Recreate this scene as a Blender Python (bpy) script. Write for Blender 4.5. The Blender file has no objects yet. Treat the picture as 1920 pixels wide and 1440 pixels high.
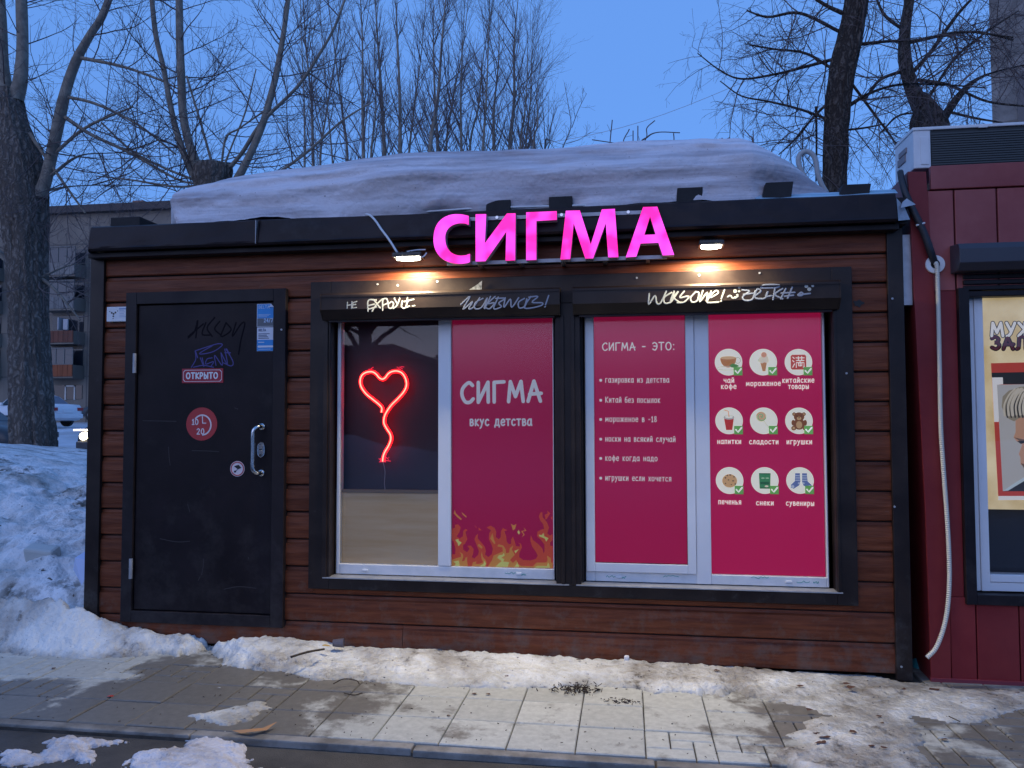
# A small shop kiosk at dusk, snow on its roof, bare trees behind, a red kiosk on its right.
SKY_EL, SKY_TINT, SKY_STR, SKY_ADD = 4.0, (0.80, 0.92, 1.3), 0.05, (0.125, 0.300, 0.76)
FLOOD_E = 26.0
SUN_E, SUN_C = 0.74, (0.84, 0.78, 1.0)
import bpy, math, random
import numpy as np
from mathutils import Vector, Matrix
from mathutils.geometry import tessellate_polygon

# ------------------------------------------------------------------ camera, world, lamps, exposure
SC = bpy.context.scene
COL = SC.collection
YAW, PIT, ROL, FPX = math.radians(-8.46227), math.radians(2.43202), math.radians(-0.12966), 1453.3
CAM = np.array([0.0, -4.4, 1.38538])
cd = bpy.data.cameras.new('camera'); cam = bpy.data.objects.new('camera', cd); COL.objects.link(cam)
cd.sensor_width = 36; cd.lens = FPX / 1920 * 36; cd.clip_start = 0.05; cd.clip_end = 1000
cy, sy, cp, sp = math.cos(YAW), math.sin(YAW), math.cos(PIT), math.sin(PIT)
FW = np.array([sy * cp, cy * cp, sp]); _R = np.array([cy, -sy, 0.0]); _U = np.cross(_R, FW)
RT = _R * math.cos(ROL) + _U * math.sin(ROL); UP = _U * math.cos(ROL) - _R * math.sin(ROL)
cam.matrix_world = Matrix(((RT[0], UP[0], -FW[0], CAM[0]), (RT[1], UP[1], -FW[1], CAM[1]), (RT[2], UP[2], -FW[2], CAM[2]), (0, 0, 0, 1)))
SC.camera = cam
SC.render.resolution_x, SC.render.resolution_y = 1024, 768
SC.view_settings.view_transform = 'Standard'; SC.view_settings.look = 'None'
SC.view_settings.exposure = 0.0; SC.view_settings.gamma = 1.0; SC.view_settings.use_curve_mapping = False
try:
    SC.cycles.max_bounces = 6; SC.cycles.transparent_max_bounces = 12; SC.cycles.caustics_reflective = False
    SC.cycles.caustics_refractive = False; SC.cycles.sample_clamp_indirect = 4.0
except Exception: pass

SUN_AZ = math.radians(200)     # where the sun went down: behind the camera, a little to the left
W = bpy.data.worlds.new('World'); SC.world = W; W.use_nodes = True
nt = W.node_tree; nt.nodes.clear()
sky = nt.nodes.new('ShaderNodeTexSky'); sky.sky_type = 'NISHITA'; sky.sun_disc = False
sky.sun_elevation = math.radians(SKY_EL); sky.sun_rotation = SUN_AZ; sky.altitude = 100
sky.air_density = 1.0; sky.dust_density = 0.6; sky.ozone_density = 3.0
tint = nt.nodes.new('ShaderNodeMix'); tint.data_type = 'RGBA'; tint.blend_type = 'MULTIPLY'; tint.inputs[0].default_value = 1.0
tint.inputs[7].default_value = (*SKY_TINT, 1)
bg = nt.nodes.new('ShaderNodeBackground'); bg.inputs[1].default_value = SKY_STR
wo = nt.nodes.new('ShaderNodeOutputWorld')
# twilight blue of the upper air added to the low-sun sky
addc = nt.nodes.new('ShaderNodeMix'); addc.data_type = 'RGBA'; addc.blend_type = 'ADD'; addc.inputs[0].default_value = 1.0
addc.inputs[7].default_value = (*(c / SKY_STR for c in SKY_ADD), 1)
nt.links.new(sky.outputs[0], tint.inputs[6]); nt.links.new(tint.outputs[2], addc.inputs[6]); nt.links.new(addc.outputs[2], bg.inputs[0]); nt.links.new(bg.outputs[0], wo.inputs[0])

def lamp(name, typ, loc, energy, color, target=None, **kw):
    d = bpy.data.lights.new(name, typ); d.energy = energy; d.color = color
    for k, v in kw.items(): setattr(d, k, v)
    o = bpy.data.objects.new(name, d); COL.objects.link(o); o.location = loc
    if target is not None:
        o.rotation_euler = (Vector(target) - Vector(loc)).to_track_quat('-Z', 'Y').to_euler()
    return o
# afterglow of the set sun, very soft
sun = lamp('sun', 'SUN', (0, -6, 10), SUN_E, SUN_C, target=None, angle=math.radians(70))
sun.rotation_euler = (math.radians(76), 0, math.radians(-22))

# ------------------------------------------------------------------ helpers
def ray(px, py):
    return FW + RT * (px - 960) / FPX + UP * (720 - py) / FPX
def F(px, py, Y=0.0):
    "the point of the upright plane y = Y that a picture point shows: (x, z)"
    d = ray(px, py); t = (Y - CAM[1]) / d[1]; p = CAM + d * t
    return float(p[0]), float(p[2])
def G(px, py, Z=0.0):
    "the point of the level plane z = Z: (x, y)"
    d = ray(px, py); t = (Z - CAM[2]) / d[2]; p = CAM + d * t
    return float(p[0]), float(p[1])

def hsh(*a):
    n = np.zeros_like(np.asarray(a[0], dtype=np.int64))
    for k, v in zip((374761393, 668265263, 2147483647 // 3, 1274126177), a): n = n + np.asarray(v, dtype=np.int64) * k
    n = (n ^ (n >> 13)) * 1274126177; n = n & 0x7fffffff; n = (n ^ (n >> 16)) & 0xffffff
    return n / float(0xffffff)
def vn(x, y, seed=0):
    x = np.asarray(x, float); y = np.asarray(y, float)
    i = np.floor(x).astype(np.int64); j = np.floor(y).astype(np.int64); u = x - i; v = y - j
    u = u * u * (3 - 2 * u); v = v * v * (3 - 2 * v); s = np.full_like(i, seed)
    return (hsh(i, j, s) * (1 - u) + hsh(i + 1, j, s) * u) * (1 - v) + (hsh(i, j + 1, s) * (1 - u) + hsh(i + 1, j + 1, s) * u) * v
def fbm(x, y, o=4, seed=0):
    r = 0; a = .5
    for k in range(o):
        r = r + a * (vn(np.asarray(x) * 2 ** k + 17 * k, np.asarray(y) * 2 ** k + 31 * k, seed + k) - .5); a *= .55
    return r
def sst(a, b, x):
    t = np.clip((x - a) / (b - a), 0, 1); return t * t * (3 - 2 * t)
def smooth(pts, n=6, closed=False):
    P = [np.array(p, float) for p in pts]; out = []; m = len(P)
    for i in range(m if closed else m - 1):
        p1 = P[i]; p2 = P[(i + 1) % m]
        p0 = P[i - 1] if (i > 0 or closed) else 2 * p1 - p2
        p3 = P[(i + 2) % m] if (i + 2 < m or closed) else 2 * p2 - p1
        for k in range(n):
            t = k / n
            out.append(.5 * ((2 * p1) + (p2 - p0) * t + (2 * p0 - 5 * p1 + 4 * p2 - p3) * t * t + (3 * p1 - p0 - 3 * p2 + p3) * t ** 3))
    if not closed: out.append(P[-1])
    return out

class MB:
    def __init__(s): s.v = []; s.q = []; s.t = []; s.n = 0
    def add(s, v, q=None, t=None):
        v = np.asarray(v, float).reshape(-1, 3); s.v.append(v)
        if q is not None and len(q): s.q.append(np.asarray(q, int).reshape(-1, 4) + s.n)
        if t is not None and len(t): s.t.append(np.asarray(t, int).reshape(-1, 3) + s.n)
        s.n += len(v); return s
    def box(s, x0, x1, y0, y1, z0, z1, M=None):
        v = np.array([(x, y, z) for x in (x0, x1) for y in (y0, y1) for z in (z0, z1)], float)
        if M is not None: v = np.array([M @ Vector(p) for p in v])
        return s.add(v, [(0, 1, 3, 2), (4, 6, 7, 5), (0, 4, 5, 1), (2, 3, 7, 6), (0, 2, 6, 4), (1, 5, 7, 3)])
    def tube(s, pts, rad, n=6, cap=True, sq=None):
        P = np.array([tuple(p) for p in pts], float); m = len(P)
        r = np.broadcast_to(np.asarray(rad, float), (m,)).copy()
        T = np.gradient(P, axis=0) if m > 2 else np.repeat((P[1:] - P[:1]), 2, 0)
        T /= (np.linalg.norm(T, axis=1)[:, None] + 1e-12)
        d = P[-1] - P[0]; ref = np.eye(3)[int(np.argmin(np.abs(T).max(0)))] if np.linalg.norm(d) > 0 else np.array([0, 0, 1.])
        if sq is not None: ref = np.array([0, 1., 0])
        A = np.cross(T, ref); A /= (np.linalg.norm(A, axis=1)[:, None] + 1e-12); B = np.cross(T, A)
        if sq is not None: B = B * sq
        a = np.arange(n) * 2 * math.pi / n
        ring = P[:, None, :] + r[:, None, None] * (A[:, None, :] * np.cos(a)[None, :, None] + B[:, None, :] * np.sin(a)[None, :, None])
        i = np.arange(m - 1)[:, None]; j = np.arange(n)[None, :]; k = (j + 1) % n
        q = np.stack([i * n + j, i * n + k, (i + 1) * n + k, (i + 1) * n + j], -1).reshape(-1, 4)
        t = []
        v = ring.reshape(-1, 3)
        if cap:
            v = np.vstack([v, P[:1], P[-1:]]); c0 = m * n; c1 = c0 + 1
            t = [(c0, (x + 1) % n, x) for x in range(n)] + [(c1, (m - 1) * n + x, (m - 1) * n + (x + 1) % n) for x in range(n)]
        return s.add(v, q, t)
    def stroke(s, pts, r, Y, th=0.0007, closed=False):
        "a flat pen stroke on an upright plane facing the street: pts are (x, z)"
        P = [np.array(p, float) for p in pts]
        if closed: P = P + [P[0], P[1]]
        n = 8
        if not closed:
            d0 = (P[0] - P[1]); d0 /= np.linalg.norm(d0) + 1e-9; d1 = (P[-1] - P[-2]); d1 /= np.linalg.norm(d1) + 1e-9
            Q = [P[0] + d0 * r * .95, P[0] + d0 * r * .7] + P + [P[-1] + d1 * r * .7, P[-1] + d1 * r * .95]
            R = [r * .3, r * .72] + [r] * len(P) + [r * .72, r * .3]
        else: Q = P; R = [r] * len(P)
        return s.tube([(q[0], Y, q[1]) for q in Q], R, n, True, sq=th / r)
    def poly(s, pts, y0, y1=None, holes=()):
        "a filled outline on the plane y = y0 (front), given thickness to y1"
        loops = [[Vector((p[0], 0, p[1])) for p in L] for L in [pts, *holes]]
        tr = tessellate_polygon(loops); flat = [p for L in loops for p in L]; N = len(flat)
        front = [(p.x, y0, p.z) for p in flat]
        T = []
        for a, b, c in tr:
            A, B, C_ = flat[a], flat[b], flat[c]
            cr = (B - A).cross(C_ - A).y
            T.append((a, b, c) if cr < 0 else (a, c, b))
        if y1 is None: return s.add(front, None, T)
        back = [(p.x, y1, p.z) for p in flat]
        q = []; o = 0
        for L in loops:
            m = len(L); q += [(o + i, o + (i + 1) % m, N + o + (i + 1) % m, N + o + i) for i in range(m)]; o += m
        return s.add(front + back, q, T + [(N + c, N + b, N + a) for a, b, c in T])
    def disc(s, cx, cz, r, y0, y1=None, n=24, ax=1.0):
        return s.poly([(cx + r * math.cos(2 * math.pi * i / n), cz + ax * r * math.sin(2 * math.pi * i / n)) for i in range(n)], y0, y1)
    def mesh(s, name, sm=False):
        me = bpy.data.meshes.new(name); V = np.concatenate(s.v)
        Q = np.concatenate(s.q) if s.q else np.zeros((0, 4), int); T = np.concatenate(s.t) if s.t else np.zeros((0, 3), int)
        me.vertices.add(len(V)); me.vertices.foreach_set('co', V.astype(np.float32).ravel())
        me.loops.add(len(Q) * 4 + len(T) * 3); me.loops.foreach_set('vertex_index', np.concatenate([Q.ravel(), T.ravel()]).astype(np.int32))
        me.polygons.add(len(Q) + len(T))
        ls = np.concatenate([np.arange(len(Q)) * 4, len(Q) * 4 + np.arange(len(T)) * 3]).astype(np.int32)
        me.polygons.foreach_set('loop_start', ls)
        me.update(calc_edges=True); me.validate()
        me.polygons.foreach_set('use_smooth', np.full(len(me.polygons), bool(sm))); return me
    def build(s, name, m, parent=None, sm=False, bev=0.0, loc=None):
        me = s.mesh(name, sm); me.materials.append(m)
        o = bpy.data.objects.new(name, me); COL.objects.link(o)
        if parent is not None: o.parent = parent; o.matrix_parent_inverse = Matrix.Identity(4) if loc else parent_inv(parent)
        if loc: o.location = loc
        if bev:
            b = o.modifiers.new('bevel', 'BEVEL'); b.width = bev; b.segments = 2; b.limit_method = 'ANGLE'; b.angle_limit = math.radians(40)
        return o
def wm(o):
    L = Matrix.LocRotScale(o.location, o.rotation_euler, o.scale)
    return L if o.parent is None else wm(o.parent) @ o.matrix_parent_inverse @ L
def parent_inv(p): return wm(p).inverted()
def tag(o, label, cat, group=None, kind=None):
    if label: o['label'] = label
    if cat: o['category'] = cat
    if group: o['group'] = group
    if kind: o['kind'] = kind
    return o
def thing(name, label, cat, group=None, loc=(0, 0, 0)):
    o = bpy.data.objects.new(name, None); COL.objects.link(o); o.location = loc; o.empty_display_size = .1
    return tag(o, label, cat, group)
def structure(o): o['kind'] = 'structure'; return o
def copy_tree(o, parent=None):
    c = o.copy(); COL.objects.link(c)
    if parent is not None: c.parent = parent
    for ch in list(o.children): copy_tree(ch, c)
    return c

# ------------------------------------------------------------------ materials
def mat(name, col, rough=.6, metal=0.0, var=0.0, scale=8.0, col2=None, stretch=(1, 1, 1), bump=0.0, bscale=None, thr=None,
        rnd=0.0, emit=None, estr=0.0, rvar=0.0, spec=None, coat=0.0, detail=5.0, bdist=0.01):
    m = bpy.data.materials.new(name); m.use_nodes = True; n = m.node_tree.nodes; L = m.node_tree.links
    b = n['Principled BSDF']; b.inputs['Base Color'].default_value = (*col, 1); b.inputs['Roughness'].default_value = rough
    b.inputs['Metallic'].default_value = metal
    if spec is not None: b.inputs['Specular IOR Level'].default_value = spec
    if coat: b.inputs['Coat Weight'].default_value = coat; b.inputs['Coat Roughness'].default_value = .15
    if emit is not None: b.inputs['Emission Color'].default_value = (*emit, 1); b.inputs['Emission Strength'].default_value = estr
    tc = mp = None
    if var or col2 or bump or rvar:
        tc = n.new('ShaderNodeTexCoord'); mp = n.new('ShaderNodeMapping'); mp.inputs['Scale'].default_value = stretch
        L.new(tc.outputs['Object'], mp.inputs['Vector'])
    c_out = None
    if var or col2:
        nz = n.new('ShaderNodeTexNoise'); nz.inputs['Scale'].default_value = scale; nz.inputs['Detail'].default_value = detail; nz.inputs['Roughness'].default_value = .6
        L.new(mp.outputs[0], nz.inputs['Vector'])
        if rnd:
            oi = n.new('ShaderNodeObjectInfo'); va = n.new('ShaderNodeVectorMath'); va.operation = 'SCALE'; va.inputs[0].default_value = (37, 19, 53)
            L.new(oi.outputs['Random'], va.inputs['Scale']); ad = n.new('ShaderNodeVectorMath'); L.new(mp.outputs[0], ad.inputs[0]); L.new(va.outputs[0], ad.inputs[1]); L.new(ad.outputs[0], nz.inputs['Vector'])
        cr = n.new('ShaderNodeValToRGB'); L.new(nz.outputs['Fac'], cr.inputs[0])
        lo, hi = thr if thr else (.35, .65)
        cr.color_ramp.elements[0].position = lo; cr.color_ramp.elements[1].position = hi
        if col2: cr.color_ramp.elements[0].color = (*col, 1); cr.color_ramp.elements[1].color = (*col2, 1)
        else:
            cr.color_ramp.elements[0].color = (*(c * (1 - var) for c in col), 1); cr.color_ramp.elements[1].color = (*(min(1, c * (1 + var)) for c in col), 1)
        c_out = cr.outputs[0]; L.new(c_out, b.inputs['Base Color'])
    if rnd:
        oi = n.new('ShaderNodeObjectInfo'); mr = n.new('ShaderNodeMapRange'); mr.inputs['To Min'].default_value = 1 - rnd; mr.inputs['To Max'].default_value = 1 + rnd
        L.new(oi.outputs['Random'], mr.inputs['Value']); mx = n.new('ShaderNodeVectorMath'); mx.operation = 'SCALE'
        if c_out is not None: L.new(c_out, mx.inputs[0])
        else: mx.inputs[0].default_value = col
        L.new(mr.outputs[0], mx.inputs['Scale']); L.new(mx.outputs[0], b.inputs['Base Color'])
    if rvar:
        n3 = n.new('ShaderNodeTexNoise'); n3.inputs['Scale'].default_value = scale * .7; L.new(mp.outputs[0], n3.inputs['Vector'])
        m3 = n.new('ShaderNodeMapRange'); m3.inputs['To Min'].default_value = max(.02, rough - rvar); m3.inputs['To Max'].default_value = rough + rvar
        m3.inputs['From Min'].default_value = .3; m3.inputs['From Max'].default_value = .7
        L.new(n3.outputs['Fac'], m3.inputs['Value']); L.new(m3.outputs[0], b.inputs['Roughness'])
    if bump:
        n2 = n.new('ShaderNodeTexNoise'); n2.inputs['Scale'].default_value = bscale or scale * 2; n2.inputs['Detail'].default_value = 6
        L.new(mp.outputs[0], n2.inputs['Vector'])
        bp = n.new('ShaderNodeBump'); bp.inputs['Strength'].default_value = bump; bp.inputs['Distance'].default_value = bdist
        L.new(n2.outputs['Fac'], bp.inputs['Height']); L.new(bp.outputs[0], b.inputs['Normal'])
    return m

M = {}
M['plank'] = mat('red_brown_varnished_wood', (.110, .026, .010), .46, spec=.25, col2=(.20, .055, .022), scale=3, stretch=(1.2, 4, 14), bump=.25, bscale=10, rnd=.16, rvar=.12)
M['trim'] = mat('dark_brown_painted_metal', (.016, .010, .009), .42, col2=(.034, .023, .019), scale=5, thr=(.45, .75), rvar=.12, bump=.05, spec=.3)
M['fascia'] = mat('dark_brown_sheet_metal', (.018, .012, .014), .45, spec=.2, var=.25, scale=2.5, metal=.0, rvar=.1, bump=.12, bscale=3)
M['doormetal'] = mat('near_black_brown_door_paint', (.011, .007, .009), .5, var=.25, scale=4, spec=.22, rvar=.12, bump=.05, bscale=60)
M['frame'] = mat('brown_black_frame_paint', (.015, .011, .013), .5, spec=.25, var=.25, scale=6, rvar=.1)
M['pvc'] = mat('white_pvc', (.78, .79, .80), .35, var=.04, scale=3)
M['pvcd'] = mat('grubby_white_pvc', (.66, .68, .68), .4, col2=(.80, .80, .80), scale=9, thr=(.3, .6))
M['grout'] = mat('dark_gasket', (.02, .02, .02), .7)
M['crimson'] = mat('crimson_vinyl', (.47, .008, .055), .35, spec=.2, var=.03, scale=1)
M['printwhite'] = mat('white_print', (.78, .78, .78), .45)
M['dark'] = mat('dark_interior', (.02, .016, .018), .8)
M['black'] = mat('black_rubber', (.012, .012, .013), .6)
M['blackwood'] = mat('tarred_black_wood', (.014, .012, .013), .75, var=.3, scale=10, bump=.3)
M['chrome'] = mat('brushed_chrome', (.62, .62, .62), .22, metal=1.0, rvar=.08, scale=30)
M['steel'] = mat('dull_steel', (.35, .35, .36), .4, metal=.9)
M['galv'] = mat('galvanised_steel', (.32, .33, .35), .5, metal=.5, col2=(.45, .46, .48), scale=12)
M['ply'] = mat('plywood', (.84, .54, .26), .6, col2=(.92, .66, .38), scale=2, stretch=(1, 1, 9), bump=.05)
M['cream'] = mat('cream_plastic', (.72, .73, .74), .5, var=.05)
def barkmat(name, dark, light, sc=1.0):
    m = bpy.data.materials.new(name); m.use_nodes = True; n = m.node_tree.nodes; L = m.node_tree.links; b = n['Principled BSDF']; b.inputs['Roughness'].default_value = .9; b.inputs['Specular IOR Level'].default_value = .2
    tc = n.new('ShaderNodeTexCoord'); nz = n.new('ShaderNodeTexNoise'); nz.inputs['Scale'].default_value = 6 * sc; nz.inputs['Detail'].default_value = 5; L.new(tc.outputs['Object'], nz.inputs['Vector'])
    wv = n.new('ShaderNodeVectorMath'); wv.operation = 'MULTIPLY_ADD'; wv.inputs[1].default_value = (.16, .16, .30); L.new(nz.outputs['Color'], wv.inputs[0]); L.new(tc.outputs['Object'], wv.inputs[2])
    mp = n.new('ShaderNodeMapping'); mp.inputs['Scale'].default_value = (13 * sc, 13 * sc, 3.4 * sc); L.new(wv.outputs[0], mp.inputs[0])
    vo = n.new('ShaderNodeTexVoronoi'); vo.feature = 'DISTANCE_TO_EDGE'; vo.inputs['Scale'].default_value = 1; L.new(mp.outputs[0], vo.inputs['Vector'])
    r1 = n.new('ShaderNodeValToRGB'); r1.color_ramp.elements[0].position = .02; r1.color_ramp.elements[1].position = .45; L.new(vo.outputs['Distance'], r1.inputs[0])
    n2 = n.new('ShaderNodeTexNoise'); n2.inputs['Scale'].default_value = 22 * sc; n2.inputs['Detail'].default_value = 8; n2.inputs['Roughness'].default_value = .7; L.new(tc.outputs['Object'], n2.inputs['Vector'])
    mu = n.new('ShaderNodeMath'); mu.operation = 'MULTIPLY'; L.new(r1.outputs[0], mu.inputs[0]); L.new(n2.outputs['Fac'], mu.inputs[1])
    cr = n.new('ShaderNodeValToRGB'); cr.color_ramp.elements[0].position = .05; cr.color_ramp.elements[1].position = .62; cr.color_ramp.elements[0].color = (*dark, 1); cr.color_ramp.elements[1].color = (*light, 1); L.new(mu.outputs[0], cr.inputs[0]); L.new(cr.outputs[0], b.inputs['Base Color'])
    bp = n.new('ShaderNodeBump'); bp.inputs['Strength'].default_value = 1.0; bp.inputs['Distance'].default_value = .05 / sc; L.new(mu.outputs[0], bp.inputs['Height']); L.new(bp.outputs[0], b.inputs['Normal']); return m
M['bark'] = barkmat('ridged_grey_bark', (.10, .083, .072), (.36, .31, .27), 1.35); M['barkd'] = barkmat('ridged_dark_bark', (.040, .031, .027), (.20, .165, .14), 1.5)
M['barkl'] = mat('smooth_grey_bark', (.15, .13, .11), .85, col2=(.27, .24, .20), scale=11, stretch=(1, 1, .8), bump=.5, bscale=24, bdist=.02)
M['twig'] = mat('twig_bark', (.12, .095, .095), .85, var=.3, scale=1.5)
M['twigr'] = mat('reddish_twig_bark', (.12, .085, .080), .85, var=.3, scale=1.5)
M['snow'] = None
def snowmat(name, base, dirt, dthr, scale=2.2, layered=False, rough=.7, bump=.5, thick=None, fine=14, speck=.0, mid=None, bd=.02):
    m = bpy.data.materials.new(name); m.use_nodes = True; n = m.node_tree.nodes; L = m.node_tree.links; b = n['Principled BSDF']
    b.inputs['Roughness'].default_value = rough
    b.inputs['Subsurface Weight'].default_value = 0.0
    tc = n.new('ShaderNodeTexCoord'); mp = n.new('ShaderNodeMapping'); L.new(tc.outputs['Object'], mp.inputs['Vector'])
    if layered: mp.inputs['Scale'].default_value = (.35, .35, 6.5)
    def noise(s, d=6, v=mp.outputs[0], r=.62):
        q = n.new('ShaderNodeTexNoise'); q.inputs['Scale'].default_value = s; q.inputs['Detail'].default_value = d; q.inputs['Roughness'].default_value = r; L.new(v, q.inputs['Vector']); return q.outputs['Fac']
    def ramp(f, lo, hi, c0, c1):
        r = n.new('ShaderNodeValToRGB'); r.color_ramp.elements[0].position = lo; r.color_ramp.elements[1].position = hi
        r.color_ramp.elements[0].color = (*c0, 1); r.color_ramp.elements[1].color = (*c1, 1); L.new(f, r.inputs[0]); return r.outputs[0]
    def mix(fac, a, c, bt='MIX'):
        q = n.new('ShaderNodeMix'); q.data_type = 'RGBA'; q.blend_type = bt
        if isinstance(fac, float): q.inputs[0].default_value = fac
        else: L.new(fac, q.inputs[0])
        L.new(a, q.inputs[6]); L.new(c, q.inputs[7]); return q.outputs[2]
    base2 = tuple(c * .80 for c in base)
    c = ramp(noise(scale), .35, .65, base2, base)
    big = ramp(noise(scale * .6, 8), dthr[0], dthr[1], (0, 0, 0), (1, 1, 1))
    dc = n.new('ShaderNodeRGB'); dc.outputs[0].default_value = (*dirt, 1)
    c = mix(big, c, dc.outputs[0])
    if layered:     # one thin dark line for every thaw between snowfalls
        wvn = n.new('ShaderNodeTexNoise'); wvn.inputs['Scale'].default_value = 1.1; wvn.inputs['Detail'].default_value = 5; L.new(tc.outputs['Object'], wvn.inputs['Vector'])
        ma = n.new('ShaderNodeVectorMath'); ma.operation = 'MULTIPLY_ADD'; ma.inputs[1].default_value = (0, 0, .22); L.new(wvn.outputs['Color'], ma.inputs[0]); L.new(tc.outputs['Object'], ma.inputs[2])
        wt = n.new('ShaderNodeTexWave'); wt.bands_direction = 'Z'; wt.inputs['Scale'].default_value = 3.4; wt.inputs['Distortion'].default_value = 1.2; wt.inputs['Detail'].default_value = 4; wt.inputs['Detail Scale'].default_value = 2.5; L.new(ma.outputs[0], wt.inputs['Vector'])
        ln = mix(1.0, ramp(wt.outputs['Fac'], .0, .16, (1, 1, 1), (0, 0, 0)), ramp(noise(1.3, 4, tc.outputs['Object']), .42, .56, (0, 0, 0), (.75, .75, .75)), 'MULTIPLY')
        d3 = n.new('ShaderNodeRGB'); d3.outputs[0].default_value = (*(q * .60 for q in base), 1); c = mix(ln, c, d3.outputs[0])
    if mid:     # clustered soot and grit
        msk = mix(1.0, ramp(noise(mid[0], 10, tc.outputs['Object'], .75), mid[1], mid[2], (0, 0, 0), (1, 1, 1)), ramp(noise(mid[0] * .22, 4, tc.outputs['Object']), .42, .60, (0, 0, 0), (1, 1, 1)), 'MULTIPLY')
        d2 = n.new('ShaderNodeRGB'); d2.outputs[0].default_value = (.10, .085, .065, 1); c = mix(msk, c, d2.outputs[0])
    if thick:   # thin ice is wet and lets the dirt below show
        sx = n.new('ShaderNodeSeparateXYZ'); L.new(tc.outputs['Object'], sx.inputs[0])
        nzz = noise(7, 8, tc.outputs['Object'], .7); mm_ = n.new('ShaderNodeMath'); mm_.operation = 'MULTIPLY_ADD'; mm_.inputs[1].default_value = thick[3]; L.new(nzz, mm_.inputs[0]); L.new(sx.outputs[2], mm_.inputs[2])
        th = ramp(mm_.outputs[0], 0, 1, thick[2], (1, 1, 1)); rp = th.node; rp.color_ramp.elements[0].position = thick[0]; rp.color_ramp.elements[1].position = thick[1]
        c = mix(1.0, c, th, 'MULTIPLY')
    if speck:
        sp_ = ramp(noise(fine * 2.5, 3, tc.outputs['Object']), 1 - speck - .08, 1 - speck, (0, 0, 0), (1, 1, 1))
        dk = n.new('ShaderNodeRGB'); dk.outputs[0].default_value = (.07, .05, .035, 1); c = mix(sp_, c, dk.outputs[0])
    L.new(c, b.inputs['Base Color'])
    bp = n.new('ShaderNodeBump'); bp.inputs['Strength'].default_value = bump; bp.inputs['Distance'].default_value = bd
    nz = n.new('ShaderNodeTexNoise'); nz.inputs['Scale'].default_value = fine; nz.inputs['Detail'].default_value = 8; L.new(tc.outputs['Object'], nz.inputs['Vector'])
    L.new(nz.outputs['Fac'], bp.inputs['Height']); L.new(bp.outputs[0], b.inputs['Normal'])
    return m
M['snow'] = snowmat('dirty_bank_snow', (.88, .86, .85), (.44, .41, .37), (.48, .66), 3.0, speck=.26, fine=9, bump=1.0, bd=.06, mid=(7, .47, .58))
M['roofsnow'] = snowmat('layered_roof_snow', (.80, .75, .78), (.34, .30, .32), (.47, .62), 1.9, layered=True, fine=26, bump=.55, speck=.24)
M['ice'] = snowmat('trodden_ice', (.80, .81, .78), (.36, .34, .31), (.46, .64), 4.0, rough=.42, fine=30, bump=1.0, speck=.25, mid=(11, .53, .66), thick=(.046, .094, (.56, .55, .52), .11))
M['groundsnow'] = snowmat('packed_snow', (.62, .63, .66), (.33, .31, .30), (.5, .75), .5, fine=3, bump=.6, bd=.1)

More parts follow.
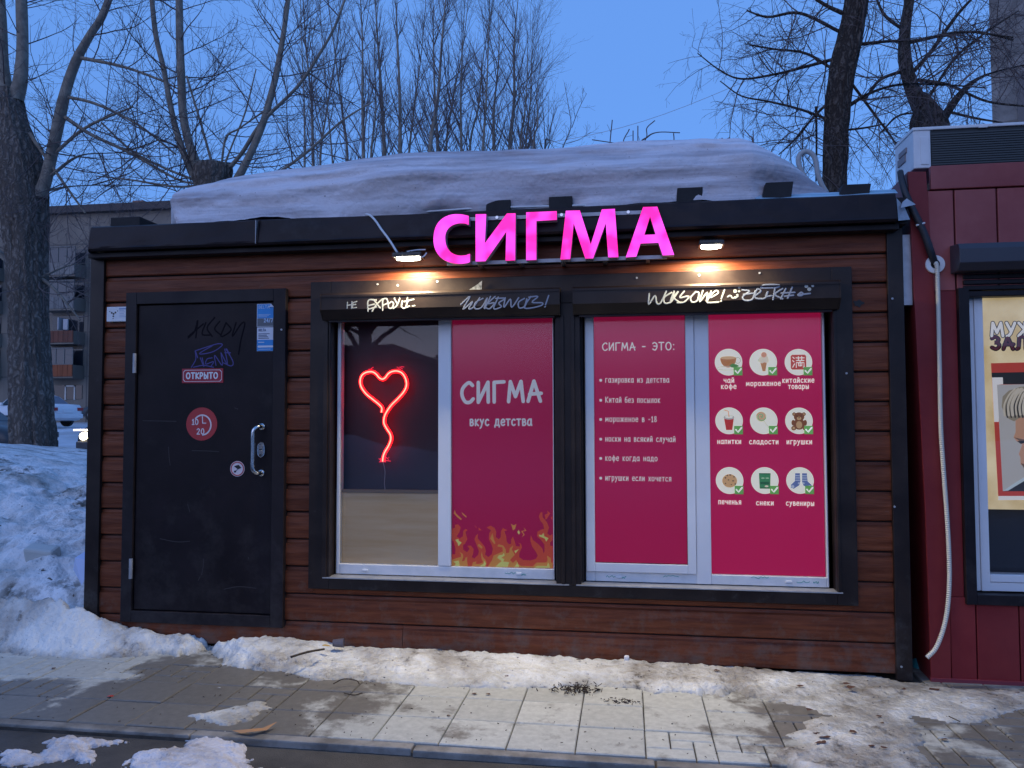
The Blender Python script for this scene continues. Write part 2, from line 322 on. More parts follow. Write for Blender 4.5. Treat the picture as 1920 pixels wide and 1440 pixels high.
def slabmat():
    m = bpy.data.materials.new('damp_grey_paving'); m.use_nodes = True; n = m.node_tree.nodes; L = m.node_tree.links; b = n['Principled BSDF']
    geo = n.new('ShaderNodeNewGeometry'); oi = n.new('ShaderNodeObjectInfo')
    def noise(s, d, off=0, sc=(1, 1, 1)):
        mp = n.new('ShaderNodeMapping'); mp.inputs['Location'].default_value = (off, off * .7, 0); mp.inputs['Scale'].default_value = sc; L.new(geo.outputs['Position'], mp.inputs[0])
        q = n.new('ShaderNodeTexNoise'); q.inputs['Scale'].default_value = s; q.inputs['Detail'].default_value = d; q.inputs['Roughness'].default_value = .68; L.new(mp.outputs[0], q.inputs['Vector']); return q.outputs['Fac']
    def math_(op, a, c):
        q = n.new('ShaderNodeMath'); q.operation = op
        for i, x in enumerate((a, c)):
            if isinstance(x, (int, float)): q.inputs[i].default_value = x
            else: L.new(x, q.inputs[i])
        return q.outputs[0]
    # wet where the damp has not dried out: more of it towards the left of the pavement
    sx = n.new('ShaderNodeSeparateXYZ'); L.new(geo.outputs['Position'], sx.inputs[0])
    g1 = n.new('ShaderNodeMapRange'); g1.inputs['From Min'].default_value = -1.5; g1.inputs['From Max'].default_value = -.85; g1.inputs['To Min'].default_value = .16; g1.inputs['To Max'].default_value = -.11; L.new(sx.outputs[0], g1.inputs['Value'])
    g2 = n.new('ShaderNodeMapRange'); g2.inputs['From Min'].default_value = -2.75; g2.inputs['From Max'].default_value = -2.55; g2.inputs['To Min'].default_value = -.30; g2.inputs['To Max'].default_value = 0; L.new(sx.outputs[0], g2.inputs['Value'])
    g3 = n.new('ShaderNodeMapRange'); g3.inputs['From Min'].default_value = .38; g3.inputs['From Max'].default_value = .8; g3.inputs['To Min'].default_value = 0; g3.inputs['To Max'].default_value = .22; L.new(sx.outputs[0], g3.inputs['Value'])
    g4 = n.new('ShaderNodeMapRange'); g4.inputs['From Min'].default_value = -.55; g4.inputs['From Max'].default_value = -.75; g4.inputs['To Min'].default_value = 0; g4.inputs['To Max'].default_value = .26
    g5 = n.new('ShaderNodeMapRange'); g5.inputs['From Min'].default_value = -1.6; g5.inputs['From Max'].default_value = -2.2; g5.inputs['To Min'].default_value = 0; g5.inputs['To Max'].default_value = 1
    L.new(sx.outputs[1], g4.inputs['Value']); L.new(sx.outputs[0], g5.inputs['Value'])
    w = math_('ADD', noise(3.2, 8), g1.outputs[0]); w = math_('ADD', w, g2.outputs[0]); w = math_('ADD', w, g3.outputs[0])
    w = math_('ADD', w, math_('MULTIPLY', g4.outputs[0], g5.outputs[0]))
    w = math_('ADD', w, math_('MULTIPLY', math_('SUBTRACT', oi.outputs['Random'], .5), .10))
    cr = n.new('ShaderNodeValToRGB'); cr.color_ramp.elements[0].position = .465; cr.color_ramp.elements[1].position = .57
    cr.color_ramp.elements[0].color = (.47, .475, .43, 1); cr.color_ramp.elements[1].color = (.165, .155, .135, 1); L.new(w, cr.inputs[0])
    f = noise(26, 8, 3); mr = n.new('ShaderNodeMapRange'); mr.inputs['From Min'].default_value = .3; mr.inputs['From Max'].default_value = .7; mr.inputs['To Min'].default_value = .82; mr.inputs['To Max'].default_value = 1.14; L.new(f, mr.inputs['Value'])
    vm = n.new('ShaderNodeVectorMath'); vm.operation = 'SCALE'; L.new(cr.outputs[0], vm.inputs[0]); L.new(mr.outputs[0], vm.inputs['Scale'])
    mr2 = n.new('ShaderNodeMapRange'); mr2.inputs['To Min'].default_value = .88; mr2.inputs['To Max'].default_value = 1.1; L.new(oi.outputs['Random'], mr2.inputs['Value'])
    vm2 = n.new('ShaderNodeVectorMath'); vm2.operation = 'SCALE'; L.new(vm.outputs[0], vm2.inputs[0]); L.new(mr2.outputs[0], vm2.inputs['Scale']); L.new(vm2.outputs[0], b.inputs['Base Color'])
    rr = n.new('ShaderNodeMapRange'); rr.inputs['From Min'].default_value = .5; rr.inputs['From Max'].default_value = .57; rr.inputs['To Min'].default_value = .8; rr.inputs['To Max'].default_value = .5; L.new(w, rr.inputs['Value']); L.new(rr.outputs[0], b.inputs['Roughness'])
    bp = n.new('ShaderNodeBump'); bp.inputs['Strength'].default_value = .35; bp.inputs['Distance'].default_value = .004; L.new(noise(70, 6, 9), bp.inputs['Height']); L.new(bp.outputs[0], b.inputs['Normal'])
    return m
M['slab'] = slabmat()
M['joint'] = mat('dirty_joint_sand', (.06, .052, .042), .9, var=.3, scale=20)
M['kerb'] = mat('worn_kerb_concrete', (.13, .12, .105), .8, col2=(.27, .255, .23), scale=5, thr=(.4, .6), bump=.3, bscale=60, rnd=.1)
M['asphalt'] = mat('damp_asphalt', (.040, .037, .034), .75, col2=(.075, .068, .060), scale=6, bump=.8, bscale=160, bdist=.006, detail=10, rvar=.15)
def emis(name, col, st):
    return mat(name, col, .4, emit=col, estr=st)
def glassmat(name, ior=1.5, gain=1.0, tintc=(1, 1, 1), rough=.015):
    m = bpy.data.materials.new(name); m.use_nodes = True; n = m.node_tree.nodes; L = m.node_tree.links; n.remove(n['Principled BSDF'])
    tr = n.new('ShaderNodeBsdfTransparent'); tr.inputs[0].default_value = (*tintc, 1); gl = n.new('ShaderNodeBsdfGlossy'); gl.inputs['Roughness'].default_value = rough
    fr = n.new('ShaderNodeFresnel'); fr.inputs[0].default_value = ior; mu = n.new('ShaderNodeMath'); mu.operation = 'MULTIPLY'; mu.inputs[1].default_value = gain; mu.use_clamp = True
    tc = n.new('ShaderNodeTexCoord'); nz = n.new('ShaderNodeTexNoise'); nz.inputs['Scale'].default_value = 2.2; nz.inputs['Detail'].default_value = 1.0; L.new(tc.outputs['Object'], nz.inputs['Vector'])
    bp = n.new('ShaderNodeBump'); bp.inputs['Strength'].default_value = .25; bp.inputs['Distance'].default_value = .004; L.new(nz.outputs['Fac'], bp.inputs['Height']); L.new(bp.outputs[0], gl.inputs['Normal'])
    mx = n.new('ShaderNodeMixShader'); L.new(fr.outputs[0], mu.inputs[0]); L.new(mu.outputs[0], mx.inputs[0]); L.new(tr.outputs[0], mx.inputs[1]); L.new(gl.outputs[0], mx.inputs[2])
    L.new(mx.outputs[0], n['Material Output'].inputs[0]); return m
M['glass'] = glassmat('window_glass', 1.5, .7); M['glass2'] = glassmat('dusty_window_glass', 1.5, .7, rough=.17)

def grime(m, col, zmax, lo, hi, sc=9.0, stretch=(1, 1, 1)):
    "splash dirt: thickest at the foot of the wall, with ragged edges"
    n = m.node_tree.nodes; L = m.node_tree.links; b = n['Principled BSDF']; src = b.inputs['Base Color'].links[0].from_socket
    g = n.new('ShaderNodeNewGeometry'); sx = n.new('ShaderNodeSeparateXYZ'); L.new(g.outputs['Position'], sx.inputs[0])
    mp = n.new('ShaderNodeMapping'); mp.inputs['Scale'].default_value = stretch; L.new(g.outputs['Position'], mp.inputs[0])
    nz = n.new('ShaderNodeTexNoise'); nz.inputs['Scale'].default_value = sc; nz.inputs['Detail'].default_value = 9; nz.inputs['Roughness'].default_value = .7; L.new(mp.outputs[0], nz.inputs['Vector'])
    mr = n.new('ShaderNodeMapRange'); mr.inputs['From Min'].default_value = zmax; mr.inputs['From Max'].default_value = 0.0; mr.inputs['To Min'].default_value = 0; mr.inputs['To Max'].default_value = .22; L.new(sx.outputs[2], mr.inputs['Value'])
    ad = n.new('ShaderNodeMath'); L.new(nz.outputs['Fac'], ad.inputs[0]); L.new(mr.outputs[0], ad.inputs[1])
    cr = n.new('ShaderNodeValToRGB'); cr.color_ramp.elements[0].position = lo; cr.color_ramp.elements[1].position = hi; cr.color_ramp.elements[1].color = (.7, .7, .7, 1); L.new(ad.outputs[0], cr.inputs[0])
    mx = n.new('ShaderNodeMix'); mx.data_type = 'RGBA'; L.new(cr.outputs[0], mx.inputs[0]); L.new(src, mx.inputs[6]); mx.inputs[7].default_value = (*col, 1); L.new(mx.outputs[2], b.inputs['Base Color'])
grime(M['plank'], (.15, .12, .10), .5, .62, .88)
grime(M['doormetal'], (.045, .038, .036), 1.2, .60, .90, 5)
grime(M['trim'], (.09, .082, .078), .6, .62, .90, 12)
grime(M['frame'], (.05, .043, .042), 1.0, .60, .88, 9)
grime(M['fascia'], (.055, .050, .052), .1, .56, .80, 3.5)
def backlit(m, k, tintc=(1.0, .92, .74)):
    "printed film with the lit shop behind it"
    b = m.node_tree.nodes['Principled BSDF']; c = b.inputs['Base Color']
    if c.is_linked: m.node_tree.links.new(c.links[0].from_socket, b.inputs['Emission Color'])
    else: b.inputs['Emission Color'].default_value = (*(x * t for x, t in zip(c.default_value[:3], tintc)), 1)
    b.inputs['Emission Strength'].default_value = k; return m

# ------------------------------------------------------------------ ground, pavement, snow
def grid_obj(name, m, xs, ys, hf, keep=None, sm=True):
    X, Y = np.meshgrid(xs, ys, indexing='ij'); Z = hf(X, Y); nx, ny = X.shape
    idx = np.arange(nx * ny).reshape(nx, ny)
    q = np.stack([idx[:-1, :-1], idx[1:, :-1], idx[1:, 1:], idx[:-1, 1:]], -1).reshape(-1, 4)
    V = np.stack([X, Y, Z], -1).reshape(-1, 3)
    if keep is not None:
        k = keep(X, Y, Z).reshape(-1); q = q[k[q].any(1)]
        used = np.zeros(len(V), bool); used[q.ravel()] = True; re = np.cumsum(used) - 1; V = V[used]; q = re[q]
    mb = MB(); mb.add(V, q); return mb.build(name, m, sm=sm)

def pprof(y):   # the cleared snow heaped beside the kiosk, then the yard behind it
    return np.interp(y, [-.6, -.32, -.2, 0, .25, .5, 1.0, 1.6, 2.3, 3.0, 4.5, 7, 10, 16, 27, 60, 200],
                     [-.1, -.02, .08, .24, .39, .50, .67, .83, .95, .99, .86, .62, .5, .62, 1.03, 1.5, 2.5])
def bankh(X, Y):
    yy = Y + .10 * fbm(X * 1.4, Y * 1.4, 3, 5) + .05 * np.sin(X * 2.1)
    z = pprof(yy)
    face = sst(-.3, .2, Y) * (1 - sst(1.8, 3.2, Y))
    z = z + face * (.22 * fbm(X * 2.3, Y * 2.6, 5, 11) + .17 * fbm(X * 6.5, Y * 7.5, 4, 3)) + .10 * fbm(X * 1.1, Y * 1.1, 3, 8)
    z = z + .16 * np.clip(-X - 6.4, -1.3, 1.2) * sst(.2, 2.2, Y) * (1 - sst(5, 9, Y))
    z = z - .16 * np.exp(-((X + 5.35) ** 2 / .10 + (Y - 1.25) ** 2 / .02))
    return z
o = grid_obj('snow_bank', M['snow'], np.arange(-9.5, -3.24, .03), np.concatenate([np.arange(-.6, 3.2, .03), np.arange(3.2, 7, .12)]), bankh,
             keep=lambda X, Y, Z: Z > -.06); structure(o)
def yardh(X, Y):
    z = pprof(Y) - .09 + .07 * fbm(X * .5, Y * .5, 4, 21)
    z = np.where((X > -9.0) & (Y < 6.0) & (X < -3.0), z - .35, z)
    return z
o = grid_obj('yard_ground', M['groundsnow'], np.concatenate([[-260, -160, -110, -80], np.arange(-60, 30, .5), [35, 50, 80, 120, 200]]),
             np.concatenate([np.arange(2.9, 12, .3), np.arange(12, 60, 1.0), [70, 90, 120, 170, 300]]), yardh); structure(o)

mb = MB(); mb.box(-90, 90, -80, -1.207, -.30, -.024); o = mb.build('road', M['asphalt']); structure(o)
mb = MB(); mb.box(-60, 60, -1.205, 2.8, -.30, -.012); pav = mb.build('pavement', M['joint']); structure(pav)
# paving slabs, laid in square courses along the kiosk
rngp = random.Random(4)
PX0, PITX, PITY = -.516, .2895, .2735
def slab_mesh(kind, w=PITX, d=PITY):
    g = .005; mb = MB(); x0, x1, y0, y1 = -w / 2 + g / 2, w / 2 - g / 2, -d / 2 + g / 2, d / 2 - g / 2; b = .004; t = .002
    def cell(a0, a1, b0, b1, e=.0):
        v = [(a0, b0, -.03), (a1, b0, -.03), (a1, b1, -.03), (a0, b1, -.03), (a0, b0, t - b), (a1, b0, t - b), (a1, b1, t - b), (a0, b1, t - b),
             (a0 + b, b0 + b, t + e), (a1 - b, b0 + b, t + e), (a1 - b, b1 - b, t + e), (a0 + b, b1 - b, t + e)]
        mb.add(v, [(0, 1, 5, 4), (1, 2, 6, 5), (2, 3, 7, 6), (3, 0, 4, 7), (4, 5, 9, 8), (5, 6, 10, 9), (6, 7, 11, 10), (7, 4, 8, 11), (8, 9, 10, 11)])
    if kind == 0: cell(x0, x1, y0, y1)
    else:
        W_, D_ = x1 - x0, y1 - y0; s = .003
        cs = [(0, .36, .36, 1), (.36, 1, .68, 1), (.36, .70, .36, .68), (.70, 1, 0, .68), (0, .70, 0, .36)]
        if kind == 2: cs = [(1 - b_, 1 - a_, c_, d_) for a_, b_, c_, d_ in cs]
        for a, b_, c, e in cs: cell(x0 + a * W_ + (s if a else 0), x0 + b_ * W_ - (s if b_ < 1 else 0), y0 + c * D_ + (s if c else 0), y0 + e * D_ - (s if e < 1 else 0))
    me = mb.mesh('paving_slab'); me.materials.append(M['slab']); return me
SM = [slab_mesh(0), slab_mesh(1), slab_mesh(2)]
for i in range(-15, 10):
    for j in range(0, 5):
        cx = PX0 + (i + .5) * PITX; yc = -.592 - PITY * (1.5 - j) + .0
        if cx < -4.75 or cx > 2.25: continue
        if j == 4 and cx < 1.45: continue
        k = 0
        if (i in (2, 3) and j == 0) or (i == 4 and j == 0): k = 1
        if cx > .65 and not (i == 4 and j > 1): k = 2 if (i + j) % 2 else 1
        if cx < -1.25 and rngp.random() < .3: k = rngp.choice((0, 1))
        s_ = bpy.data.objects.new('paving_slab', SM[k]); COL.objects.link(s_); s_.parent = pav
        s_.location = (cx, yc, rngp.uniform(-.002, .002)); s_.rotation_euler = (rngp.uniform(-.006, .006), rngp.uniform(-.006, .006), rngp.uniform(-.004, .004))
# kerb
kerb = tag(thing('kerb', 'low worn concrete kerb between the paving slabs and the dark asphalt', 'kerb', loc=(0, -1.18, 0)), None, None)
x = -4.9
while x < 3.2:
    w = 1.0; mb = MB(); y_ = -1.145; dy = -.012 * (x + 4.9)
    mb.box(x + .004, x + w - .004, y_ - .060, y_, -.15, .003)
    kb = mb.build('kerb_stone', M['kerb'], kerb, bev=.007); kb.rotation_euler = (0, 0, 0)
    kb.location = (0, rngp.uniform(-.006, .006) - .004 * (x + 3), rngp.uniform(-.006, .004)); x += w

# trodden ice and snow along the foot of the kiosk
def sdist(X, Y, poly):
    P = np.array(poly); d = np.full(X.shape, 1e9); ins = np.zeros(X.shape, bool)
    for a, b in zip(P, np.roll(P, -1, 0)):
        e = b - a; w0 = X - a[0]; w1 = Y - a[1]; t = np.clip((w0 * e[0] + w1 * e[1]) / (e @ e), 0, 1)
        d = np.minimum(d, np.hypot(w0 - e[0] * t, w1 - e[1] * t))
        c = (a[1] > Y) != (b[1] > Y); xi = (b[0] - a[0]) * (Y - a[1]) / (b[1] - a[1] + 1e-12) + a[0]; ins ^= c & (X < xi)
    return np.where(ins, d, -d)
def gp(L): return [G(*p) for p in L]
strip = gp([(330, 1232), (300, 1222), (345, 1210), (385, 1218), (420, 1245), (470, 1262), (540, 1262), (590, 1278), (660, 1276), (740, 1284), (830, 1290), (900, 1293), (990, 1291), (1100, 1287), (1180, 1290), (1225, 1300), (1300, 1302), (1375, 1312),
            (1370, 1298), (1400, 1312), (1470, 1318), (1520, 1332), (1560, 1345), (1520, 1350), (1478, 1382), (1500, 1398), (1445, 1412), (1470, 1440), (1500, 1470), (1740, 1470), (1762, 1440), (1730, 1410), (1745, 1392), (1705, 1360), (1720, 1345), (1820, 1362), (1880, 1345), (1925, 1333), (1990, 1320)]) \
    + [(2.6, -.25), (2.6, -.07), (1.9, -.085), (1.65, -.10), (1.45, -.05), (1.3, .03), (-2.05, .03), (-2.45, -.02)]
lpatch = [(-4.6, -.12), (-4.0, -.20), (-3.45, -.30), (-3.1, -.30), (-2.8, -.20), (-2.60, -.10), (-2.5, -.03), (-2.3, .03), (-3.3, .04), (-4.6, .04)]
dpatch = gp([(455, 1325), (480, 1310), (510, 1318), (500, 1340), (450, 1360), (420, 1372), (370, 1350), (350, 1345)])
hp = [(-2.5, .02, .10, .22), (-2.1, .03, .145, .14), (-1.92, .02, .13, .10)]
def icedist(X, Y):
    n = .07 * fbm(X * 4, Y * 4, 5, 2) + .06 * fbm(X * 15, Y * 18, 4, 4) + .04 * fbm(X * 45, Y * 50, 3, 44)
    a = sdist(X, Y, strip) + n; b = sdist(X, Y, lpatch) + n; c = sdist(X, Y, dpatch) + 1.3 * n - .015
    return a, b, c
def iceh(X, Y):
    a, b, c = icedist(X, Y)
    near = sst(-.42, -.05, Y)
    # height against the wall along x, as the photograph shows
    wall = np.interp(X, [-3.4, -3.2, -3.0, -2.75, -2.45, -2.2, -2.0, -1.85, -1.7, -1.2, -.8, 0, .35, .6, 1.0, 1.4, 2.6], [.26, .17, .10, .07, .08, .10, .095, .075, .05, .05, .045, .035, .03, .032, .012, .0, .01])
    lump = 0
    za = np.minimum(1, np.maximum(a, 0) / .09) ** .7 * (np.interp(X, [-2.6, -1.9, -1.0, .4, .9, 2], [.014, .020, .026, .036, .015, .011]) * (1 - near * .4) + wall * near)
    zb = np.minimum(1, np.maximum(b, 0) / .10) ** .7 * (.03 + wall * sst(-.3, 0, Y) * 1.0)
    zc = np.minimum(1, np.maximum(c, 0) / .03) ** .5 * .010
    z = np.maximum(np.maximum(za, zb), zc)
    z = z + (z > .004) * (.028 * fbm(X * 8, Y * 11, 4, 7) + .022 * fbm(X * 26, Y * 30, 4, 9)) * np.minimum(1, z / .022)
    return np.where(z > .002, z + .001, -.02)
o = grid_obj('ice_strip', M['ice'], np.arange(-4.6, 2.6, .014), np.arange(-1.36, .05, .014), iceh, keep=lambda X, Y, Z: Z > 0); tag(o, None, None); o['kind'] = 'structure'
pa1 = gp([(0, 1398), (30, 1392), (70, 1404), (80, 1378), (140, 1368), (215, 1376), (258, 1382), (200, 1392), (180, 1398), (195, 1412), (170, 1430), (130, 1420), (60, 1425), (0, 1425)])
pa2 = gp([(228, 1418), (260, 1402), (330, 1390), (355, 1372), (430, 1370), (478, 1392), (465, 1408), (480, 1428), (520, 1437), (540, 1470), (300, 1470)])
pa3 = gp([(500, 1432), (545, 1428), (556, 1436), (520, 1442)])
def aspd(X, Y):
    n = .07 * fbm(X * 5, Y * 5, 5, 12) + .07 * fbm(X * 17, Y * 22, 4, 14) + .06 * fbm(X * 50, Y * 60, 3, 15)
    return np.maximum(np.maximum(sdist(X, Y, pa1), sdist(X, Y, pa2)), sdist(X, Y, pa3)) + n - .01
def asph(X, Y):
    d = aspd(X, Y); z = np.minimum(1, np.maximum(d, 0) / .10) ** .8 * .034
    return np.where(z > .003, -.024 + z + .018 * fbm(X * 16, Y * 16, 4, 6) * np.minimum(1, z / .02), -.08)
M['slush'] = snowmat('grey_slush', (.74, .72, .74), (.34, .31, .30), (.47, .66), 6, rough=.5, fine=34, bump=1.0, speck=.22, mid=(12, .54, .66))
o = grid_obj('slush_patch', M['slush'], np.arange(-3.4, -1.2, .008), np.arange(-1.75, -1.13, .008), asph, keep=lambda X, Y, Z: Z > -.023); o['kind'] = 'structure'

# ------------------------------------------------------------------ the brown kiosk
K = thing('shop_kiosk', 'dark red-brown plank kiosk with metal door and two wide poster windows', 'kiosk', loc=(-.93, 0, 0))
XL, XR = -3.30, 1.462
# walls behind the boards, with the window opening left free
mb = MB(); Y0, Y1 = .024, .05
mb.box(-3.27, -1.80, Y0, Y1, .03, 2.42); mb.box(1.13, 1.43, Y0, Y1, .03, 2.42); mb.box(-1.80, 1.13, Y0, Y1, .03, .43); mb.box(-1.80, 1.13, Y0, Y1, 2.0, 2.42); mb.box(-.41, -.25, Y0, .10, .43, 2.0)
mb.box(-3.27, -3.25, Y1, 2.4, .03, 2.42); mb.box(1.41, 1.43, Y1, 2.4, .03, 2.42); mb.box(-3.25, 1.41, 2.38, 2.4, .03, 2.42)
mb.build('wall', M['dark'], K)
mb = MB(); mb.box(-3.25, 1.41, .05, 2.38, .04, .06); mb.build('floor', M['dark'], K)
def plank_mb(x0, x1, z0, z1, yf=-.002, yb=.022, side=None):
    c = .010; prof = [(yb, z0), (yf + .006, z0), (yf, z0 + .006), (yf - .003, (z0 + z1) / 2), (yf, z1 - .024), (yf + .011, z1 - .015), (yf + .014, z1), (yb, z1)]
    m_ = MB(); n = len(prof)
    if side is None: v = [(x, y, z) for x in (x0, x1) for y, z in prof]
    else: v = [(side[0] + side[1] * (y - yb), x, z) for x in (x0, x1) for y, z in prof]
    q = [(i, (i + 1) % n, n + (i + 1) % n, n + i) for i in range(n)]
    t = [(0, i, i + 1) for i in range(1, n - 1)] + [(n, n + i + 1, n + i) for i in range(1, n - 1)]
    return m_.add(v, q, t)
for k in range(15):
    z0 = .027 + .1602 * k; z1 = z0 + .1602 - .010
    segs = [(-3.235, 1.39)]
    if 1 <= k <= 12: segs = [(-3.235, -3.05), (-2.03, 1.39)]
    if 3 <= k <= 12: segs = [(-3.235, -3.05), (-2.03, -1.83), (1.18, 1.39)]
    clip_ = None
    if k == 2: segs = [(-3.235, -3.05), (-2.03, -1.84), (-1.838, 1.178), (1.18, 1.39)]
    for a, b in segs:
        if b - a > 3 and k in (0, 14): parts = [(a, -1.3), (-1.297, b)]
        else: parts = [(a, b)]
        for a_, b_ in parts: plank_mb(a_, b_, z0, (.40 if (k == 2 and b_ - a_ > 2) else z1) if k < 14 else 2.40).build('plank', M['plank'], K)
    for sx, sg in ((-3.272, 1), (1.432, -1)):       # the side walls carry the same boards
        plank_mb(.03, 2.4, z0, min(z1, 2.40), side=(sx, sg)).build('plank', M['plank'], K)
# corner posts
for (a, b) in ((-3.318, -3.225), (1.385, 1.466)):
    mb = MB(); mb.box(a, b, -.022, .004, .0, 2.395); 
    (mb.box(a - .001, a + .012, .004, .08, .0, 2.395) if a < 0 else mb.box(b - .012, b + .001, .004, .08, .0, 2.395))
    mb.build('corner_post', M['trim'], K, bev=.003)
# door
DY = -.020
fr = MB()
fr.box(-3.062, -2.990, -.036, .02, .147, 2.159); fr.box(-2.096, -2.017, -.036, .02, .147, 2.159)
fr.box(-2.990, -2.096, -.036, .02, 2.085, 2.159); fr.box(-2.990, -2.096, -.036, .02, .147, .216)
door_fr = fr.build('door_frame', M['frame'], K, bev=.003)
mb = MB(); mb.box(-2.985, -2.100, DY, .015, .221, 2.080); door = mb.build('door', M['doormetal'], K, bev=.004)
for z in (1.72, .47):
    mb = MB(); mb.tube([(-2.992, -.042, z - .06), (-2.992, -.042, z + .06)], .011, 10); mb.tube([(-2.992, -.042, z - .002), (-2.992, -.042, z + .002)], .0125, 10); mb.build('hinge', M['galv'], door, sm=False)
# pull handle: tube bent to the door at both ends
hx, hz0 = F(474, 888, -.08); hx1, hz1 = F(472, 800, -.08)
pts = smooth([(hx + .025, DY, hz0 - .0), (hx + .022, DY - .035, hz0), (hx + .008, DY - .055, hz0 + .012), (hx, DY - .062, hz0 + .04), (hx, DY - .062, (hz0 + hz1) / 2), (hx, DY - .062, hz1 - .04), (hx + .008, DY - .055, hz1 - .012), (hx + .022, DY - .035, hz1), (hx + .025, DY, hz1)], 5)
mb = MB(); mb.tube(pts, .0125, 14); 
for z in (hz0, hz1): mb.tube([(hx + .025, DY, z), (hx + .025, DY - .008, z)], .02, 14)
mb.build('door_handle', M['chrome'], door, sm=True)
lx, lz = F(491, 843, DY)
mb = MB(); mb.poly(smooth([(lx - .022, lz - .025), (lx, lz - .045), (lx + .022, lz - .025), (lx + .022, lz + .025), (lx, lz + .045), (lx - .022, lz + .025)], 5, True), DY - .012, DY + .002)
lock = mb.build('lock', M['chrome'], door, bev=.003)
mb = MB(); mb.box(lx - .011, lx + .011, DY - .017, DY - .012, lz + .004, lz + .026); mb.box(lx - .011, lx + .011, DY - .016, DY - .012, lz - .028, lz - .004); mb.build('lock_cover', M['steel'], door, bev=.002)
# window surround (dark brown metal), proud of the boards
tl, tr_, tb, tt = -1.862, 1.200, .382, 2.191; TY = -.034
mb = MB()
mb.box(tl, -1.735, TY, .06, tb, tt); w1 = mb.build('window_trim', M['trim'], K, bev=.003)
mb = MB(); mb.box(1.095, tr_, TY, .06, tb, tt); mb.build('window_trim', M['trim'], K, bev=.003)
mb = MB(); mb.box(-1.735, 1.095, TY, .06, 2.03, tt); mb.build('window_trim', M['trim'], K, bev=.003)
mb = MB(); mb.box(-1.735, 1.095, TY, .06, tb, .448); mb.build('window_trim', M['trim'], K, bev=.003)
mb = MB(); mb.box(-.402, -.262, TY + .002, .06, .448, 2.03); mb.build('window_trim', M['trim'], K, bev=.003)
for a, b in ((-.372, -.352), (-.312, -.292), (-1.775, -1.748), (1.098, 1.112)):   # shutter guide rails
    mb = MB(); mb.box(a, b, TY - .010, TY + .001, .45, 1.96); mb.build('guide_rail', M['trim'], K, bev=.002)
# sills of thin light metal
for a, b in ((-1.77, -.33), (-.29, 1.12)):
    mb = MB(); mb.box(a, b, -.046, .055, .447, .453); mb.build('window_sill', M['galv'], K)
# screws
mb = MB()
for px, py, Y in [(708, 533, TY), (820, 528, TY), (746, 535, TY), (1194, 521, TY), (1311, 516, TY), (1424, 512, TY), (1190, 565, -.1), (1587, 700, TY), (528, 618, -.036), (1673, 560, -.022), (1677, 950, -.022), (1690, 1250, -.022)]:
    x, z = F(px, py, Y); mb.tube([(x, Y, z), (x, Y - .004, z)], .006, 8)
s_ = mb.build('screw', M['galv'], K); s_['kind'] = 'stuff'
# roller shutter boxes
def shutter(x0, x1, zt, zb):
    prof = [(TY, zt), (-.105, zt), (-.118, zt - .012), (-.118, zb + .055), (-.075, zb), (TY, zb)]
    v = [(x, y, z) for x in (x0, x1) for y, z in prof]; n = len(prof)
    mb = MB(); mb.add(v, [(i, n + i, n + (i + 1) % n, (i + 1) % n) for i in range(n)], [(0, i, i + 1) for i in range(1, n - 1)] + [(n, n + i + 1, n + i) for i in range(1, n - 1)])
    b_ = mb.build('shutter_box', M['trim'], K, bev=.002)
    for xe in (x0 - .004, x1 - .002):
        mb = MB(); v2 = [(x, y - .003 * (y < TY), z) for x in (xe, xe + .006) for y, z in prof]
        mb.add(v2, [(i, n + i, n + (i + 1) % n, (i + 1) % n) for i in range(n)], [(0, i, i + 1) for i in range(1, n - 1)] + [(n, n + i + 1, n + i) for i in range(1, n - 1)]); mb.build('end_cap', M['trim'], b_)
    mb = MB(); mb.box(x0, x1, -.121, -.1175, zt - .026, zt - .022); mb.build('lip', M['frame'], b_)
    mb = MB(); mb.box(x0 + .03, x1 - .03, -.066, -.030, 1.945, zb - .001); mb.build('shutter_bottom', M['frame'], b_)
    return b_
sb1 = shutter(-1.765, -.372, 2.108, 1.956); sb2 = shutter(-.292, 1.118, 2.108, 1.956)
# white window frames
FY, FD = .045, .11
def wbox(x0, x1, z0, z1, nm='window_frame', y0=FY, y1=FD, m='pvc'):
    mb = MB(); mb.box(x0, x1, y0, y1, z0, z1); return mb.build(nm, M[m], K, bev=.004)
wbox(-1.722, -1.702, .457, 2.01); wbox(-1.100, -1.023, .519, 2.01, y0=FY - .004); wbox(-.425, -.419, .457, 2.01); wbox(-1.702, -.425, .457, .517, m='pvcd')
wbox(-.240, -.188, .457, 2.01); wbox(-.188, .375, .457, .513, m='pvcd'); wbox(.373, .453, .457, 2.01, y0=FY - .004); wbox(.453, 1.062, .457, .511, m='pvcd'); wbox(1.062, 1.073, .457, 2.01)
# opening sash of the right window
mb = MB(); mb.box(-.236, -.188, FY - .014, FY - .001, .513, 2.01); mb.box(.325, .371, FY - .014, FY - .001, .513, 2.01)
sash = mb.build('sash', M['pvc'], K, bev=.003)
mb = MB(); mb.box(-.188, .325, FY - .014, FY - .001, .513, .562); mb.build('sash', M['pvc'], K, bev=.003)
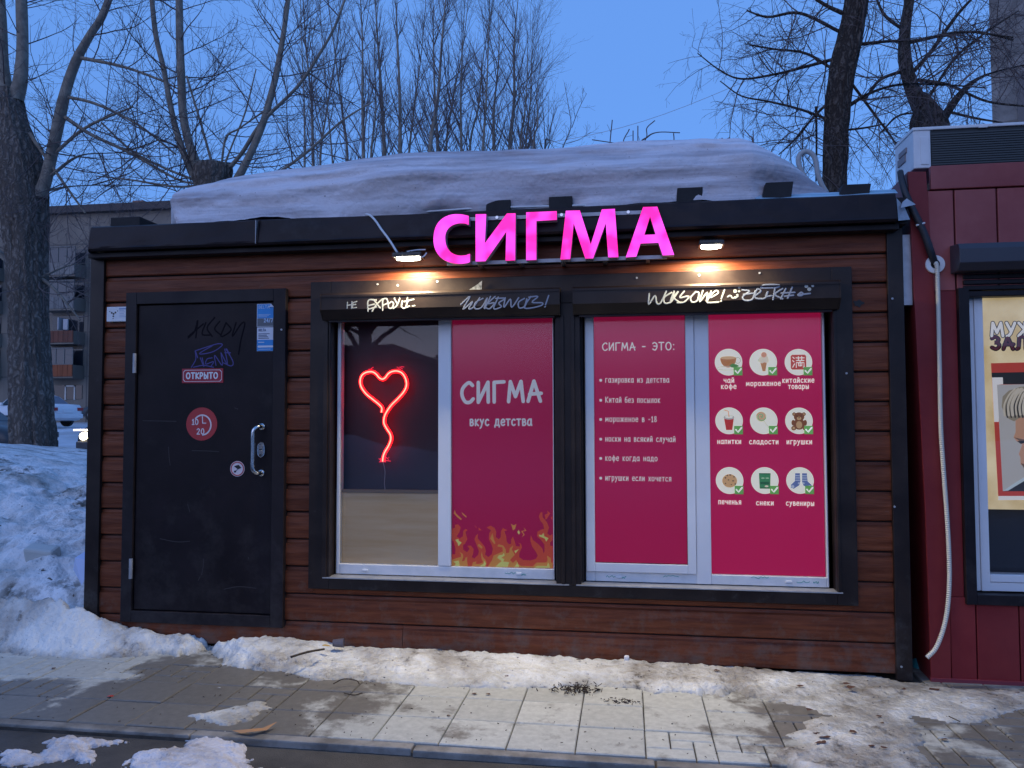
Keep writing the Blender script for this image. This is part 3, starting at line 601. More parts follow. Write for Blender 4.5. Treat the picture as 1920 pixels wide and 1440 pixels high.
# drain caps and the green scrawls the fitters left
for px, py in ((685, 1069.5), (973, 1076), (1160, 1082), (1479, 1091)):
    x, z = F(px, py, FY); mb = MB(); mb.box(x - .017, x + .017, FY - .008, FY + .002, z - .006, z + .007); mb.build('drain_cap', M['pvc'], K, bev=.003)
M['greenink'] = mat('green_ink', (.10, .38, .32), .6)
rg = random.Random(3)
for px, py, w in ((957, 1075, 10), (982, 1077, 4), (1147, 1081, 10), (1170, 1082.5, 4), (1258, 1080, 14), (1506, 1090.5, 12), (1530, 1092, 5), (1425, 1083, 16)):
    P = [F(px - w + 2 * w * i / 9, py + rg.uniform(-2, 2), FY) for i in range(10)]; mb = MB(); mb.stroke(smooth(P, 3), .0016, FY - .0006); mb.build('pen_mark', M['greenink'], K)
# glass
mb = MB(); mb.box(-1.702, -1.100, FY + .016, FY + .020, .517, 2.01); mb.build('pane', M['glass'], K)
mb = MB(); mb.box(-1.023, -.425, FY + .016, FY + .020, .517, 2.01); mb.build('pane', M['glass2'], K)
mb = MB(); mb.box(-.188, .325, FY + .006, FY + .010, .562, 2.01); mb.build('pane', M['glass2'], K)
mb = MB(); mb.box(.453, 1.062, FY + .016, FY + .020, .511, 2.01); mb.build('pane', M['glass2'], K)
# plywood shutting off the foot of the left window, and its batten
px_, zz = F(730, 924, .085); mb = MB(); mb.box(-1.74, -1.09, .085, .097, .44, zz); mb.build('plywood_board', M['ply'], K)
mb = MB(); mb.box(-1.74, -1.09, .075, .100, zz, zz + .018); mb.build('batten', mat('brown_batten', (.26, .17, .10), .6), K)
# panel added behind the neon heart to catch its glow, dark panels beside it
mb = MB(); mb.box(-1.78, -1.05, .15, .16, .44, 2.02); mb.build('inner_panel', mat('glow_catching_panel', (.040, .022, .028), .6), K)
mb = MB(); mb.box(-1.045, -1.035, .07, .43, .44, 2.02); mb.box(-1.79, -1.78, .07, .43, .44, 2.02); mb.build('inner_panel', M['dark'], K)
mb = MB(); mb.box(-1.035, 1.09, .10, .11, .45, 2.02); mb.build('inner_panel', M['dark'], K)
# metal fascia in three dented lengths, plus corner pieces
def fascia(x0, x1, nm='fascia', seed=0, ztop=2.560, zbot=2.405, tl0=0):
    xs = np.linspace(x0, x1, max(3, int((x1 - x0) / .03))); prof = [(-.02, zbot + .01), (-.125, zbot), (-.136, zbot + .012)] + [(-.136 + .022 * t, zbot + .012 + (ztop - zbot - .02) * t) for t in np.linspace(.08, 1, 8)] + [(-.10, ztop), (.0, ztop + .004)]
    v = []
    for x in xs:
        for i, (y, z) in enumerate(prof):
            d = 0
            if 2 < i < len(prof) - 2: d = .020 * float(fbm(x * 3.1 + seed, z * 7 + seed, 3, 40)) + .012 * max(0, float(fbm(x * 9, z * 11, 2, 43)))
            sag = .010 * float(fbm(x * 2.0, 3.3, 3, 50)) if i >= len(prof) - 2 else 0
            v.append((x, y + d, z + sag))
    n = len(prof); m_ = len(xs)
    q = [(i * n + j, (i + 1) * n + j, (i + 1) * n + j + 1, i * n + j + 1) for i in range(m_ - 1) for j in range(n - 1)]
    mb = MB(); mb.add(v, q); return mb.build(nm, M['fascia'], K, sm=False)
fascia(-3.25, -2.165, seed=1); fascia(-2.160, 1.405, seed=5)
f2 = fascia(-2.185, -2.150, seed=9); f2.location.y = -.004
for x in (-2.163,):
    mb = MB(); mb.box(x, x + .003, -.142, -.10, 2.41, 2.55); mb.build('seam', M['galv'], K)
# left return of the fascia, folded round the corner
mb = MB()
c0 = F(168, 477, -.13); c1 = F(180, 425, -.09)
v = [(-3.250, -.138, 2.402), (-3.248, -.112, 2.560), (c1[0] - .02, -.05, 2.555), (c0[0] - .04, -.06, 2.398), (-3.33, .4, 2.56), (-3.37, .4, 2.40), (-3.33, 2.45, 2.56), (-3.37, 2.45, 2.40)]
mb.add(v, [(0, 3, 2, 1), (3, 5, 4, 2), (5, 7, 6, 4)]); mb.build('fascia', M['fascia'], K)
mb = MB(); mb.add([(1.408, -.137, 2.405), (1.475, -.11, 2.415), (1.455, -.09, 2.49), (1.408, -.118, 2.53)], [(0, 1, 2, 3)]); mb.add([(1.425, -.125, 2.475), (1.50, -.125, 2.49), (1.465, -.10, 2.53), (1.44, -.11, 2.51)], [(0, 1, 2, 3)]); mb.build('torn_flashing', M['galv'], K)
mb = MB(); mb.box(1.408, 1.47, -.09, 2.4, 2.40, 2.54); mb.build('fascia', M['fascia'], K)
# soffit batten under the fascia
mb = MB(); mb.box(-3.29, 1.43, -.085, -.004, 2.372, 2.402); mb.build('soffit_board', M['frame'], K, bev=.003)
mb = MB(); mb.box(-3.33, 1.46, -.02, 2.45, 2.42, 2.53); mb.build('roof_deck', M['blackwood'], K)
mb = MB(); mb.box(1.467, 1.515, .0, .06, 1.98, 2.36); mb.build('metal_strip', M['galv'], K)
# hole burnt into a plank
x, z = F(1609, 569, -.003); mb = MB(); mb.poly([(x + .026 * math.cos(a) * (1 + .3 * math.sin(3 * a + 1)), z + .018 * math.sin(a) * (1 + .3 * math.cos(5 * a))) for a in np.arange(20) * math.pi / 10], -.0065, -.002); mb.build('knot_hole', M['black'], K)
# butts of the roof beams standing above the fascia
for i, (a, b, t_, bt) in enumerate([(207, 262, 408, 426), (382, 423, 408, 425), (727, 757, 397, 410), (911, 957, 376, 402), (1029, 1073, 369, 398), (1270, 1318, 352, 388), (1436, 1488, 342, 382), (1580, 1634, 346, 374)]):
    x0, zt = F(a, t_, -.06); x1, _ = F(b, t_, -.06); sk = .03 if i in (6, 7) else .01 if i == 5 else 0
    v = [(x0 - sk, -.06, 2.54), (x1 - sk * .6, -.06, 2.54), (x1, -.06, zt), (x0, -.06, zt), (x0 - sk, 2.3, 2.54), (x1 - sk, 2.3, 2.54), (x1, 2.3, zt - .02), (x0, 2.3, zt - .02)]
    mb = MB(); mb.add(v, [(0, 1, 2, 3), (1, 5, 6, 2), (3, 2, 6, 7), (4, 0, 3, 7), (5, 4, 7, 6)]); mb.build('roof_beam', M['blackwood'], K, bev=.004)
mb = MB()
mb.tube(smooth([(F(720, 400, -.05)[0], -.05, 2.575), (F(830, 392, -.05)[0], -.05, 2.585), (F(910, 385, -.05)[0], -.05, 2.59), (F(1000, 381, -.05)[0], -.05, 2.585), (F(1180, 378, -.05)[0], -.055, 2.578), (F(1265, 374, -.05)[0], -.05, 2.60)], 6), .006, 6)
mb.build('roof_cable', M['cream'], K)
# bluish plastic film lying on the roof at the right
xs = np.linspace(.70, 1.43, 40); v = []
for x in xs:
    for y, z in ((-.075, 2.566), (-.03, 2.60), (.3, 2.62), (1.2, 2.60)): v.append((x, y, z + .02 * float(fbm(x * 6, y * 5, 3, 60))))
mb = MB(); mb.add(v, [(i * 4 + j, (i + 1) * 4 + j, (i + 1) * 4 + j + 1, i * 4 + j + 1) for i in range(39) for j in range(3)]); mb.build('roof_film', mat('pale_blue_film', (.38, .52, .62), .3, col2=(.12, .32, .42), scale=3, stretch=(.5, 2, 30), thr=(.45, .6)), K, sm=True)

# ------------------------------------------------------------------ snow lying on the kiosk roof
tx = [(320, 410), (324, 395), (345, 378), (380, 362), (450, 345), (560, 330), (640, 322), (770, 308), (900, 295), (1000, 289), (1100, 283), (1180, 279), (1260, 275), (1380, 272), (1415, 279), (1450, 293), (1480, 310), (1510, 330), (1540, 348), (1558, 358)]
TXZ = np.array([F(px, py, .35) for px, py in tx]); BX = np.array([F(px, py, -.03) for px, py in [(320, 415), (480, 405), (640, 395), (760, 400), (900, 388), (1040, 385), (1130, 386), (1230, 372), (1290, 360), (1380, 372), (1440, 366), (1560, 360)]])
nS, nT = 340, 60; v = np.zeros((nS, nT, 3))
sx0, sx1 = TXZ[0, 0], TXZ[-1, 0]
for i in range(nS):
    X = sx0 + (sx1 - sx0) * i / (nS - 1); top = np.interp(X, TXZ[:, 0], TXZ[:, 1]); 
    xf = X * .93 - .05 if X < 0 else X; bot = 2.565 + .012 * math.sin(X * 5) + .035 * float(fbm(X * 5, 8.8, 4, 81)) - .045 * math.exp(-((X + 1.35) / .38) ** 2); top = max(top, bot + .012); h = top - bot
    edge = min(1, (X - sx0) / .16 + .02, (sx1 - X) / .5 + .02); over = math.exp(-((X + 1.35) / .38) ** 2)
    for j in range(nT):
        t = j / (nT - 1)
        if t < .5:      # front face
            u = t / .5; a = u * math.pi / 2
            y = -.06 - .085 * over * math.sin(a * 2) ** .5 * (1 if u < .5 else max(0, 1 - (u - .5) * 2)) + .42 * (1 - math.cos(a)) ** 1.35 * 1.0 + (1 - edge) * .25; z = bot + h * math.sin(a) ** .72
        else:
            u = (t - .5) / .5; y = .36 + (1 - edge) * .25 + u * 1.95; z = top - .10 * u * h / .4 - max(0, u - .9) * h * 6
        front = 1 - sst(.3, .7, t); xx = X * (1 - .045 * (1 - t * 2 if t < .5 else 0))
        lay = .034 * float(fbm(X * .9, z * 24, 3, 71)) + .035 * float(fbm(X * 2.2, z * 9, 3, 72))
        hollow = .16 * max(0, float(fbm(X * 2.6 + 3, 1.7, 3, 73)) - .02) * (1 - sst(bot, bot + .10, z)) * front
        v[i, j] = (xx, y - float(front) * lay * 2.2 * edge + hollow * 1.5, z + .022 * float(fbm(X * 3, y * 3, 4, 74)) * (t > .3) + hollow * .4)
idx = np.arange(nS * nT).reshape(nS, nT); q = np.stack([idx[:-1, :-1], idx[1:, :-1], idx[1:, 1:], idx[:-1, 1:]], -1).reshape(-1, 4)
mb = MB(); mb.add(v.reshape(-1, 3), q); o = mb.build('roof_snow', M['roofsnow'], sm=True); tag(o, 'thick layered slab of old snow lying on the brown kiosk roof', 'snow')

# ------------------------------------------------------------------ pen-stroke lettering
def ell(cx, cz, rx, rz, a0=0, a1=360, n=14):
    return [(cx + rx * math.cos(math.radians(a0 + (a1 - a0) * i / (n - 1))), cz + rz * math.sin(math.radians(a0 + (a1 - a0) * i / (n - 1)))) for i in range(n)]
GL = {  # width, strokes ('s' = smoothed)
 'а': (.78, ['s', (.62, .88), (.36, 1), (.07, .65), (.1, .15), (.38, 0), (.60, .3), (.66, .8)], [(.67, 1), (.66, .25), (.76, 0)]),
 'б': (.72, ['s', (.66, 1.42), (.25, 1.3), (.06, .85), (.05, .35), (.32, 0), (.62, .25), (.60, .68), (.35, .85), (.1, .6)]),
 'в': (.68, [(.1, 1), (.1, 0)], ['s', (.1, 1), (.42, 1), (.55, .78), (.42, .58), (.12, .54)], ['s', (.12, .54), (.5, .5), (.62, .25), (.45, .02), (.1, 0)]),
 'г': (.62, [(.1, 0), (.1, 1), (.58, 1)]),
 'д': (.86, [(.02, -.25), (.03, .04), (.80, .04), (.82, -.25)], [(.16, .04), (.28, 1), (.66, 1), (.66, .04)]),
 'е': (.70, ['s', (.08, .5), (.62, .56), (.54, .93), (.3, 1), (.07, .65), (.1, .18), (.38, 0), (.64, .16)]),
 'ж': (1.0, [(.5, 1), (.5, 0)], [(.06, 1), (.46, .5), (.0, 0)], [(.94, 1), (.54, .5), (1, 0)]),
 'з': (.64, ['s', (.06, .9), (.32, 1), (.54, .8), (.4, .56), (.24, .53), (.45, .5), (.6, .25), (.38, 0), (.04, .12)]),
 'и': (.72, [(.1, 1), (.1, 0), (.6, 1), (.6, 0)]),
 'й': (.72, [(.1, 1), (.1, 0), (.6, 1), (.6, 0)], ['s', (.2, 1.36), (.35, 1.22), (.5, 1.36)]),
 'к': (.66, [(.1, 1), (.1, 0)], [(.6, 1), (.13, .45), (.62, 0)]),
 'л': (.72, ['s', (.0, .02), (.14, .12), (.24, .6), (.28, 1)], [(.28, 1), (.6, 1), (.6, 0)]),
 'м': (.90, [(.06, 0), (.14, 1), (.44, .25), (.74, 1), (.82, 0)]),
 'н': (.72, [(.1, 1), (.1, 0)], [(.1, .5), (.6, .5)], [(.6, 1), (.6, 0)]),
 'о': (.76, ['c', *ell(.37, .5, .32, .5)[:-1]]),
 'п': (.72, [(.1, 0), (.1, 1), (.6, 1), (.6, 0)]),
 'р': (.72, [(.1, 1), (.1, -.45)], ['s', (.1, .8), (.36, 1), (.62, .75), (.60, .25), (.36, 0), (.1, .15)]),
 'с': (.68, ['s', (.6, .86), (.36, 1), (.08, .68), (.1, .2), (.38, 0), (.62, .15)]),
 'т': (.72, [(.02, 1), (.68, 1)], [(.35, 1), (.35, 0)]),
 'у': (.70, [(.06, 1), (.36, .32)], ['s', (.64, 1), (.38, .3), (.2, -.25), (.04, -.42)]),
 'ф': (.90, [(.45, 1.35), (.45, -.4)], ['c', *ell(.45, .5, .38, .45)[:-1]]),
 'х': (.66, [(.06, 1), (.6, 0)], [(.6, 1), (.04, 0)]),
 'ч': (.70, ['s', (.08, 1), (.12, .55), (.58, .52)], [(.6, 1), (.6, 0)]),
 'ш': (1.0, [(.1, 1), (.1, 0), (.88, 0), (.88, 1)], [(.49, 1), (.49, 0)]),
 'ы': (.90, [(.1, 1), (.1, 0)], ['s', (.1, .56), (.42, .5), (.52, .25), (.4, 0), (.1, 0)], [(.78, 1), (.78, 0)]),
 'ь': (.64, [(.1, 1), (.1, 0)], ['s', (.1, .56), (.42, .5), (.52, .25), (.4, 0), (.1, 0)]),
 'я': (.70, [(.6, 0), (.6, 1)], ['s', (.6, 1), (.24, .98), (.1, .74), (.26, .5), (.6, .48)], [(.34, .48), (.05, 0)]),
 'С': (.98, ['s', (.9, 1.2), (.6, 1.4), (.15, 1.0), (.1, .5), (.35, .05), (.7, .02), (.95, .25)]),
 'И': (.95, [(.1, 1.4), (.1, 0), (.84, 1.4), (.86, 0)]),
 'Г': (.85, [(.1, 0), (.1, 1.38), (.84, 1.4)]),
 'М': (1.25, [(.08, 0), (.22, 1.4), (.6, .35), (1.02, 1.4), (1.18, 0)]),
 'А': (1.05, [(.04, 0), (.48, 1.4), (.96, 0)], [(.16, .50), (1.02, .54)]),
 'Э': (.92, ['s', (.08, 1.2), (.4, 1.4), (.8, 1.1), (.84, .5), (.5, 0), (.08, .18)], [(.28, .72), (.84, .72)]),
 'Т': (.95, [(.02, 1.4), (.90, 1.4)], [(.46, 1.4), (.46, 0)]),
 'О': (1.1, ['c', *ell(.54, .7, .46, .7)[:-1]]),
 'К': (.86, [(.1, 1.4), (.1, 0)], [(.8, 1.4), (.14, .65), (.82, 0)]),
 'Р': (.86, [(.1, 1.4), (.1, 0)], ['s', (.1, 1.4), (.5, 1.4), (.74, 1.02), (.5, .62), (.1, .60)]),
 'Ы': (1.12, [(.1, 1.4), (.1, 0)], ['s', (.1, .82), (.46, .82), (.66, .42), (.46, .02), (.1, 0)], [(1.0, 1.4), (1.0, 0)]),
 'У': (.95, [(.06, 1.4), (.48, .5)], [(.88, 1.4), (.42, .25), (.2, 0), (.08, 0)]), 'Ж': (1.3, [(.65, 1.4), (.65, 0)], [(.05, 1.4), (.6, .7), (.0, 0)], [(1.25, 1.4), (.7, .7), (1.3, 0)]),
 'З': (.85, ['s', (.08, 1.2), (.4, 1.4), (.72, 1.1), (.5, .76), (.3, .74), (.6, .7), (.78, .35), (.45, 0), (.06, .18)]), 'Л': (1.0, [(.02, 0), (.18, .1), (.3, 1.4), (.86, 1.4), (.86, 0)]),
 'Н': (.95, [(.1, 1.4), (.1, 0)], [(.1, .7), (.8, .7)], [(.82, 1.4), (.82, 0)]), 'Е': (.8, [(.7, 1.4), (.1, 1.4), (.1, 0), (.7, 0)], [(.1, .72), (.6, .72)]),
 'D': (.9, [(.1, 0), (.1, 1.4)], ['s', (.1, 1.4), (.5, 1.35), (.76, .7), (.5, .05), (.1, 0)]), 'E': (.8, [(.7, 1.4), (.1, 1.4), (.1, 0), (.7, 0)], [(.1, .72), (.6, .72)]),
 'L': (.75, [(.1, 1.4), (.1, 0), (.66, 0)]), 'T': (.9, [(.02, 1.4), (.86, 1.4)], [(.44, 1.4), (.44, 0)]),
 '1': (.5, [(.08, 1.05), (.3, 1.35), (.3, 0)], [(.06, 0), (.52, 0)]), '0': (.82, ['c', *ell(.4, .68, .33, .68)[:-1]]),
 '2': (.78, ['s', (.06, 1.1), (.35, 1.38), (.66, 1.05), (.45, .55), (.06, .02)], [(.06, .0), (.7, .0)]),
 '4': (.82, [(.58, 0), (.58, 1.38), (.05, .42), (.76, .42)]), '7': (.75, [(.05, 1.38), (.68, 1.38), (.25, 0)]),
 '8': (.78, ['c', (.38, 1.38), (.62, 1.1), (.38, .75), (.1, .35), (.38, .0), (.68, .35), (.38, .75), (.14, 1.1)]),
 '-': (.55, [(.08, .6), (.45, .6)]), '–': (.95, [(.2, .65), (.72, .65)]), ':': (.3, [(.12, .95), (.12, 1.0)], [(.12, .08), (.12, .13)]), '/': (.6, [(.02, -.1), (.5, 1.5)]),
 '!': (.4, [(.3, 1.4), (.2, .4)], [(.14, .0), (.15, .04)]), ' ': (.55,)}
def write(mb, s, xl, xr, z, h, r, Y, slope=0.0, sp=.26):
    "letters between xl and xr on the baseline z; h = height of a small letter"
    s = s.replace('A', 'А'); ws = [GL[c][0] for c in s]; tot = sum(ws) + sp * (len(s) - 1) - .1; kx = (xr - xl) / tot; x = xl
    for c, w in zip(s, ws):
        for st in GL[c][1:]:
            md = ''
            if isinstance(st[0], str): md = st[0]; st = st[1:]
            P = [(x + a * kx, z + b * h + slope * (x + a * kx - xl)) for a, b in st]
            if md == 'c': mb.stroke(smooth(P, 3, True), r, Y, closed=True)
            elif md == 's': mb.stroke(smooth(P, 4), r, Y)
            else:
                Q = []
                for p, q_ in zip(P, P[1:]):     # keep corners crisp: one stroke per straight run
                    mb.stroke([p, q_], r, Y)
        x += (w + sp) * kx
def wpx(mb, s, pl, pr, py, hpx, rpx, Y, py2=None):
    xl, z = F(pl, py, Y); xr, z2 = F(pr, py2 if py2 is not None else py, Y); _, zt = F(pl, py - hpx, Y); h = zt - z
    sl = (z2 - z) / (xr - xl) if py2 is not None else 0
    write(mb, s, xl, xr, z, h, rpx * h / hpx, Y, sl)

# ------------------------------------------------------------------ posters behind the glass
PY = FY + .026
M['pw1'] = backlit(mat('heading_white', (.84, .84, .86), .45), .16)
def poster(label, x0, x1, z0, z1, group, glow):
    t = thing('window_poster', label, 'poster', group, loc=((x0 + x1) / 2, PY, z0))
    mb = MB(); mb.box(x0, x1, PY, PY + .003, z0, z1); mb.build('poster_sheet', backlit(mat('crimson_vinyl', (.50, .012, .080), .35, spec=.2), glow, (1, 1, 1.1)), t); return t
GP = 'crimson posters behind the kiosk windows'
LY = PY - .0012
p1 = poster('crimson window poster with large white shop name above a band of orange flames', -1.022, -.4255, .518, 2.0, GP, .20)
mb = MB(); wpx(mb, 'СИГМА', 864, 1013, 755, 26.5, 3.4, LY, 752); mb.build('lettering', M['pw1'], p1)
mb = MB(); wpx(mb, 'вкус детства', 881, 996, 798, 11.5, 1.5, LY, 797.5); mb.build('lettering', M['pw1'], p1)
def FP(L, Y=LY): return [F(820 + a / 7.2, 900 + b / 7.2, Y) for a, b in L]
red = [(183, 1170), (185, 1000), (240, 1005), (245, 930), (220, 830), (188, 800), (188, 665), (240, 640), (235, 605), (280, 598), (315, 640), (300, 700), (262, 760), (300, 790), (345, 760), (350, 690), (375, 662), (412, 675), (380, 700), (405, 800), (375, 860), (345, 880), (350, 940), (400, 975), (435, 930), (405, 890), (450, 885), (490, 930), (485, 990), (465, 1040), (500, 1060), (550, 1010), (560, 960), (530, 880), (500, 800), (520, 750), (550, 725), (545, 790), (600, 850), (640, 900), (655, 960), (645, 1010), (690, 1040), (735, 1000), (748, 930), (730, 870), (695, 800), (700, 720), (725, 680), (665, 640), (720, 616), (775, 650), (795, 700), (790, 770), (830, 800), (855, 770), (860, 690), (885, 648), (945, 680), (905, 690), (930, 760), (935, 830), (965, 870), (995, 860), (998, 800), (1020, 762), (1045, 830), (1060, 890), (1110, 900), (1115, 865), (1085, 845), (1130, 860), (1143, 910), (1110, 980), (1105, 1040), (1160, 1080), (1260, 1085), (1330, 1065), (1355, 1020), (1330, 970), (1280, 900), (1255, 820), (1262, 745), (1290, 810), (1370, 870), (1420, 930), (1435, 990), (1447, 960), (1445, 870), (1400, 810), (1345, 760), (1350, 700), (1400, 670), (1440, 660), (1430, 600), (1390, 550), (1370, 490), (1390, 440), (1418, 432), (1420, 500), (1480, 570), (1508, 640), (1485, 720), (1520, 750), (1554, 730), (1554, 810), (1520, 850), (1530, 890), (1556, 890), (1558, 1186)]
def fl(lists, m, dy):
    for L in lists: mb = MB(); mb.poly(FP(L, LY), LY - dy, LY - dy + .0006); mb.build('flame_print', m, p1)
M['fr'] = mat('flame_red', (.88, .105, .05), .4); M['fo'] = mat('flame_orange', (.92, .38, .08), .4); M['fy'] = mat('flame_yellow', (.92, .88, .24), .4)
fl([red, [(1480, 410), (1525, 450), (1480, 520), (1460, 540), (1450, 470), (1490, 450)], [(500, 605), (540, 650), (520, 640)], [(555, 640), (600, 680), (560, 680)], [(1530, 510), (1552, 490), (1552, 540)]], M['fr'], 0)
fl([[(184, 1168), (190, 1080), (260, 1055), (320, 1040), (318, 1000), (300, 968), (345, 1000), (350, 1040), (330, 1100), (365, 1090), (380, 1050), (405, 1035), (400, 1090), (415, 1170)],
    [(465, 1172), (480, 1110), (530, 1100), (515, 1130), (560, 1135), (620, 1110), (600, 1070), (590, 1010), (600, 970), (615, 1040), (650, 1080), (665, 1110), (655, 1174)],
    [(680, 1172), (740, 1080), (760, 1020), (830, 990), (885, 965), (880, 910), (810, 895), (825, 868), (890, 885), (920, 930), (930, 990), (970, 980), (980, 920), (1025, 882), (1005, 940), (1045, 1010), (980, 1080), (1020, 1120), (1065, 1078), (1090, 1130), (1130, 1160), (1290, 1165), (1340, 1115), (1470, 1115), (1490, 1080), (1480, 1020), (1530, 1055), (1535, 1120), (1556, 1110), (1556, 1187)],
    [(745, 715), (760, 790), (785, 860), (765, 860), (715, 790)], [(560, 860), (610, 905), (600, 930), (545, 885)], [(235, 402), (250, 450), (330, 525), (320, 542), (262, 495), (222, 450)], [(325, 432), (395, 490), (390, 508), (345, 470)],
    [(992, 592), (1030, 612), (1068, 595), (1050, 660), (1020, 680), (1005, 625)], [(1165, 640), (1203, 685), (1150, 695), (1180, 740), (1140, 770), (1165, 735), (1130, 690), (1185, 680)]], M['fo'], .0008)
fl([[(780, 1170), (835, 1120), (870, 1095), (808, 1050), (830, 1015), (880, 1008), (897, 982), (912, 1020), (865, 1045), (905, 1070), (890, 1100), (970, 1108), (950, 1172)], [(217, 1100), (290, 1085), (305, 1162), (230, 1160), (250, 1130)], [(565, 1166), (625, 1130), (635, 1088), (660, 1130), (640, 1166)],
    [(1035, 1172), (1060, 1150), (1080, 1105), (1105, 1176)], [(1300, 1184), (1350, 1158), (1480, 1160), (1495, 1110), (1515, 1150), (1520, 1186)], [(243, 808), (285, 795), (290, 820), (330, 845), (285, 895), (275, 855)], [(1368, 738), (1410, 742), (1435, 712), (1445, 760), (1502, 785), (1470, 832), (1450, 790), (1380, 762)],
    [(1040, 955), (1062, 950), (1102, 932), (1055, 990)], [(1080, 705), (1098, 672), (1118, 715), (1100, 735)]], M['fy'], .0016)

for k_ in ('fr', 'fo', 'fy'): backlit(M[k_], .12)
p2 = poster('crimson window poster with white heading and a bulleted list of six lines', -.187, .324, .563, 2.0, GP, .30)
L2 = LY - .010
p2.children[0].location.y = -.010
mb = MB(); wpx(mb, 'СИГМА – ЭТО:', 1129, 1264, 657, 10.0, 1.1, L2, 656); mb.build('lettering', backlit(mat('list_white', (.80, .78, .78), .45), .32), p2)
for s_, r_, py, py2 in [('газировка из детства', 1254, 717, 717), ('Китай без посылок', 1237, 754.5, 755), ('мороженое в -18', 1231, 790.5, 791), ('носки на всякий случай', 1266, 827.5, 828.5), ('кофе когда надо', 1232, 863.5, 864.5), ('игрушки если хочется', 1258, 900.5, 902.5)]:
    mb = MB(); wpx(mb, s_, 1135, r_, py, 7.3, .72, L2, py2)
    x, z = F(1126.3, py - 4, L2); mb.disc(x, z, .0085, L2 - .0005, L2 + .001, 12); mb.build('list_line', bpy.data.materials['list_white'], p2)

p3 = poster('crimson window poster with nine round goods pictures in three rows', .454, 1.060, .512, 2.0, GP, .42)
M['pw3'] = backlit(mat('list_white', (.80, .78, .78), .45), .32)
def C(name, col, r=.45): 
    if name not in M: M[name] = mat(name, col, r)
    return M[name]
_C = C
def C(name, col, r=.45, k=.42): return backlit(_C(name, col, r), k)     # everything printed on this sheet is lit from behind
badge = C('badge_white', (.74, .76, .72), k=.58); green = C('tick_green', (.14, .42, .10))
M['pw2'] = C('caption_white', (.84, .78, .78), k=.65); M['tickw'] = C('tick_white', (.84, .84, .82), k=.6)
class Icon:
    def __init__(s, px, py):
        s.cx, s.cz = F(px, py, LY); x2, _ = F(px + 26, py, LY); s.r = x2 - s.cx
        mb = MB(); mb.disc(s.cx, s.cz, s.r, LY, LY + .001, 36); s.b = mb.build('goods_badge', badge, p3); s.k = 1
    def p(s, L): return [(s.cx + a * s.r, s.cz + b * s.r) for a, b in L]
    def poly(s, L, col, name): 
        s.k += 1; mb = MB(); y = LY - .0006 * s.k
        for q in (L if isinstance(L[0], list) else [L]): mb.poly(s.p(q), y, y + .0005)
        return mb.build(name, col, s.b)
    def line(s, L, w, col, name, closed=False):
        s.k += 1; mb = MB(); y = LY - .0006 * s.k
        for q in (L if isinstance(L[0], list) else [L]): mb.stroke(s.p(q), w * s.r, y, .0005, closed)
        return mb.build(name, col, s.b)
    def tick(s):
        s.k += 3; s.poly([(.35, -1.0), (.98, -1.0), (.98, -.38), (.35, -.38)], green, 'tick_box'); s.line([(.48, -.66), (.62, -.84), (.88, -.52)], .06, M['tickw'], 'tick_mark')
E8 = lambda cx, cz, rx, rz, a0=0, a1=360, n=18: ell(cx, cz, rx, rz, a0, a1, n)[:-1] if a1 - a0 == 360 else ell(cx, cz, rx, rz, a0, a1, n)
tea = C('tea_amber', (.50, .20, .06)); teal = C('tea_light', (.68, .45, .24)); leaf = C('leaf_green', (.09, .28, .07)); glassc = C('cup_grey', (.50, .52, .50))
i_ = Icon(1366, 679); i_.line(E8(.66, .12, .2, .22), .03, glassc, 'cup_handle', True); i_.poly(ell(-.02, .30, .58, .70, 180, 360, 16), tea, 'tea_cup'); i_.poly(E8(-.02, .32, .56, .12), teal, 'tea_top'); i_.line(E8(-.1, -.45, .75, .14), .02, glassc, 'saucer', True)
i_.poly([[(.05, -.25), (.3, -.1), (.6, -.2), (.75, -.3), (.5, -.42), (.2, -.4)]], leaf, 'mint_leaf'); i_.tick()
cone = C('cone_tan', (.55, .25, .10)); crm = C('ice_cream', (.80, .72, .58)); org = C('scoop_orange', (.70, .33, .20)); aqua = C('splash_aqua', (.42, .62, .52))
i_ = Icon(1431, 679); i_.poly([(-.30, .3), (.0, .55), (.38, .2), (.1, -.1), (-.4, .1)], aqua, 'syrup_splash'); i_.poly([(-.22, .0), (.26, .0), (.14, -.68), (-.06, -.68)], cone, 'cone'); i_.poly([(-.35, .05), (-.28, .3), (-.1, .5), (.15, .62), (.35, .4), (.42, .05), (.25, -.08), (.1, -.02), (-.1, -.1), (-.25, -.02)], crm, 'scoop'); i_.poly(E8(.05, .55, .2, .2), org, 'scoop_top'); i_.tick()
rt = C('tile_red', (.55, .07, .05))
i_ = Icon(1497, 679); a = .56; i_.poly([(-a + .1, -a), (a - .1, -a), (a, -a + .1), (a, a - .1), (a - .1, a), (-a + .1, a), (-a, a - .1), (-a, -a + .1)], rt, 'red_tile')
i_.line([[(-.40, .38), (-.30, .28)], [(-.42, .12), (-.32, .02)], [(-.42, -.38), (-.28, -.12)], [(-.18, .32), (.42, .32)], [(0, .42), (0, .18)], [(.24, .42), (.24, .18)], [(-.15, .12), (.40, .12)], [(.12, .12), (.12, -.30)], [(-.16, -.40), (-.16, -.04), (.40, -.04), (.40, -.38), (.34, -.38)], [(0, -.06), (0, -.28), (.24, -.28), (.24, -.06)]], .032, M['tickw'], 'character_print'); i_.tick()
cr_ = C('cup_red', (.55, .04, .03))
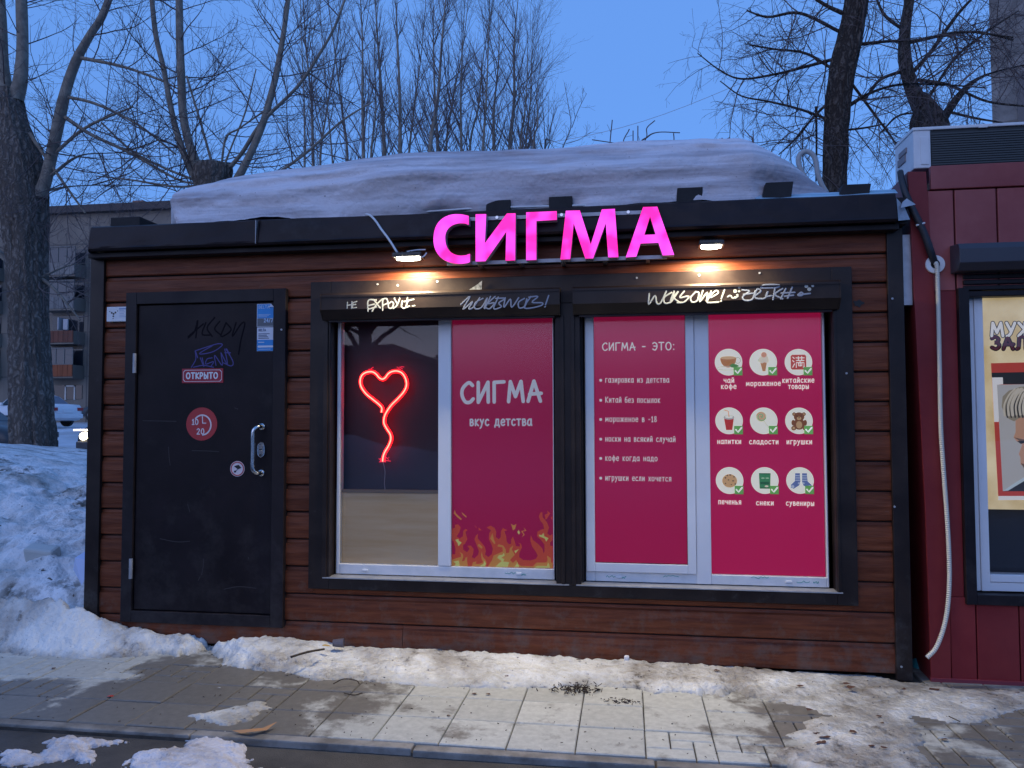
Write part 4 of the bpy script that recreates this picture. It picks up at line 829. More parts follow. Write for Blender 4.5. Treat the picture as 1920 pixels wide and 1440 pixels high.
i_ = Icon(1367, 789); i_.poly([(-.36, .18), (.34, .18), (.22, -.68), (-.22, -.68)], cr_, 'paper_cup'); i_.poly(E8(-.01, .26, .40, .17), glassc, 'cup_lid'); i_.poly(E8(-.01, .30, .28, .10), badge, 'lid_top'); i_.line([(0, .3), (-.06, .72), (-.32, .80)], .03, org, 'straw'); i_.tick()
i_ = Icon(1432, 789); i_.line([(-.1, .15), (.45, -.65)], .02, glassc, 'lolly_stick'); i_.poly(E8(-.18, .32, .37, .37), C('lolly_cream', (.62, .58, .38)), 'lolly')
sp_ = [(-.18 + .035 * t * math.cos(t * .95), .32 + .035 * t * math.sin(t * .95)) for t in np.linspace(0, 9.6, 40)]
i_.line(sp_, .035, org, 'lolly_swirl'); i_.line([(-.36 + 0 + x * -1, .64 - z) for x, z in sp_], .028, C('swirl_green', (.20, .42, .18)), 'lolly_swirl'); i_.tick()
br = C('bear_brown', (.22, .08, .03)); bl = C('bear_tan', (.55, .36, .18)); bk = C('print_black', (.02, .02, .02))
i_ = Icon(1498, 789); i_.poly([E8(-.34, .50, .14, .14), E8(.36, .50, .14, .14)], br, 'bear_ear'); i_.poly([E8(-.34, .50, .07, .07), E8(.36, .50, .07, .07)], bl, 'inner_ear'); i_.poly(E8(0, -.25, .42, .42), br, 'bear_body'); i_.poly([E8(-.42, -.15, .13, .22), E8(.44, -.15, .13, .22)], br, 'bear_arm'); i_.poly(E8(0, -.3, .22, .28), bl, 'bear_belly'); i_.poly(E8(0, .30, .38, .34), br, 'bear_head')
i_.poly(E8(0, .18, .16, .13), bl, 'bear_muzzle'); i_.poly([E8(0, .23, .05, .04), E8(-.15, .36, .03, .04), E8(.15, .36, .03, .04)], bk, 'bear_eye'); i_.poly([E8(-.40, -.55, .18, .17), E8(.42, -.55, .18, .17)], br, 'bear_foot'); i_.poly([E8(-.40, -.55, .10, .10), E8(.42, -.55, .10, .10)], bl, 'foot_pad'); i_.tick()
ck = C('cookie_tan', (.62, .38, .18)); ch = C('chocolate', (.10, .04, .02))
i_ = Icon(1368, 901); i_.poly(E8(0, -.02, .54, .50), ck, 'cookie'); i_.poly([E8(-.3, .2, .06, .05), E8(.05, .42, .07, .05), E8(.32, .28, .05, .05), E8(-.08, .05, .05, .04), E8(.25, -.02, .08, .04), E8(-.3, -.22, .04, .05), E8(.12, -.3, .05, .03), E8(.4, -.25, .05, .06), E8(-.16, .38, .05, .05)], ch, 'chocolate_chip'); i_.tick()
gp_ = C('pack_green', (.05, .25, .10)); gd = C('pack_dark_green', (.02, .12, .05))
i_ = Icon(1434, 901); i_.poly([(-.42, .55), (.42, .55), (.38, -.60), (-.38, -.60)], gp_, 'snack_pack'); i_.poly([[(-.42, .55), (.42, .55), (.42, .48), (-.42, .48)], [(-.38, -.60), (.38, -.60), (.38, -.53), (-.38, -.53)], [(-.34, -.10), (.34, -.10), (.33, -.28), (-.33, -.28)]], gd, 'pack_seam'); i_.poly([E8(-.14, .18, .13, .06), E8(.18, .18, .13, .06)], C('pale_green', (.35, .55, .35)), 'pack_print'); i_.poly(E8(.12, -.42, .14, .07), crm, 'pack_chip'); i_.tick()
so = C('sock_blue', (.12, .18, .42)); sl = C('sock_pale', (.45, .52, .68))
i_ = Icon(1500, 901)
def sock(dx, m_): return [(dx + m_ * a, b) for a, b in [(-.16, .55), (.18, .55), (.20, -.05), (.12, -.35), (-.28, -.62), (-.50, -.55), (-.48, -.32), (-.20, -.05)]]
i_.poly([sock(-.18, 1)], so, 'sock'); i_.poly([sock(.34, -1)[::-1]], so, 'sock')
i_.poly([[(-.34, .40 - k * .17), (.0, .40 - k * .17), (.0, .33 - k * .17), (-.34, .33 - k * .17)] for k in range(3)] + [[(.16, .40 - k * .17), (.5, .40 - k * .17), (.5, .33 - k * .17), (.16, .33 - k * .17)] for k in range(3)] + [E8(-.54, -.46, .12, .12), E8(.68, -.46, .12, .12), E8(-.08, -.2, .09, .07), E8(.24, -.2, .09, .07)], sl, 'sock_stripe'); i_.tick()
for s_, l_, r_, py, h_ in [('чай', 1357, 1376, 717.5, 8.5), ('кофе', 1352, 1380, 729, 8.5), ('мороженое', 1399, 1463, 723.5, 8.5), ('китайские', 1467, 1526, 717.5, 8.5), ('товары', 1478, 1516, 729, 8.5),
                       ('напитки', 1345, 1389, 832, 8.5), ('сладости', 1405, 1459, 832.5, 8.5), ('игрушки', 1475, 1522, 832.5, 8.5), ('печенья', 1347, 1389, 945, 8.5), ('снеки', 1418, 1450, 947, 8.5), ('сувениры', 1474, 1526, 947.5, 8.5)]:
    mb = MB(); wpx(mb, s_, l_, r_, py, h_ * .78, .78, LY); mb.build('caption', M['pw2'], p3)

# ------------------------------------------------------------------ things on the door and wall
C = _C
bk = C('ink_black', (.012, .012, .012))
t = thing('open_sign', 'small red ОТКРЫТО plate with clipped corners on the dark door', 'sign', loc=(-2.7, DY, 1.62))
SY = DY - .004
x0, z0 = F(341, 718.5, SY); x1, z1 = F(418.5, 690.5, SY); c = .012
def clip(x0, x1, z0, z1, c): return [(x0 + c, z0), (x1 - c, z0), (x1, z0 + c), (x1, z1 - c), (x1 - c, z1), (x0 + c, z1), (x0, z1 - c), (x0, z0 + c)]
M['plate'] = mat('plate_crimson', (.36, .012, .03), .35); M['pinkw'] = mat('pale_print', (.70, .62, .64), .45)
mb = MB(); mb.poly([(x0, z0), (x1, z0), (x1, z1), (x0, z1)], SY, DY + .001); mb.build('plate', M['plate'], t)
mb = MB(); L = clip(x0 + .008, x1 - .008, z0 + .008, z1 - .008, c); mb.poly(L, SY - .001, SY - .0003, holes=[clip(x0 + .011, x1 - .011, z0 + .011, z1 - .011, c)[::-1]]); mb.build('plate_border', M['pinkw'], t)
mb = MB(); wpx(mb, 'ОТКРЫТО', 349, 407.5, 710, 7.6, 1.25, SY - .001); mb.build('lettering', M['printwhite'], t)
t = thing('hours_sticker', 'round red opening hours sticker with 10 and 20 around a clock', 'sticker', loc=(-2.7, DY, 1.25))
SY = DY - .0015; cx, cz = F(378, 795, SY); rr = F(407, 795, SY)[0] - cx
mb = MB(); mb.disc(cx, cz, rr, SY, DY, 44, 1.06 * (F(378, 764, SY)[1] - cz) / rr / 1.06); mb.build('sticker_disc', mat('sticker_red', (.42, .03, .035), .4), t)
mb = MB(); ccx, ccz = F(379, 797, SY); R_ = F(395.5, 797, SY)[0] - ccx
mb.stroke(ell(ccx, ccz, R_, R_ * 1.05, 140, -85, 26), .0045, SY - .0006)
x, z = F(379.5, 780, SY); xb, zb = F(380, 793.5, SY); xc, _ = F(386, 793.5, SY); mb.stroke([(x, z), (xb, zb)], .003, SY - .0006); mb.stroke([(xb, zb), (xc, zb)], .003, SY - .0006)
wpx(mb, '10', 360, 371, 796, 7.2, 1.0, SY - .0006); wpx(mb, '20', 369, 382, 814, 7.4, 1.0, SY - .0006); mb.build('clock_print', M['pinkw'], t)
t = thing('camera_sticker', 'small round white camera-surveillance sticker left of the door handle', 'sticker', loc=(-2.4, DY, 1.0))
SY = DY - .0015; cx, cz = F(445, 879, SY); r0 = F(458.5, 879, SY)[0] - cx
mb = MB(); mb.disc(cx, cz, r0, SY, DY, 30); mb.build('sticker_disc', M['pinkw'], t)
mb = MB(); mb.stroke(ell(cx, cz, r0 * .86, r0 * .86, 0, 360, 30)[:-1], .0035, SY - .0004, closed=True); mb.build('sticker_ring', C('ring_red', (.40, .06, .06)), t)
mb = MB(); mb.poly([(cx - .022, cz + .016), (cx + .008, cz + .024), (cx + .026, cz + .006), (cx + .004, cz - .004)], SY - .001, SY - .0004); mb.poly([(cx - .02, cz - .012), (cx - .006, cz - .010), (cx - .008, cz - .022), (cx - .022, cz - .022)], SY - .001, SY - .0004); mb.stroke([(cx + .0, cz - .005), (cx - .012, cz - .014)], .002, SY - .0008); mb.build('camera_print', bk, t)
bluec = C('sticker_blue', (.01, .25, .62)); greyc = C('sticker_grey', (.10, .12, .14)); whitec = C('sticker_white', (.66, .68, .74))
t = thing('security_sticker', 'upper blue and grey 24/7 sticker with curled corner on the door', 'sticker', 'security company stickers on the door', loc=(-2.15, DY, 2.0))
SY = DY - .0015; x0, z1 = F(482, 570, SY); x1, z0 = F(514, 612, SY); zm = F(482, 597, SY)[1]
mb = MB(); mb.poly([(x0, z0), (x1, z0), (x1, z1 - .022), (x1 - .022, z1), (x0, z1)], SY, DY); mb.build('sticker_sheet', whitec, t)
mb = MB(); mb.poly([(x0 + .003, zm), (x1 - .003, zm), (x1 - .003, z1 - .024), (x1 - .024, z1 - .003), (x0 + .003, z1 - .003)], SY - .0008, SY - .0002); mb.build('blue_field', bluec, t)
mb = MB(); mb.poly([(x0 + .003, z0 + .003), (x1 - .003, z0 + .003), (x1 - .003, zm - .001), (x0 + .003, zm - .001)], SY - .0008, SY - .0002); mb.build('grey_field', greyc, t)
mb = MB(); mb.add([(x1 - .022, SY, z1), (x1, SY, z1 - .022), (x1 - .028, SY - .012, z1 - .020)], None, [(0, 2, 1)]); mb.build('curled_corner', whitec, t)
mb = MB(); wpx(mb, '24/7', 495, 511, 604, 4.6, .75, SY - .0014); wpx(mb, 'DELTA', 485, 505, 578.5, 3.6, .5, SY - .0014)
for k in range(3): xa, za = F(485, 590 + k * 2.2, SY); xb, _ = F(507 - k * 3, 590, SY); mb.stroke([(xa, za), (xb, za)], .0014, SY - .0014)
mb.build('lettering', C('sticker_pale', (.45, .58, .75)), t)
t = thing('security_sticker', 'lower white and blue sticker with small print below the 24/7 one', 'sticker', 'security company stickers on the door', loc=(-2.15, DY, 1.8))
x0, z1 = F(482, 614, SY); x1, z0 = F(513.5, 658, SY); zm = F(482, 637.5, SY)[1]
mb = MB(); mb.poly([(x0, z0), (x1, z0), (x1, z1), (x0, z1)], SY, DY); mb.build('sticker_sheet', whitec, t)
mb = MB(); mb.poly([(x0 + .001, z0 + .001), (x1 - .001, z0 + .001), (x1 - .001, zm), (x0 + .001, zm)], SY - .0008, SY - .0002); mb.build('blue_field', bluec, t)
mb = MB(); wpx(mb, 'DELTA', 485, 498, 621, 3.0, .5, SY - .0006)
for k in range(4): xa, za = F(485, 626 + k * 2.8, SY); xb, _ = F(505 - (k * 5 % 7), 626, SY); mb.stroke([(xa, za), (xb, za)], .0022, SY - .0006)
mb.build('lettering', C('print_navy', (.04, .08, .16)), t)
mb = MB()
for py, r_, w_ in ((642, 495, .0025), (650, 511, .006), (655, 507, .0012)): xa, za = F(485, py, SY); xb, _ = F(r_, py, SY); mb.stroke([(xa, za), (xb, za)], w_, SY - .0014, .0004)
mb.build('white_bar', whitec, t)
t = thing('alarm_box', 'flat white alarm box with black dots on the boards left of the door', 'box', loc=(-3.15, -.01, 1.9))
SY = -.032; x0, z1 = F(200, 575.5, SY); x1, z0 = F(239.5, 602.5, SY)
mb = MB(); mb.box(x0, x1, SY, -.004, z0, z1); mb.build('case', M['cream'], t, bev=.004)
mb = MB()
for px, py, r_ in ((206, 584, .9), (209.5, 586.5, 1.6), (213, 588.5, 1.7), (216.5, 586, 1.6), (220.5, 583, .9), (212.5, 593, 1.5), (212, 597.5, .9)): x, z = F(px, py, SY); mb.disc(x, z, r_ * .0037, SY - .001, SY + .001, 10)
mb.build('dot', bk, t)
mb = MB()
for k in range(6): xa, za = F(224, 579 + k * 3, SY); xb, _ = F(236 - (k * 3 % 5), 579, SY); mb.stroke([(xa, za), (xb, za)], .0012 if k else .004, SY - .0005)
mb.build('small_print', C('print_greyblue', (.25, .32, .50)), t)

# graffiti
rg = random.Random(9)
def scr(mb, L, Y, w, ox=0, oy=0, sc=1.0, sm=True):
    P = [F(ox + a * sc, oy + b * sc, Y) for a, b in L]; mb.stroke(smooth(P, 5) if sm and len(P) > 2 else P, w, Y - .0004, .0004)
M['wpaint'] = mat('white_marker', (.36, .39, .38), .5); M['bpaint'] = mat('pale_blue_marker', (.22, .26, .34), .5)
sc = 460 / 1920; BX_, BY_ = 600, 520; SBY = -.118
mb = MB()
for L in [[(215, 195), (212, 242)], [(250, 190), (246, 242)], [(212, 220), (250, 214)], [(288, 190), (258, 198), (255, 242), (286, 236)], [(256, 216), (280, 212)]]: scr(mb, L, SBY, .0032, BX_, BY_, sc, False)
for L in [[(440, 178), (378, 182), (376, 265)], [(378, 222), (425, 210)], [(378, 250), (405, 243), (440, 232)], [(418, 175), (440, 200), (470, 240)], [(488, 170), (440, 215), (408, 265)], [(490, 258), (492, 178), (520, 168), (530, 200), (492, 218)],
          [(560, 190), (535, 210), (540, 240), (565, 238), (575, 205), (560, 190)], [(580, 165), (600, 200)], [(625, 162), (605, 215), (575, 245)], [(645, 185), (638, 230), (665, 240), (690, 185)], [(685, 160), (678, 230), (700, 225)], [(660, 190), (735, 172)], [(725, 225), (742, 222)]]: scr(mb, L, SBY, .0042, BX_, BY_, sc)
mb.build('graffiti', M['wpaint'], sb1)
mb = MB()
for L in [[(1102, 212), (1175, 148), (1120, 250), (1195, 190), (1165, 245), (1200, 235), (1250, 160)], [(1275, 165), (1215, 200), (1215, 245), (1265, 235), (1310, 160), (1285, 240)], [(1335, 150), (1290, 245)], [(1370, 150), (1315, 205), (1365, 200), (1330, 245), (1300, 240)],
          [(1395, 155), (1360, 245), (1420, 230), (1400, 200), (1450, 165), (1375, 165)], [(1450, 160), (1440, 235), (1490, 170), (1500, 235), (1555, 160)], [(1600, 165), (1555, 195), (1560, 240), (1605, 225), (1620, 165), (1600, 240)], [(1650, 150), (1600, 240), (1720, 225), (1740, 200), (1660, 195), (1705, 150), (1635, 155)], [(1790, 142), (1765, 215)], [(1760, 232), (1763, 229)]]: scr(mb, L, SBY, .0038, BX_, BY_, sc)
mb.build('graffiti', M['bpaint'], sb1)
BX_, BY_ = 1180, 510
mb = MB()
for L in [[(155, 170), (152, 252), (200, 185), (215, 245), (245, 240), (290, 150)], [(330, 160), (272, 200), (280, 245), (335, 225), (350, 150)], [(345, 160), (320, 240), (385, 150), (350, 200), (395, 240)], [(430, 150), (395, 200), (465, 190), (430, 235), (375, 240)],
          [(520, 155), (480, 200), (490, 235), (530, 225), (545, 165), (520, 155)], [(575, 145), (550, 235), (610, 160), (605, 235), (640, 150)], [(640, 200), (695, 165), (680, 145), (640, 180), (610, 225), (620, 240), (700, 235)], [(745, 140), (720, 210)], [(716, 230), (720, 226)],
          [(770, 195), (790, 185), (810, 205), (830, 195)], [(830, 205), (850, 190)]]: scr(mb, L, SBY, .0042, BX_, BY_, sc)
for a, b, r_ in ((828, 150, 14), (860, 120, 9), (858, 150, 9), (845, 180, 9), (1385, 112, 13), (1435, 108, 10), (1408, 135, 14)): x, z = F(BX_ + a * sc, BY_ + b * sc, SBY); mb.disc(x, z, r_ * sc * .0030, SBY - .0008, SBY + .0005, 12)
mb.build('graffiti', M['wpaint'], sb2)
mb = MB()
for L in [[(885, 140), (940, 150), (890, 190), (900, 220), (960, 215), (985, 150)], [(895, 175), (985, 165)], [(985, 185), (1030, 150), (1000, 135), (985, 200), (1060, 205), (1085, 150), (1070, 190), (1115, 185)], [(1030, 120), (1060, 100), (1170, 102), (1150, 122), (1035, 125)], [(1140, 130), (1125, 215)], [(1200, 130), (1140, 175), (1200, 210)],
          [(1225, 130), (1185, 210)], [(1275, 120), (1240, 205)], [(1190, 165), (1295, 160)], [(1215, 190), (1285, 182)], [(1320, 178), (1345, 160), (1360, 172), (1345, 185), (1322, 180), (1415, 168)]]: scr(mb, L, SBY, .0042, BX_, BY_, sc)
mb.build('graffiti', M['bpaint'], sb2)
M['purple'] = mat('violet_marker', (.055, .045, .20), .5); M['darkmark'] = mat('black_marker', (.0065, .005, .008), .8, spec=.1)
mb = MB(); Yd = DY
def dpt(L): return [(320 + a * 220 / 932, 560 + b * 220 / 932) for a, b in L]
for L in [[(165, 545), (200, 480), (195, 415), (215, 470)], [(195, 415), (300, 380), (380, 358), (410, 370), (340, 420), (250, 440), (235, 430), (330, 375)], [(180, 545), (260, 530), (340, 545)], [(235, 470), (265, 540), (250, 470)], [(330, 470), (290, 480), (280, 520), (340, 500), (320, 540)], [(360, 530), (350, 450), (410, 530), (400, 430)], [(400, 430), (450, 520), (430, 400)], [(440, 400), (495, 500), (480, 535), (420, 510)], [(430, 430), (475, 430)], [(445, 400), (470, 445)]]:
    scr(mb, dpt(L), Yd, .0032)
mb.build('graffiti', M['purple'], door)
mb = MB()
for L in [[(140, 310), (190, 260), (215, 170), (200, 310)], [(140, 300), (260, 200)], [(280, 190), (250, 280), (310, 290)], [(350, 150), (290, 230), (330, 300)], [(390, 180), (350, 240), (400, 290)], [(440, 190), (400, 300), (480, 250), (440, 190)], [(520, 190), (490, 300), (560, 200), (590, 200), (560, 320), (540, 440)]]:
    scr(mb, dpt(L), Yd, .0045)
mb.build('graffiti', M['darkmark'], door)
M['scuff'] = mat('pale_scuff', (.026, .021, .021), .6)
for L in [[(316, 838), (317, 855), (319, 872)], [(378, 1078), (381, 1062), (382, 1048)], [(375, 1082), (372, 1088)], [(268, 789), (300, 789.5), (330, 790)], [(360, 845), (395, 846), (410, 847)], [(440, 765), (446, 767)], [(300, 1010), (330, 1016), (356, 1015)], [(420, 1105), (447, 1100), (480, 1103)], [(352, 946), (356, 960)], [(466, 1045), (466, 1048)]]:
    mb = MB(); scr(mb, L, Yd, .0022); mb.build('scuff', M['scuff'], door)
# scrap of torn foil stuck above the left shutter
t = MB(); P = [F(a, b, -.05) for a, b in ((876, 546), (885, 540), (897, 532), (904, 526), (903, 546))]
t.poly(P, -.052, -.049); tag(t.build('foil_scrap', mat('crumpled_foil', (.55, .57, .54), .35, col2=(.15, .16, .14), scale=40)), 'torn scrap of pale foil standing on top of the left shutter box', 'scrap')

# ------------------------------------------------------------------ illuminated letters
LYF = -.185
def LP(L): return [F(660 + a / 2.743, 340 + b / 2.743, LYF) for a, b in L]
sign = thing('shop_sign', 'large glowing magenta channel letters above the two windows', 'sign', loc=(-.4, -.12, 2.38))
M['lside'] = mat('letter_return_grey', (.42, .36, .40), .5)
def pinkmat():
    m = bpy.data.materials.new('glowing_magenta_acrylic'); m.use_nodes = True; n = m.node_tree.nodes; L = m.node_tree.links; b = n['Principled BSDF']
    b.inputs['Base Color'].default_value = (.5, .02, .25, 1); b.inputs['Roughness'].default_value = .3
    tc = n.new('ShaderNodeTexCoord'); nz = n.new('ShaderNodeTexNoise'); nz.inputs['Scale'].default_value = 9; nz.inputs['Detail'].default_value = 1; L.new(tc.outputs['Object'], nz.inputs['Vector'])
    cr = n.new('ShaderNodeValToRGB'); cr.color_ramp.elements[0].position = .38; cr.color_ramp.elements[1].position = .64; cr.color_ramp.elements[0].color = (1.0, .004, .34, 1); cr.color_ramp.elements[1].color = (1.0, .07, .86, 1)
    L.new(nz.outputs['Fac'], cr.inputs[0]); L.new(cr.outputs[0], b.inputs['Emission Color']); b.inputs['Emission Strength'].default_value = 1.35; return m
M['pink'] = pinkmat()
letters = [
 ([(600, 178), (560, 170), (510, 172), (465, 192), (433, 230), (420, 285), (425, 340), (450, 385), (490, 412), (540, 424), (585, 422), (607, 415), (607, 373), (580, 381), (545, 381), (510, 366), (487, 335), (479, 290), (487, 255), (510, 230), (545, 217), (580, 217), (600, 224)], []),
 ([(636, 170), (690, 169), (683, 320), (797, 166), (841, 165), (839, 406), (790, 408), (794, 258), (686, 411), (636, 412)], []),
 ([(896, 160), (1053, 154), (1053, 198), (948, 204), (948, 404), (896, 406)], []),
 ([(1100, 152), (1172, 150), (1228, 325), (1285, 145), (1352, 142), (1370, 390), (1318, 391), (1305, 215), (1240, 396), (1200, 397), (1140, 215), (1122, 400), (1072, 402)], []),
 ([(1497, 133), (1570, 131), (1657, 378), (1598, 381), (1576, 316), (1484, 320), (1462, 387), (1408, 391)], [[(1533, 180), (1503, 276), (1562, 274)]])]
_c = letters[0][0]; CS = smooth(_c[:12], 5) + smooth(_c[12:], 5); letters[0] = ([tuple(p) for p in CS], [])
for L, H in letters:
    mb = MB(); mb.poly(LP(L), LYF + .001, LYF + .055, holes=[LP(h) for h in H]); lt = mb.build('letter', M['lside'], sign)
    mb = MB(); mb.poly(LP(L), LYF - .003, LYF + .0005, holes=[LP(h) for h in H]); mb.build('letter_face', M['pink'], lt)
x0 = F(880, 400, -.13)[0]; x1 = F(1232, 395, -.13)[0]
mb = MB(); z = F(1000, 406, -.13)[1]; mb.box(x0, x1, -.130, -.120, z - .010, z + .010); mb.build('mounting_rail', M['galv'], sign)
mb = MB(); z = F(1000, 490, -.13)[1]; mb.box(F(838, 490, -.13)[0], x1 + .05, -.130, -.112, z - .008, z + .012); mb.build('mounting_rail', M['galv'], sign)
zr = F(1000, 490, -.13)[1]
for x in np.linspace(x0 + .05, x1 - .05, 5): mb = MB(); mb.box(x - .01, x + .01, -.112, -.0, zr - .006, zr + .008); mb.build('stand_off', M['galv'], sign)
mb = MB()
for px, py in ((932, 408), (1053, 403), (1178, 398)): x, z = F(px, py, -.13); mb.tube([(x, -.130, z), (x, -.136, z)], .009, 10)
mb.build('bolt', M['chrome'], sign)

# ------------------------------------------------------------------ flood lamps
M['lens'] = emis('warm_led_lens', (1.0, .93, .74), 26.0)
M['lampb'] = mat('lamp_grey_metal', (.05, .05, .05), .4, metal=.6)
def flood(name, label, px, py, wpx_, e):
    Yc = -.153; x, z = F(px, py, Yc); w = (F(px + wpx_ / 2, py, Yc)[0] - x)
    t = thing('flood_lamp', label, 'lamp', 'small led flood lamps over the windows', loc=(x, Yc, z))
    R = Matrix.Translation((x, Yc, z)) @ Matrix.Rotation(math.radians(-3), 4, 'X')
    mb = MB(); mb.box(-w * .95, w * .95, -.045, .050, .004, .020, R); 
    for k in range(7): mb.box(-w + .01 + k * (2 * w - .02) / 6.6, -w + .014 + k * (2 * w - .02) / 6.6, -.035, .04, .020, .030, R)
    mb.build('housing', M['lampb'], t, bev=.002)
    mb = MB(); nn_ = 28; V_ = [R @ Vector((w * .80 * math.cos(a_) , .002 + .036 * math.sin(a_), z_)) for z_ in (-.010, .003) for a_ in np.arange(nn_) * 2 * math.pi / nn_]; mb.add([R @ Vector((0, .002, -.016))] + V_, [(1 + i, 1 + (i + 1) % nn_, 1 + nn_ + (i + 1) % nn_, 1 + nn_ + i) for i in range(nn_)], [(0, 1 + (i + 1) % nn_, 1 + i) for i in range(nn_)]); mb.build('lens', M['lens'], t, sm=True)
    mb = MB(); mb.box(-w * .98, -w * .86, -.042, .046, -.004, .0035, R); mb.box(w * .86, w * .98, -.042, .046, -.004, .0035, R); mb.box(-w * .86, w * .86, -.044, -.038, -.004, .0035, R); mb.build('bezel', M['lampb'], t)
    mb = MB(); mb.box(x - .04, x + .04, Yc + .06, -.004, z + .012, z + .018); mb.box(x - .04, x + .04, -.010, -.004, z + .012, z + .06); mb.build('bracket', M['lampb'], t)
    p = R @ Vector((0, 0, -.022))
    lo = lamp('flood_light', 'AREA', p, e, (1.0, .82, .52), shape='RECTANGLE', size=w * 1.5, size_y=.08, spread=math.radians(172))
    lo.rotation_euler = (math.radians(-3), 0, 0); return t
f1 = flood('f', 'glowing flood lamp at the left end of the magenta letters with grey cable', 766, 483, 56, FLOOD_E)
f2_ = flood('f', 'glowing flood lamp above the right window without cable', 1333, 461, 48, FLOOD_E)
mb = MB(); P = [(686, 402, -.11), (694, 404, -.13), (704, 414, -.15), (715, 430, -.16), (730, 450, -.18), (745, 474, -.19)]
mb.tube(smooth([(F(a, b, c)[0], c, F(a, b, c)[1]) for a, b, c in P], 5), .0065, 8); tag(mb.build('lamp_cable', M['cream'], sm=True), 'thin grey cable looping from the snowy roof down to the left flood lamp', 'cable')
mb = MB()
for P in ([(762, 472, -.17), (780, 469, -.15), (798, 468, -.14)], [(775, 482, -.2), (792, 482, -.2), (800, 474, -.19)]): mb.tube(smooth([(F(a, b, c)[0], c, F(a, b, c)[1]) for a, b, c in P], 5), .004, 6)
mb.build('wire', M['cream'], f1)

# ------------------------------------------------------------------ neon balloon heart
NY = FY + .045
t = thing('neon_heart', 'red neon heart balloon with wavy string hanging inside the left window', 'neon light', loc=(-1.4, NY, 1.1))
hp_ = [(345, 838), (348, 800), (325, 770), (270, 725), (215, 680), (172, 620), (163, 565), (178, 520), (215, 495), (265, 490), (300, 510), (325, 540), (352, 553), (378, 540), (400, 510), (430, 490), (475, 483), (520, 500), (550, 545), (560, 600), (540, 655), (490, 715), (430, 775), (385, 840), (367, 890), (368, 935), (395, 985), (420, 1025), (425, 1070), (405, 1125), (375, 1175), (360, 1215), (355, 1258)]
kk = 420 / 1920; P = smooth([F(640 + a * kk, 590 + b * kk, NY) for a, b in hp_], 4)
mb = MB(); mb.tube([(a, NY - .0035, b) for a, b in P], .0042, 10); mb.build('neon_core', emis('hot_neon', (1.0, .30, .20), 2.6), t, sm=True)
mb = MB(); mb.tube([(a, NY + .0075, b) for a, b in P], .0115, 10); mb.build('neon_tube', emis('red_neon', (1.0, .006, .010), 5.0), t, sm=True)
mb = MB(); rg = random.Random(5)
for cx_, cz_ in ((243, 460), (510, 458), (345, 1245), (400, 1232)):
    for k in range(3):
        a = F(640 + (cx_ + rg.uniform(-35, 10)) * kk, 590 + (cz_ + rg.uniform(-20, 20)) * kk, NY); b = F(640 + (cx_ + rg.uniform(-10, 35)) * kk, 590 + (cz_ + rg.uniform(-15, 25)) * kk, NY); mb.tube([(a[0], NY, a[1]), (b[0], NY + .004, b[1])], .0025, 5)
mb.build('tape_fixing', emis('lit_tape', (1.0, .03, .08), .7), t)
P = smooth([F(a, b, NY) for a, b in ((718, 865), (722, 885), (721, 910), (728, 950), (738, 1000), (746, 1055))], 5); mb = MB(); mb.tube([(a, NY, b) for a, b in P], .0022, 6); mb.build('power_lead', mat('clear_cable', (.42, .34, .34), .4), t, sm=True)

# ------------------------------------------------------------------ the red kiosk on the right
RK = thing('red_kiosk', 'dark red board-clad kiosk at the right edge with a lit window', 'kiosk', loc=(2.6, 0, 0))
M['red'] = mat('dull_red_paint', (.18, .015, .018), .5, spec=.3, col2=(.24, .030, .030), scale=2.5, rvar=.1, bump=.1, rnd=.10)
M['redtop'] = mat('skylit_red_paint', (.25, .042, .040), .55, col2=(.33, .08, .072), scale=3, rvar=.1, bump=.1, rnd=.10)  # lighter red for the upper boards: extra sky light put into the colour
mb = MB(); mb.box(1.60, 1.74, .010, .04, .0, 2.60); mb.box(1.74, 5.2, .010, .04, .0, .42); mb.box(1.74, 5.2, .010, .04, 2.05, 2.60); mb.box(1.60, 5.2, 2.40, 2.45, .0, 2.60); mb.box(5.15, 5.2, .04, 2.40, .0, 2.60); mb.box(1.60, 5.2, .04, 2.45, 2.56, 2.60); mb.build('wall', mat('gap_red', (.07, .005, .008), .6), RK)
# leaning corner board, following its slight tilt
v = []
for px0, px1, py in ((1702, 1736, 322), (1735, 1779, 960), (1746, 1783, 1277)):
    a = F(px0, py, -.02); b = F(px1, py, -.02); v += [(a[0], -.022, a[1]), (b[0], -.022, b[1]), (b[0], .01, b[1]), (a[0] + .02, .35, a[1])]
mb = MB(); mb.add(v, [(4 * k + i, 4 * k + 4 + i, 4 * k + 4 + (i + 1) % 4, 4 * k + (i + 1) % 4) for k in range(2) for i in range(4)] + [(0, 1, 2, 3)]); mb.build('corner_board', M['red'], RK)
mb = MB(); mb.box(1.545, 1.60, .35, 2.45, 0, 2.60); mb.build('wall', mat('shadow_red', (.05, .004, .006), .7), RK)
zt = 2.722; zb = F(1800, 356, 0)[1]
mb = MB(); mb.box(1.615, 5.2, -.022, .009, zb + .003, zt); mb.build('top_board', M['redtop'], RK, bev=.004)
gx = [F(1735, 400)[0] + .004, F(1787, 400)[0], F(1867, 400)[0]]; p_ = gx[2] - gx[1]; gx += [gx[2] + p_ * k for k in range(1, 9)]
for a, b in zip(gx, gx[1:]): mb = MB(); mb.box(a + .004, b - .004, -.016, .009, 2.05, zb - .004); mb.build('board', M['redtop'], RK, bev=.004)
gb = [F(1779, 1200)[0] + .002, F(1829, 1200)[0], F(1910, 1215)[0]]; p_ = gb[2] - gb[1]; gb += [gb[2] + p_ * k for k in range(1, 9)]
for a, b in zip(gb, gb[1:]): mb = MB(); mb.box(a + .003, b - .003, -.016, .009, .02, .44); mb.build('board', M['red'], RK, bev=.003)
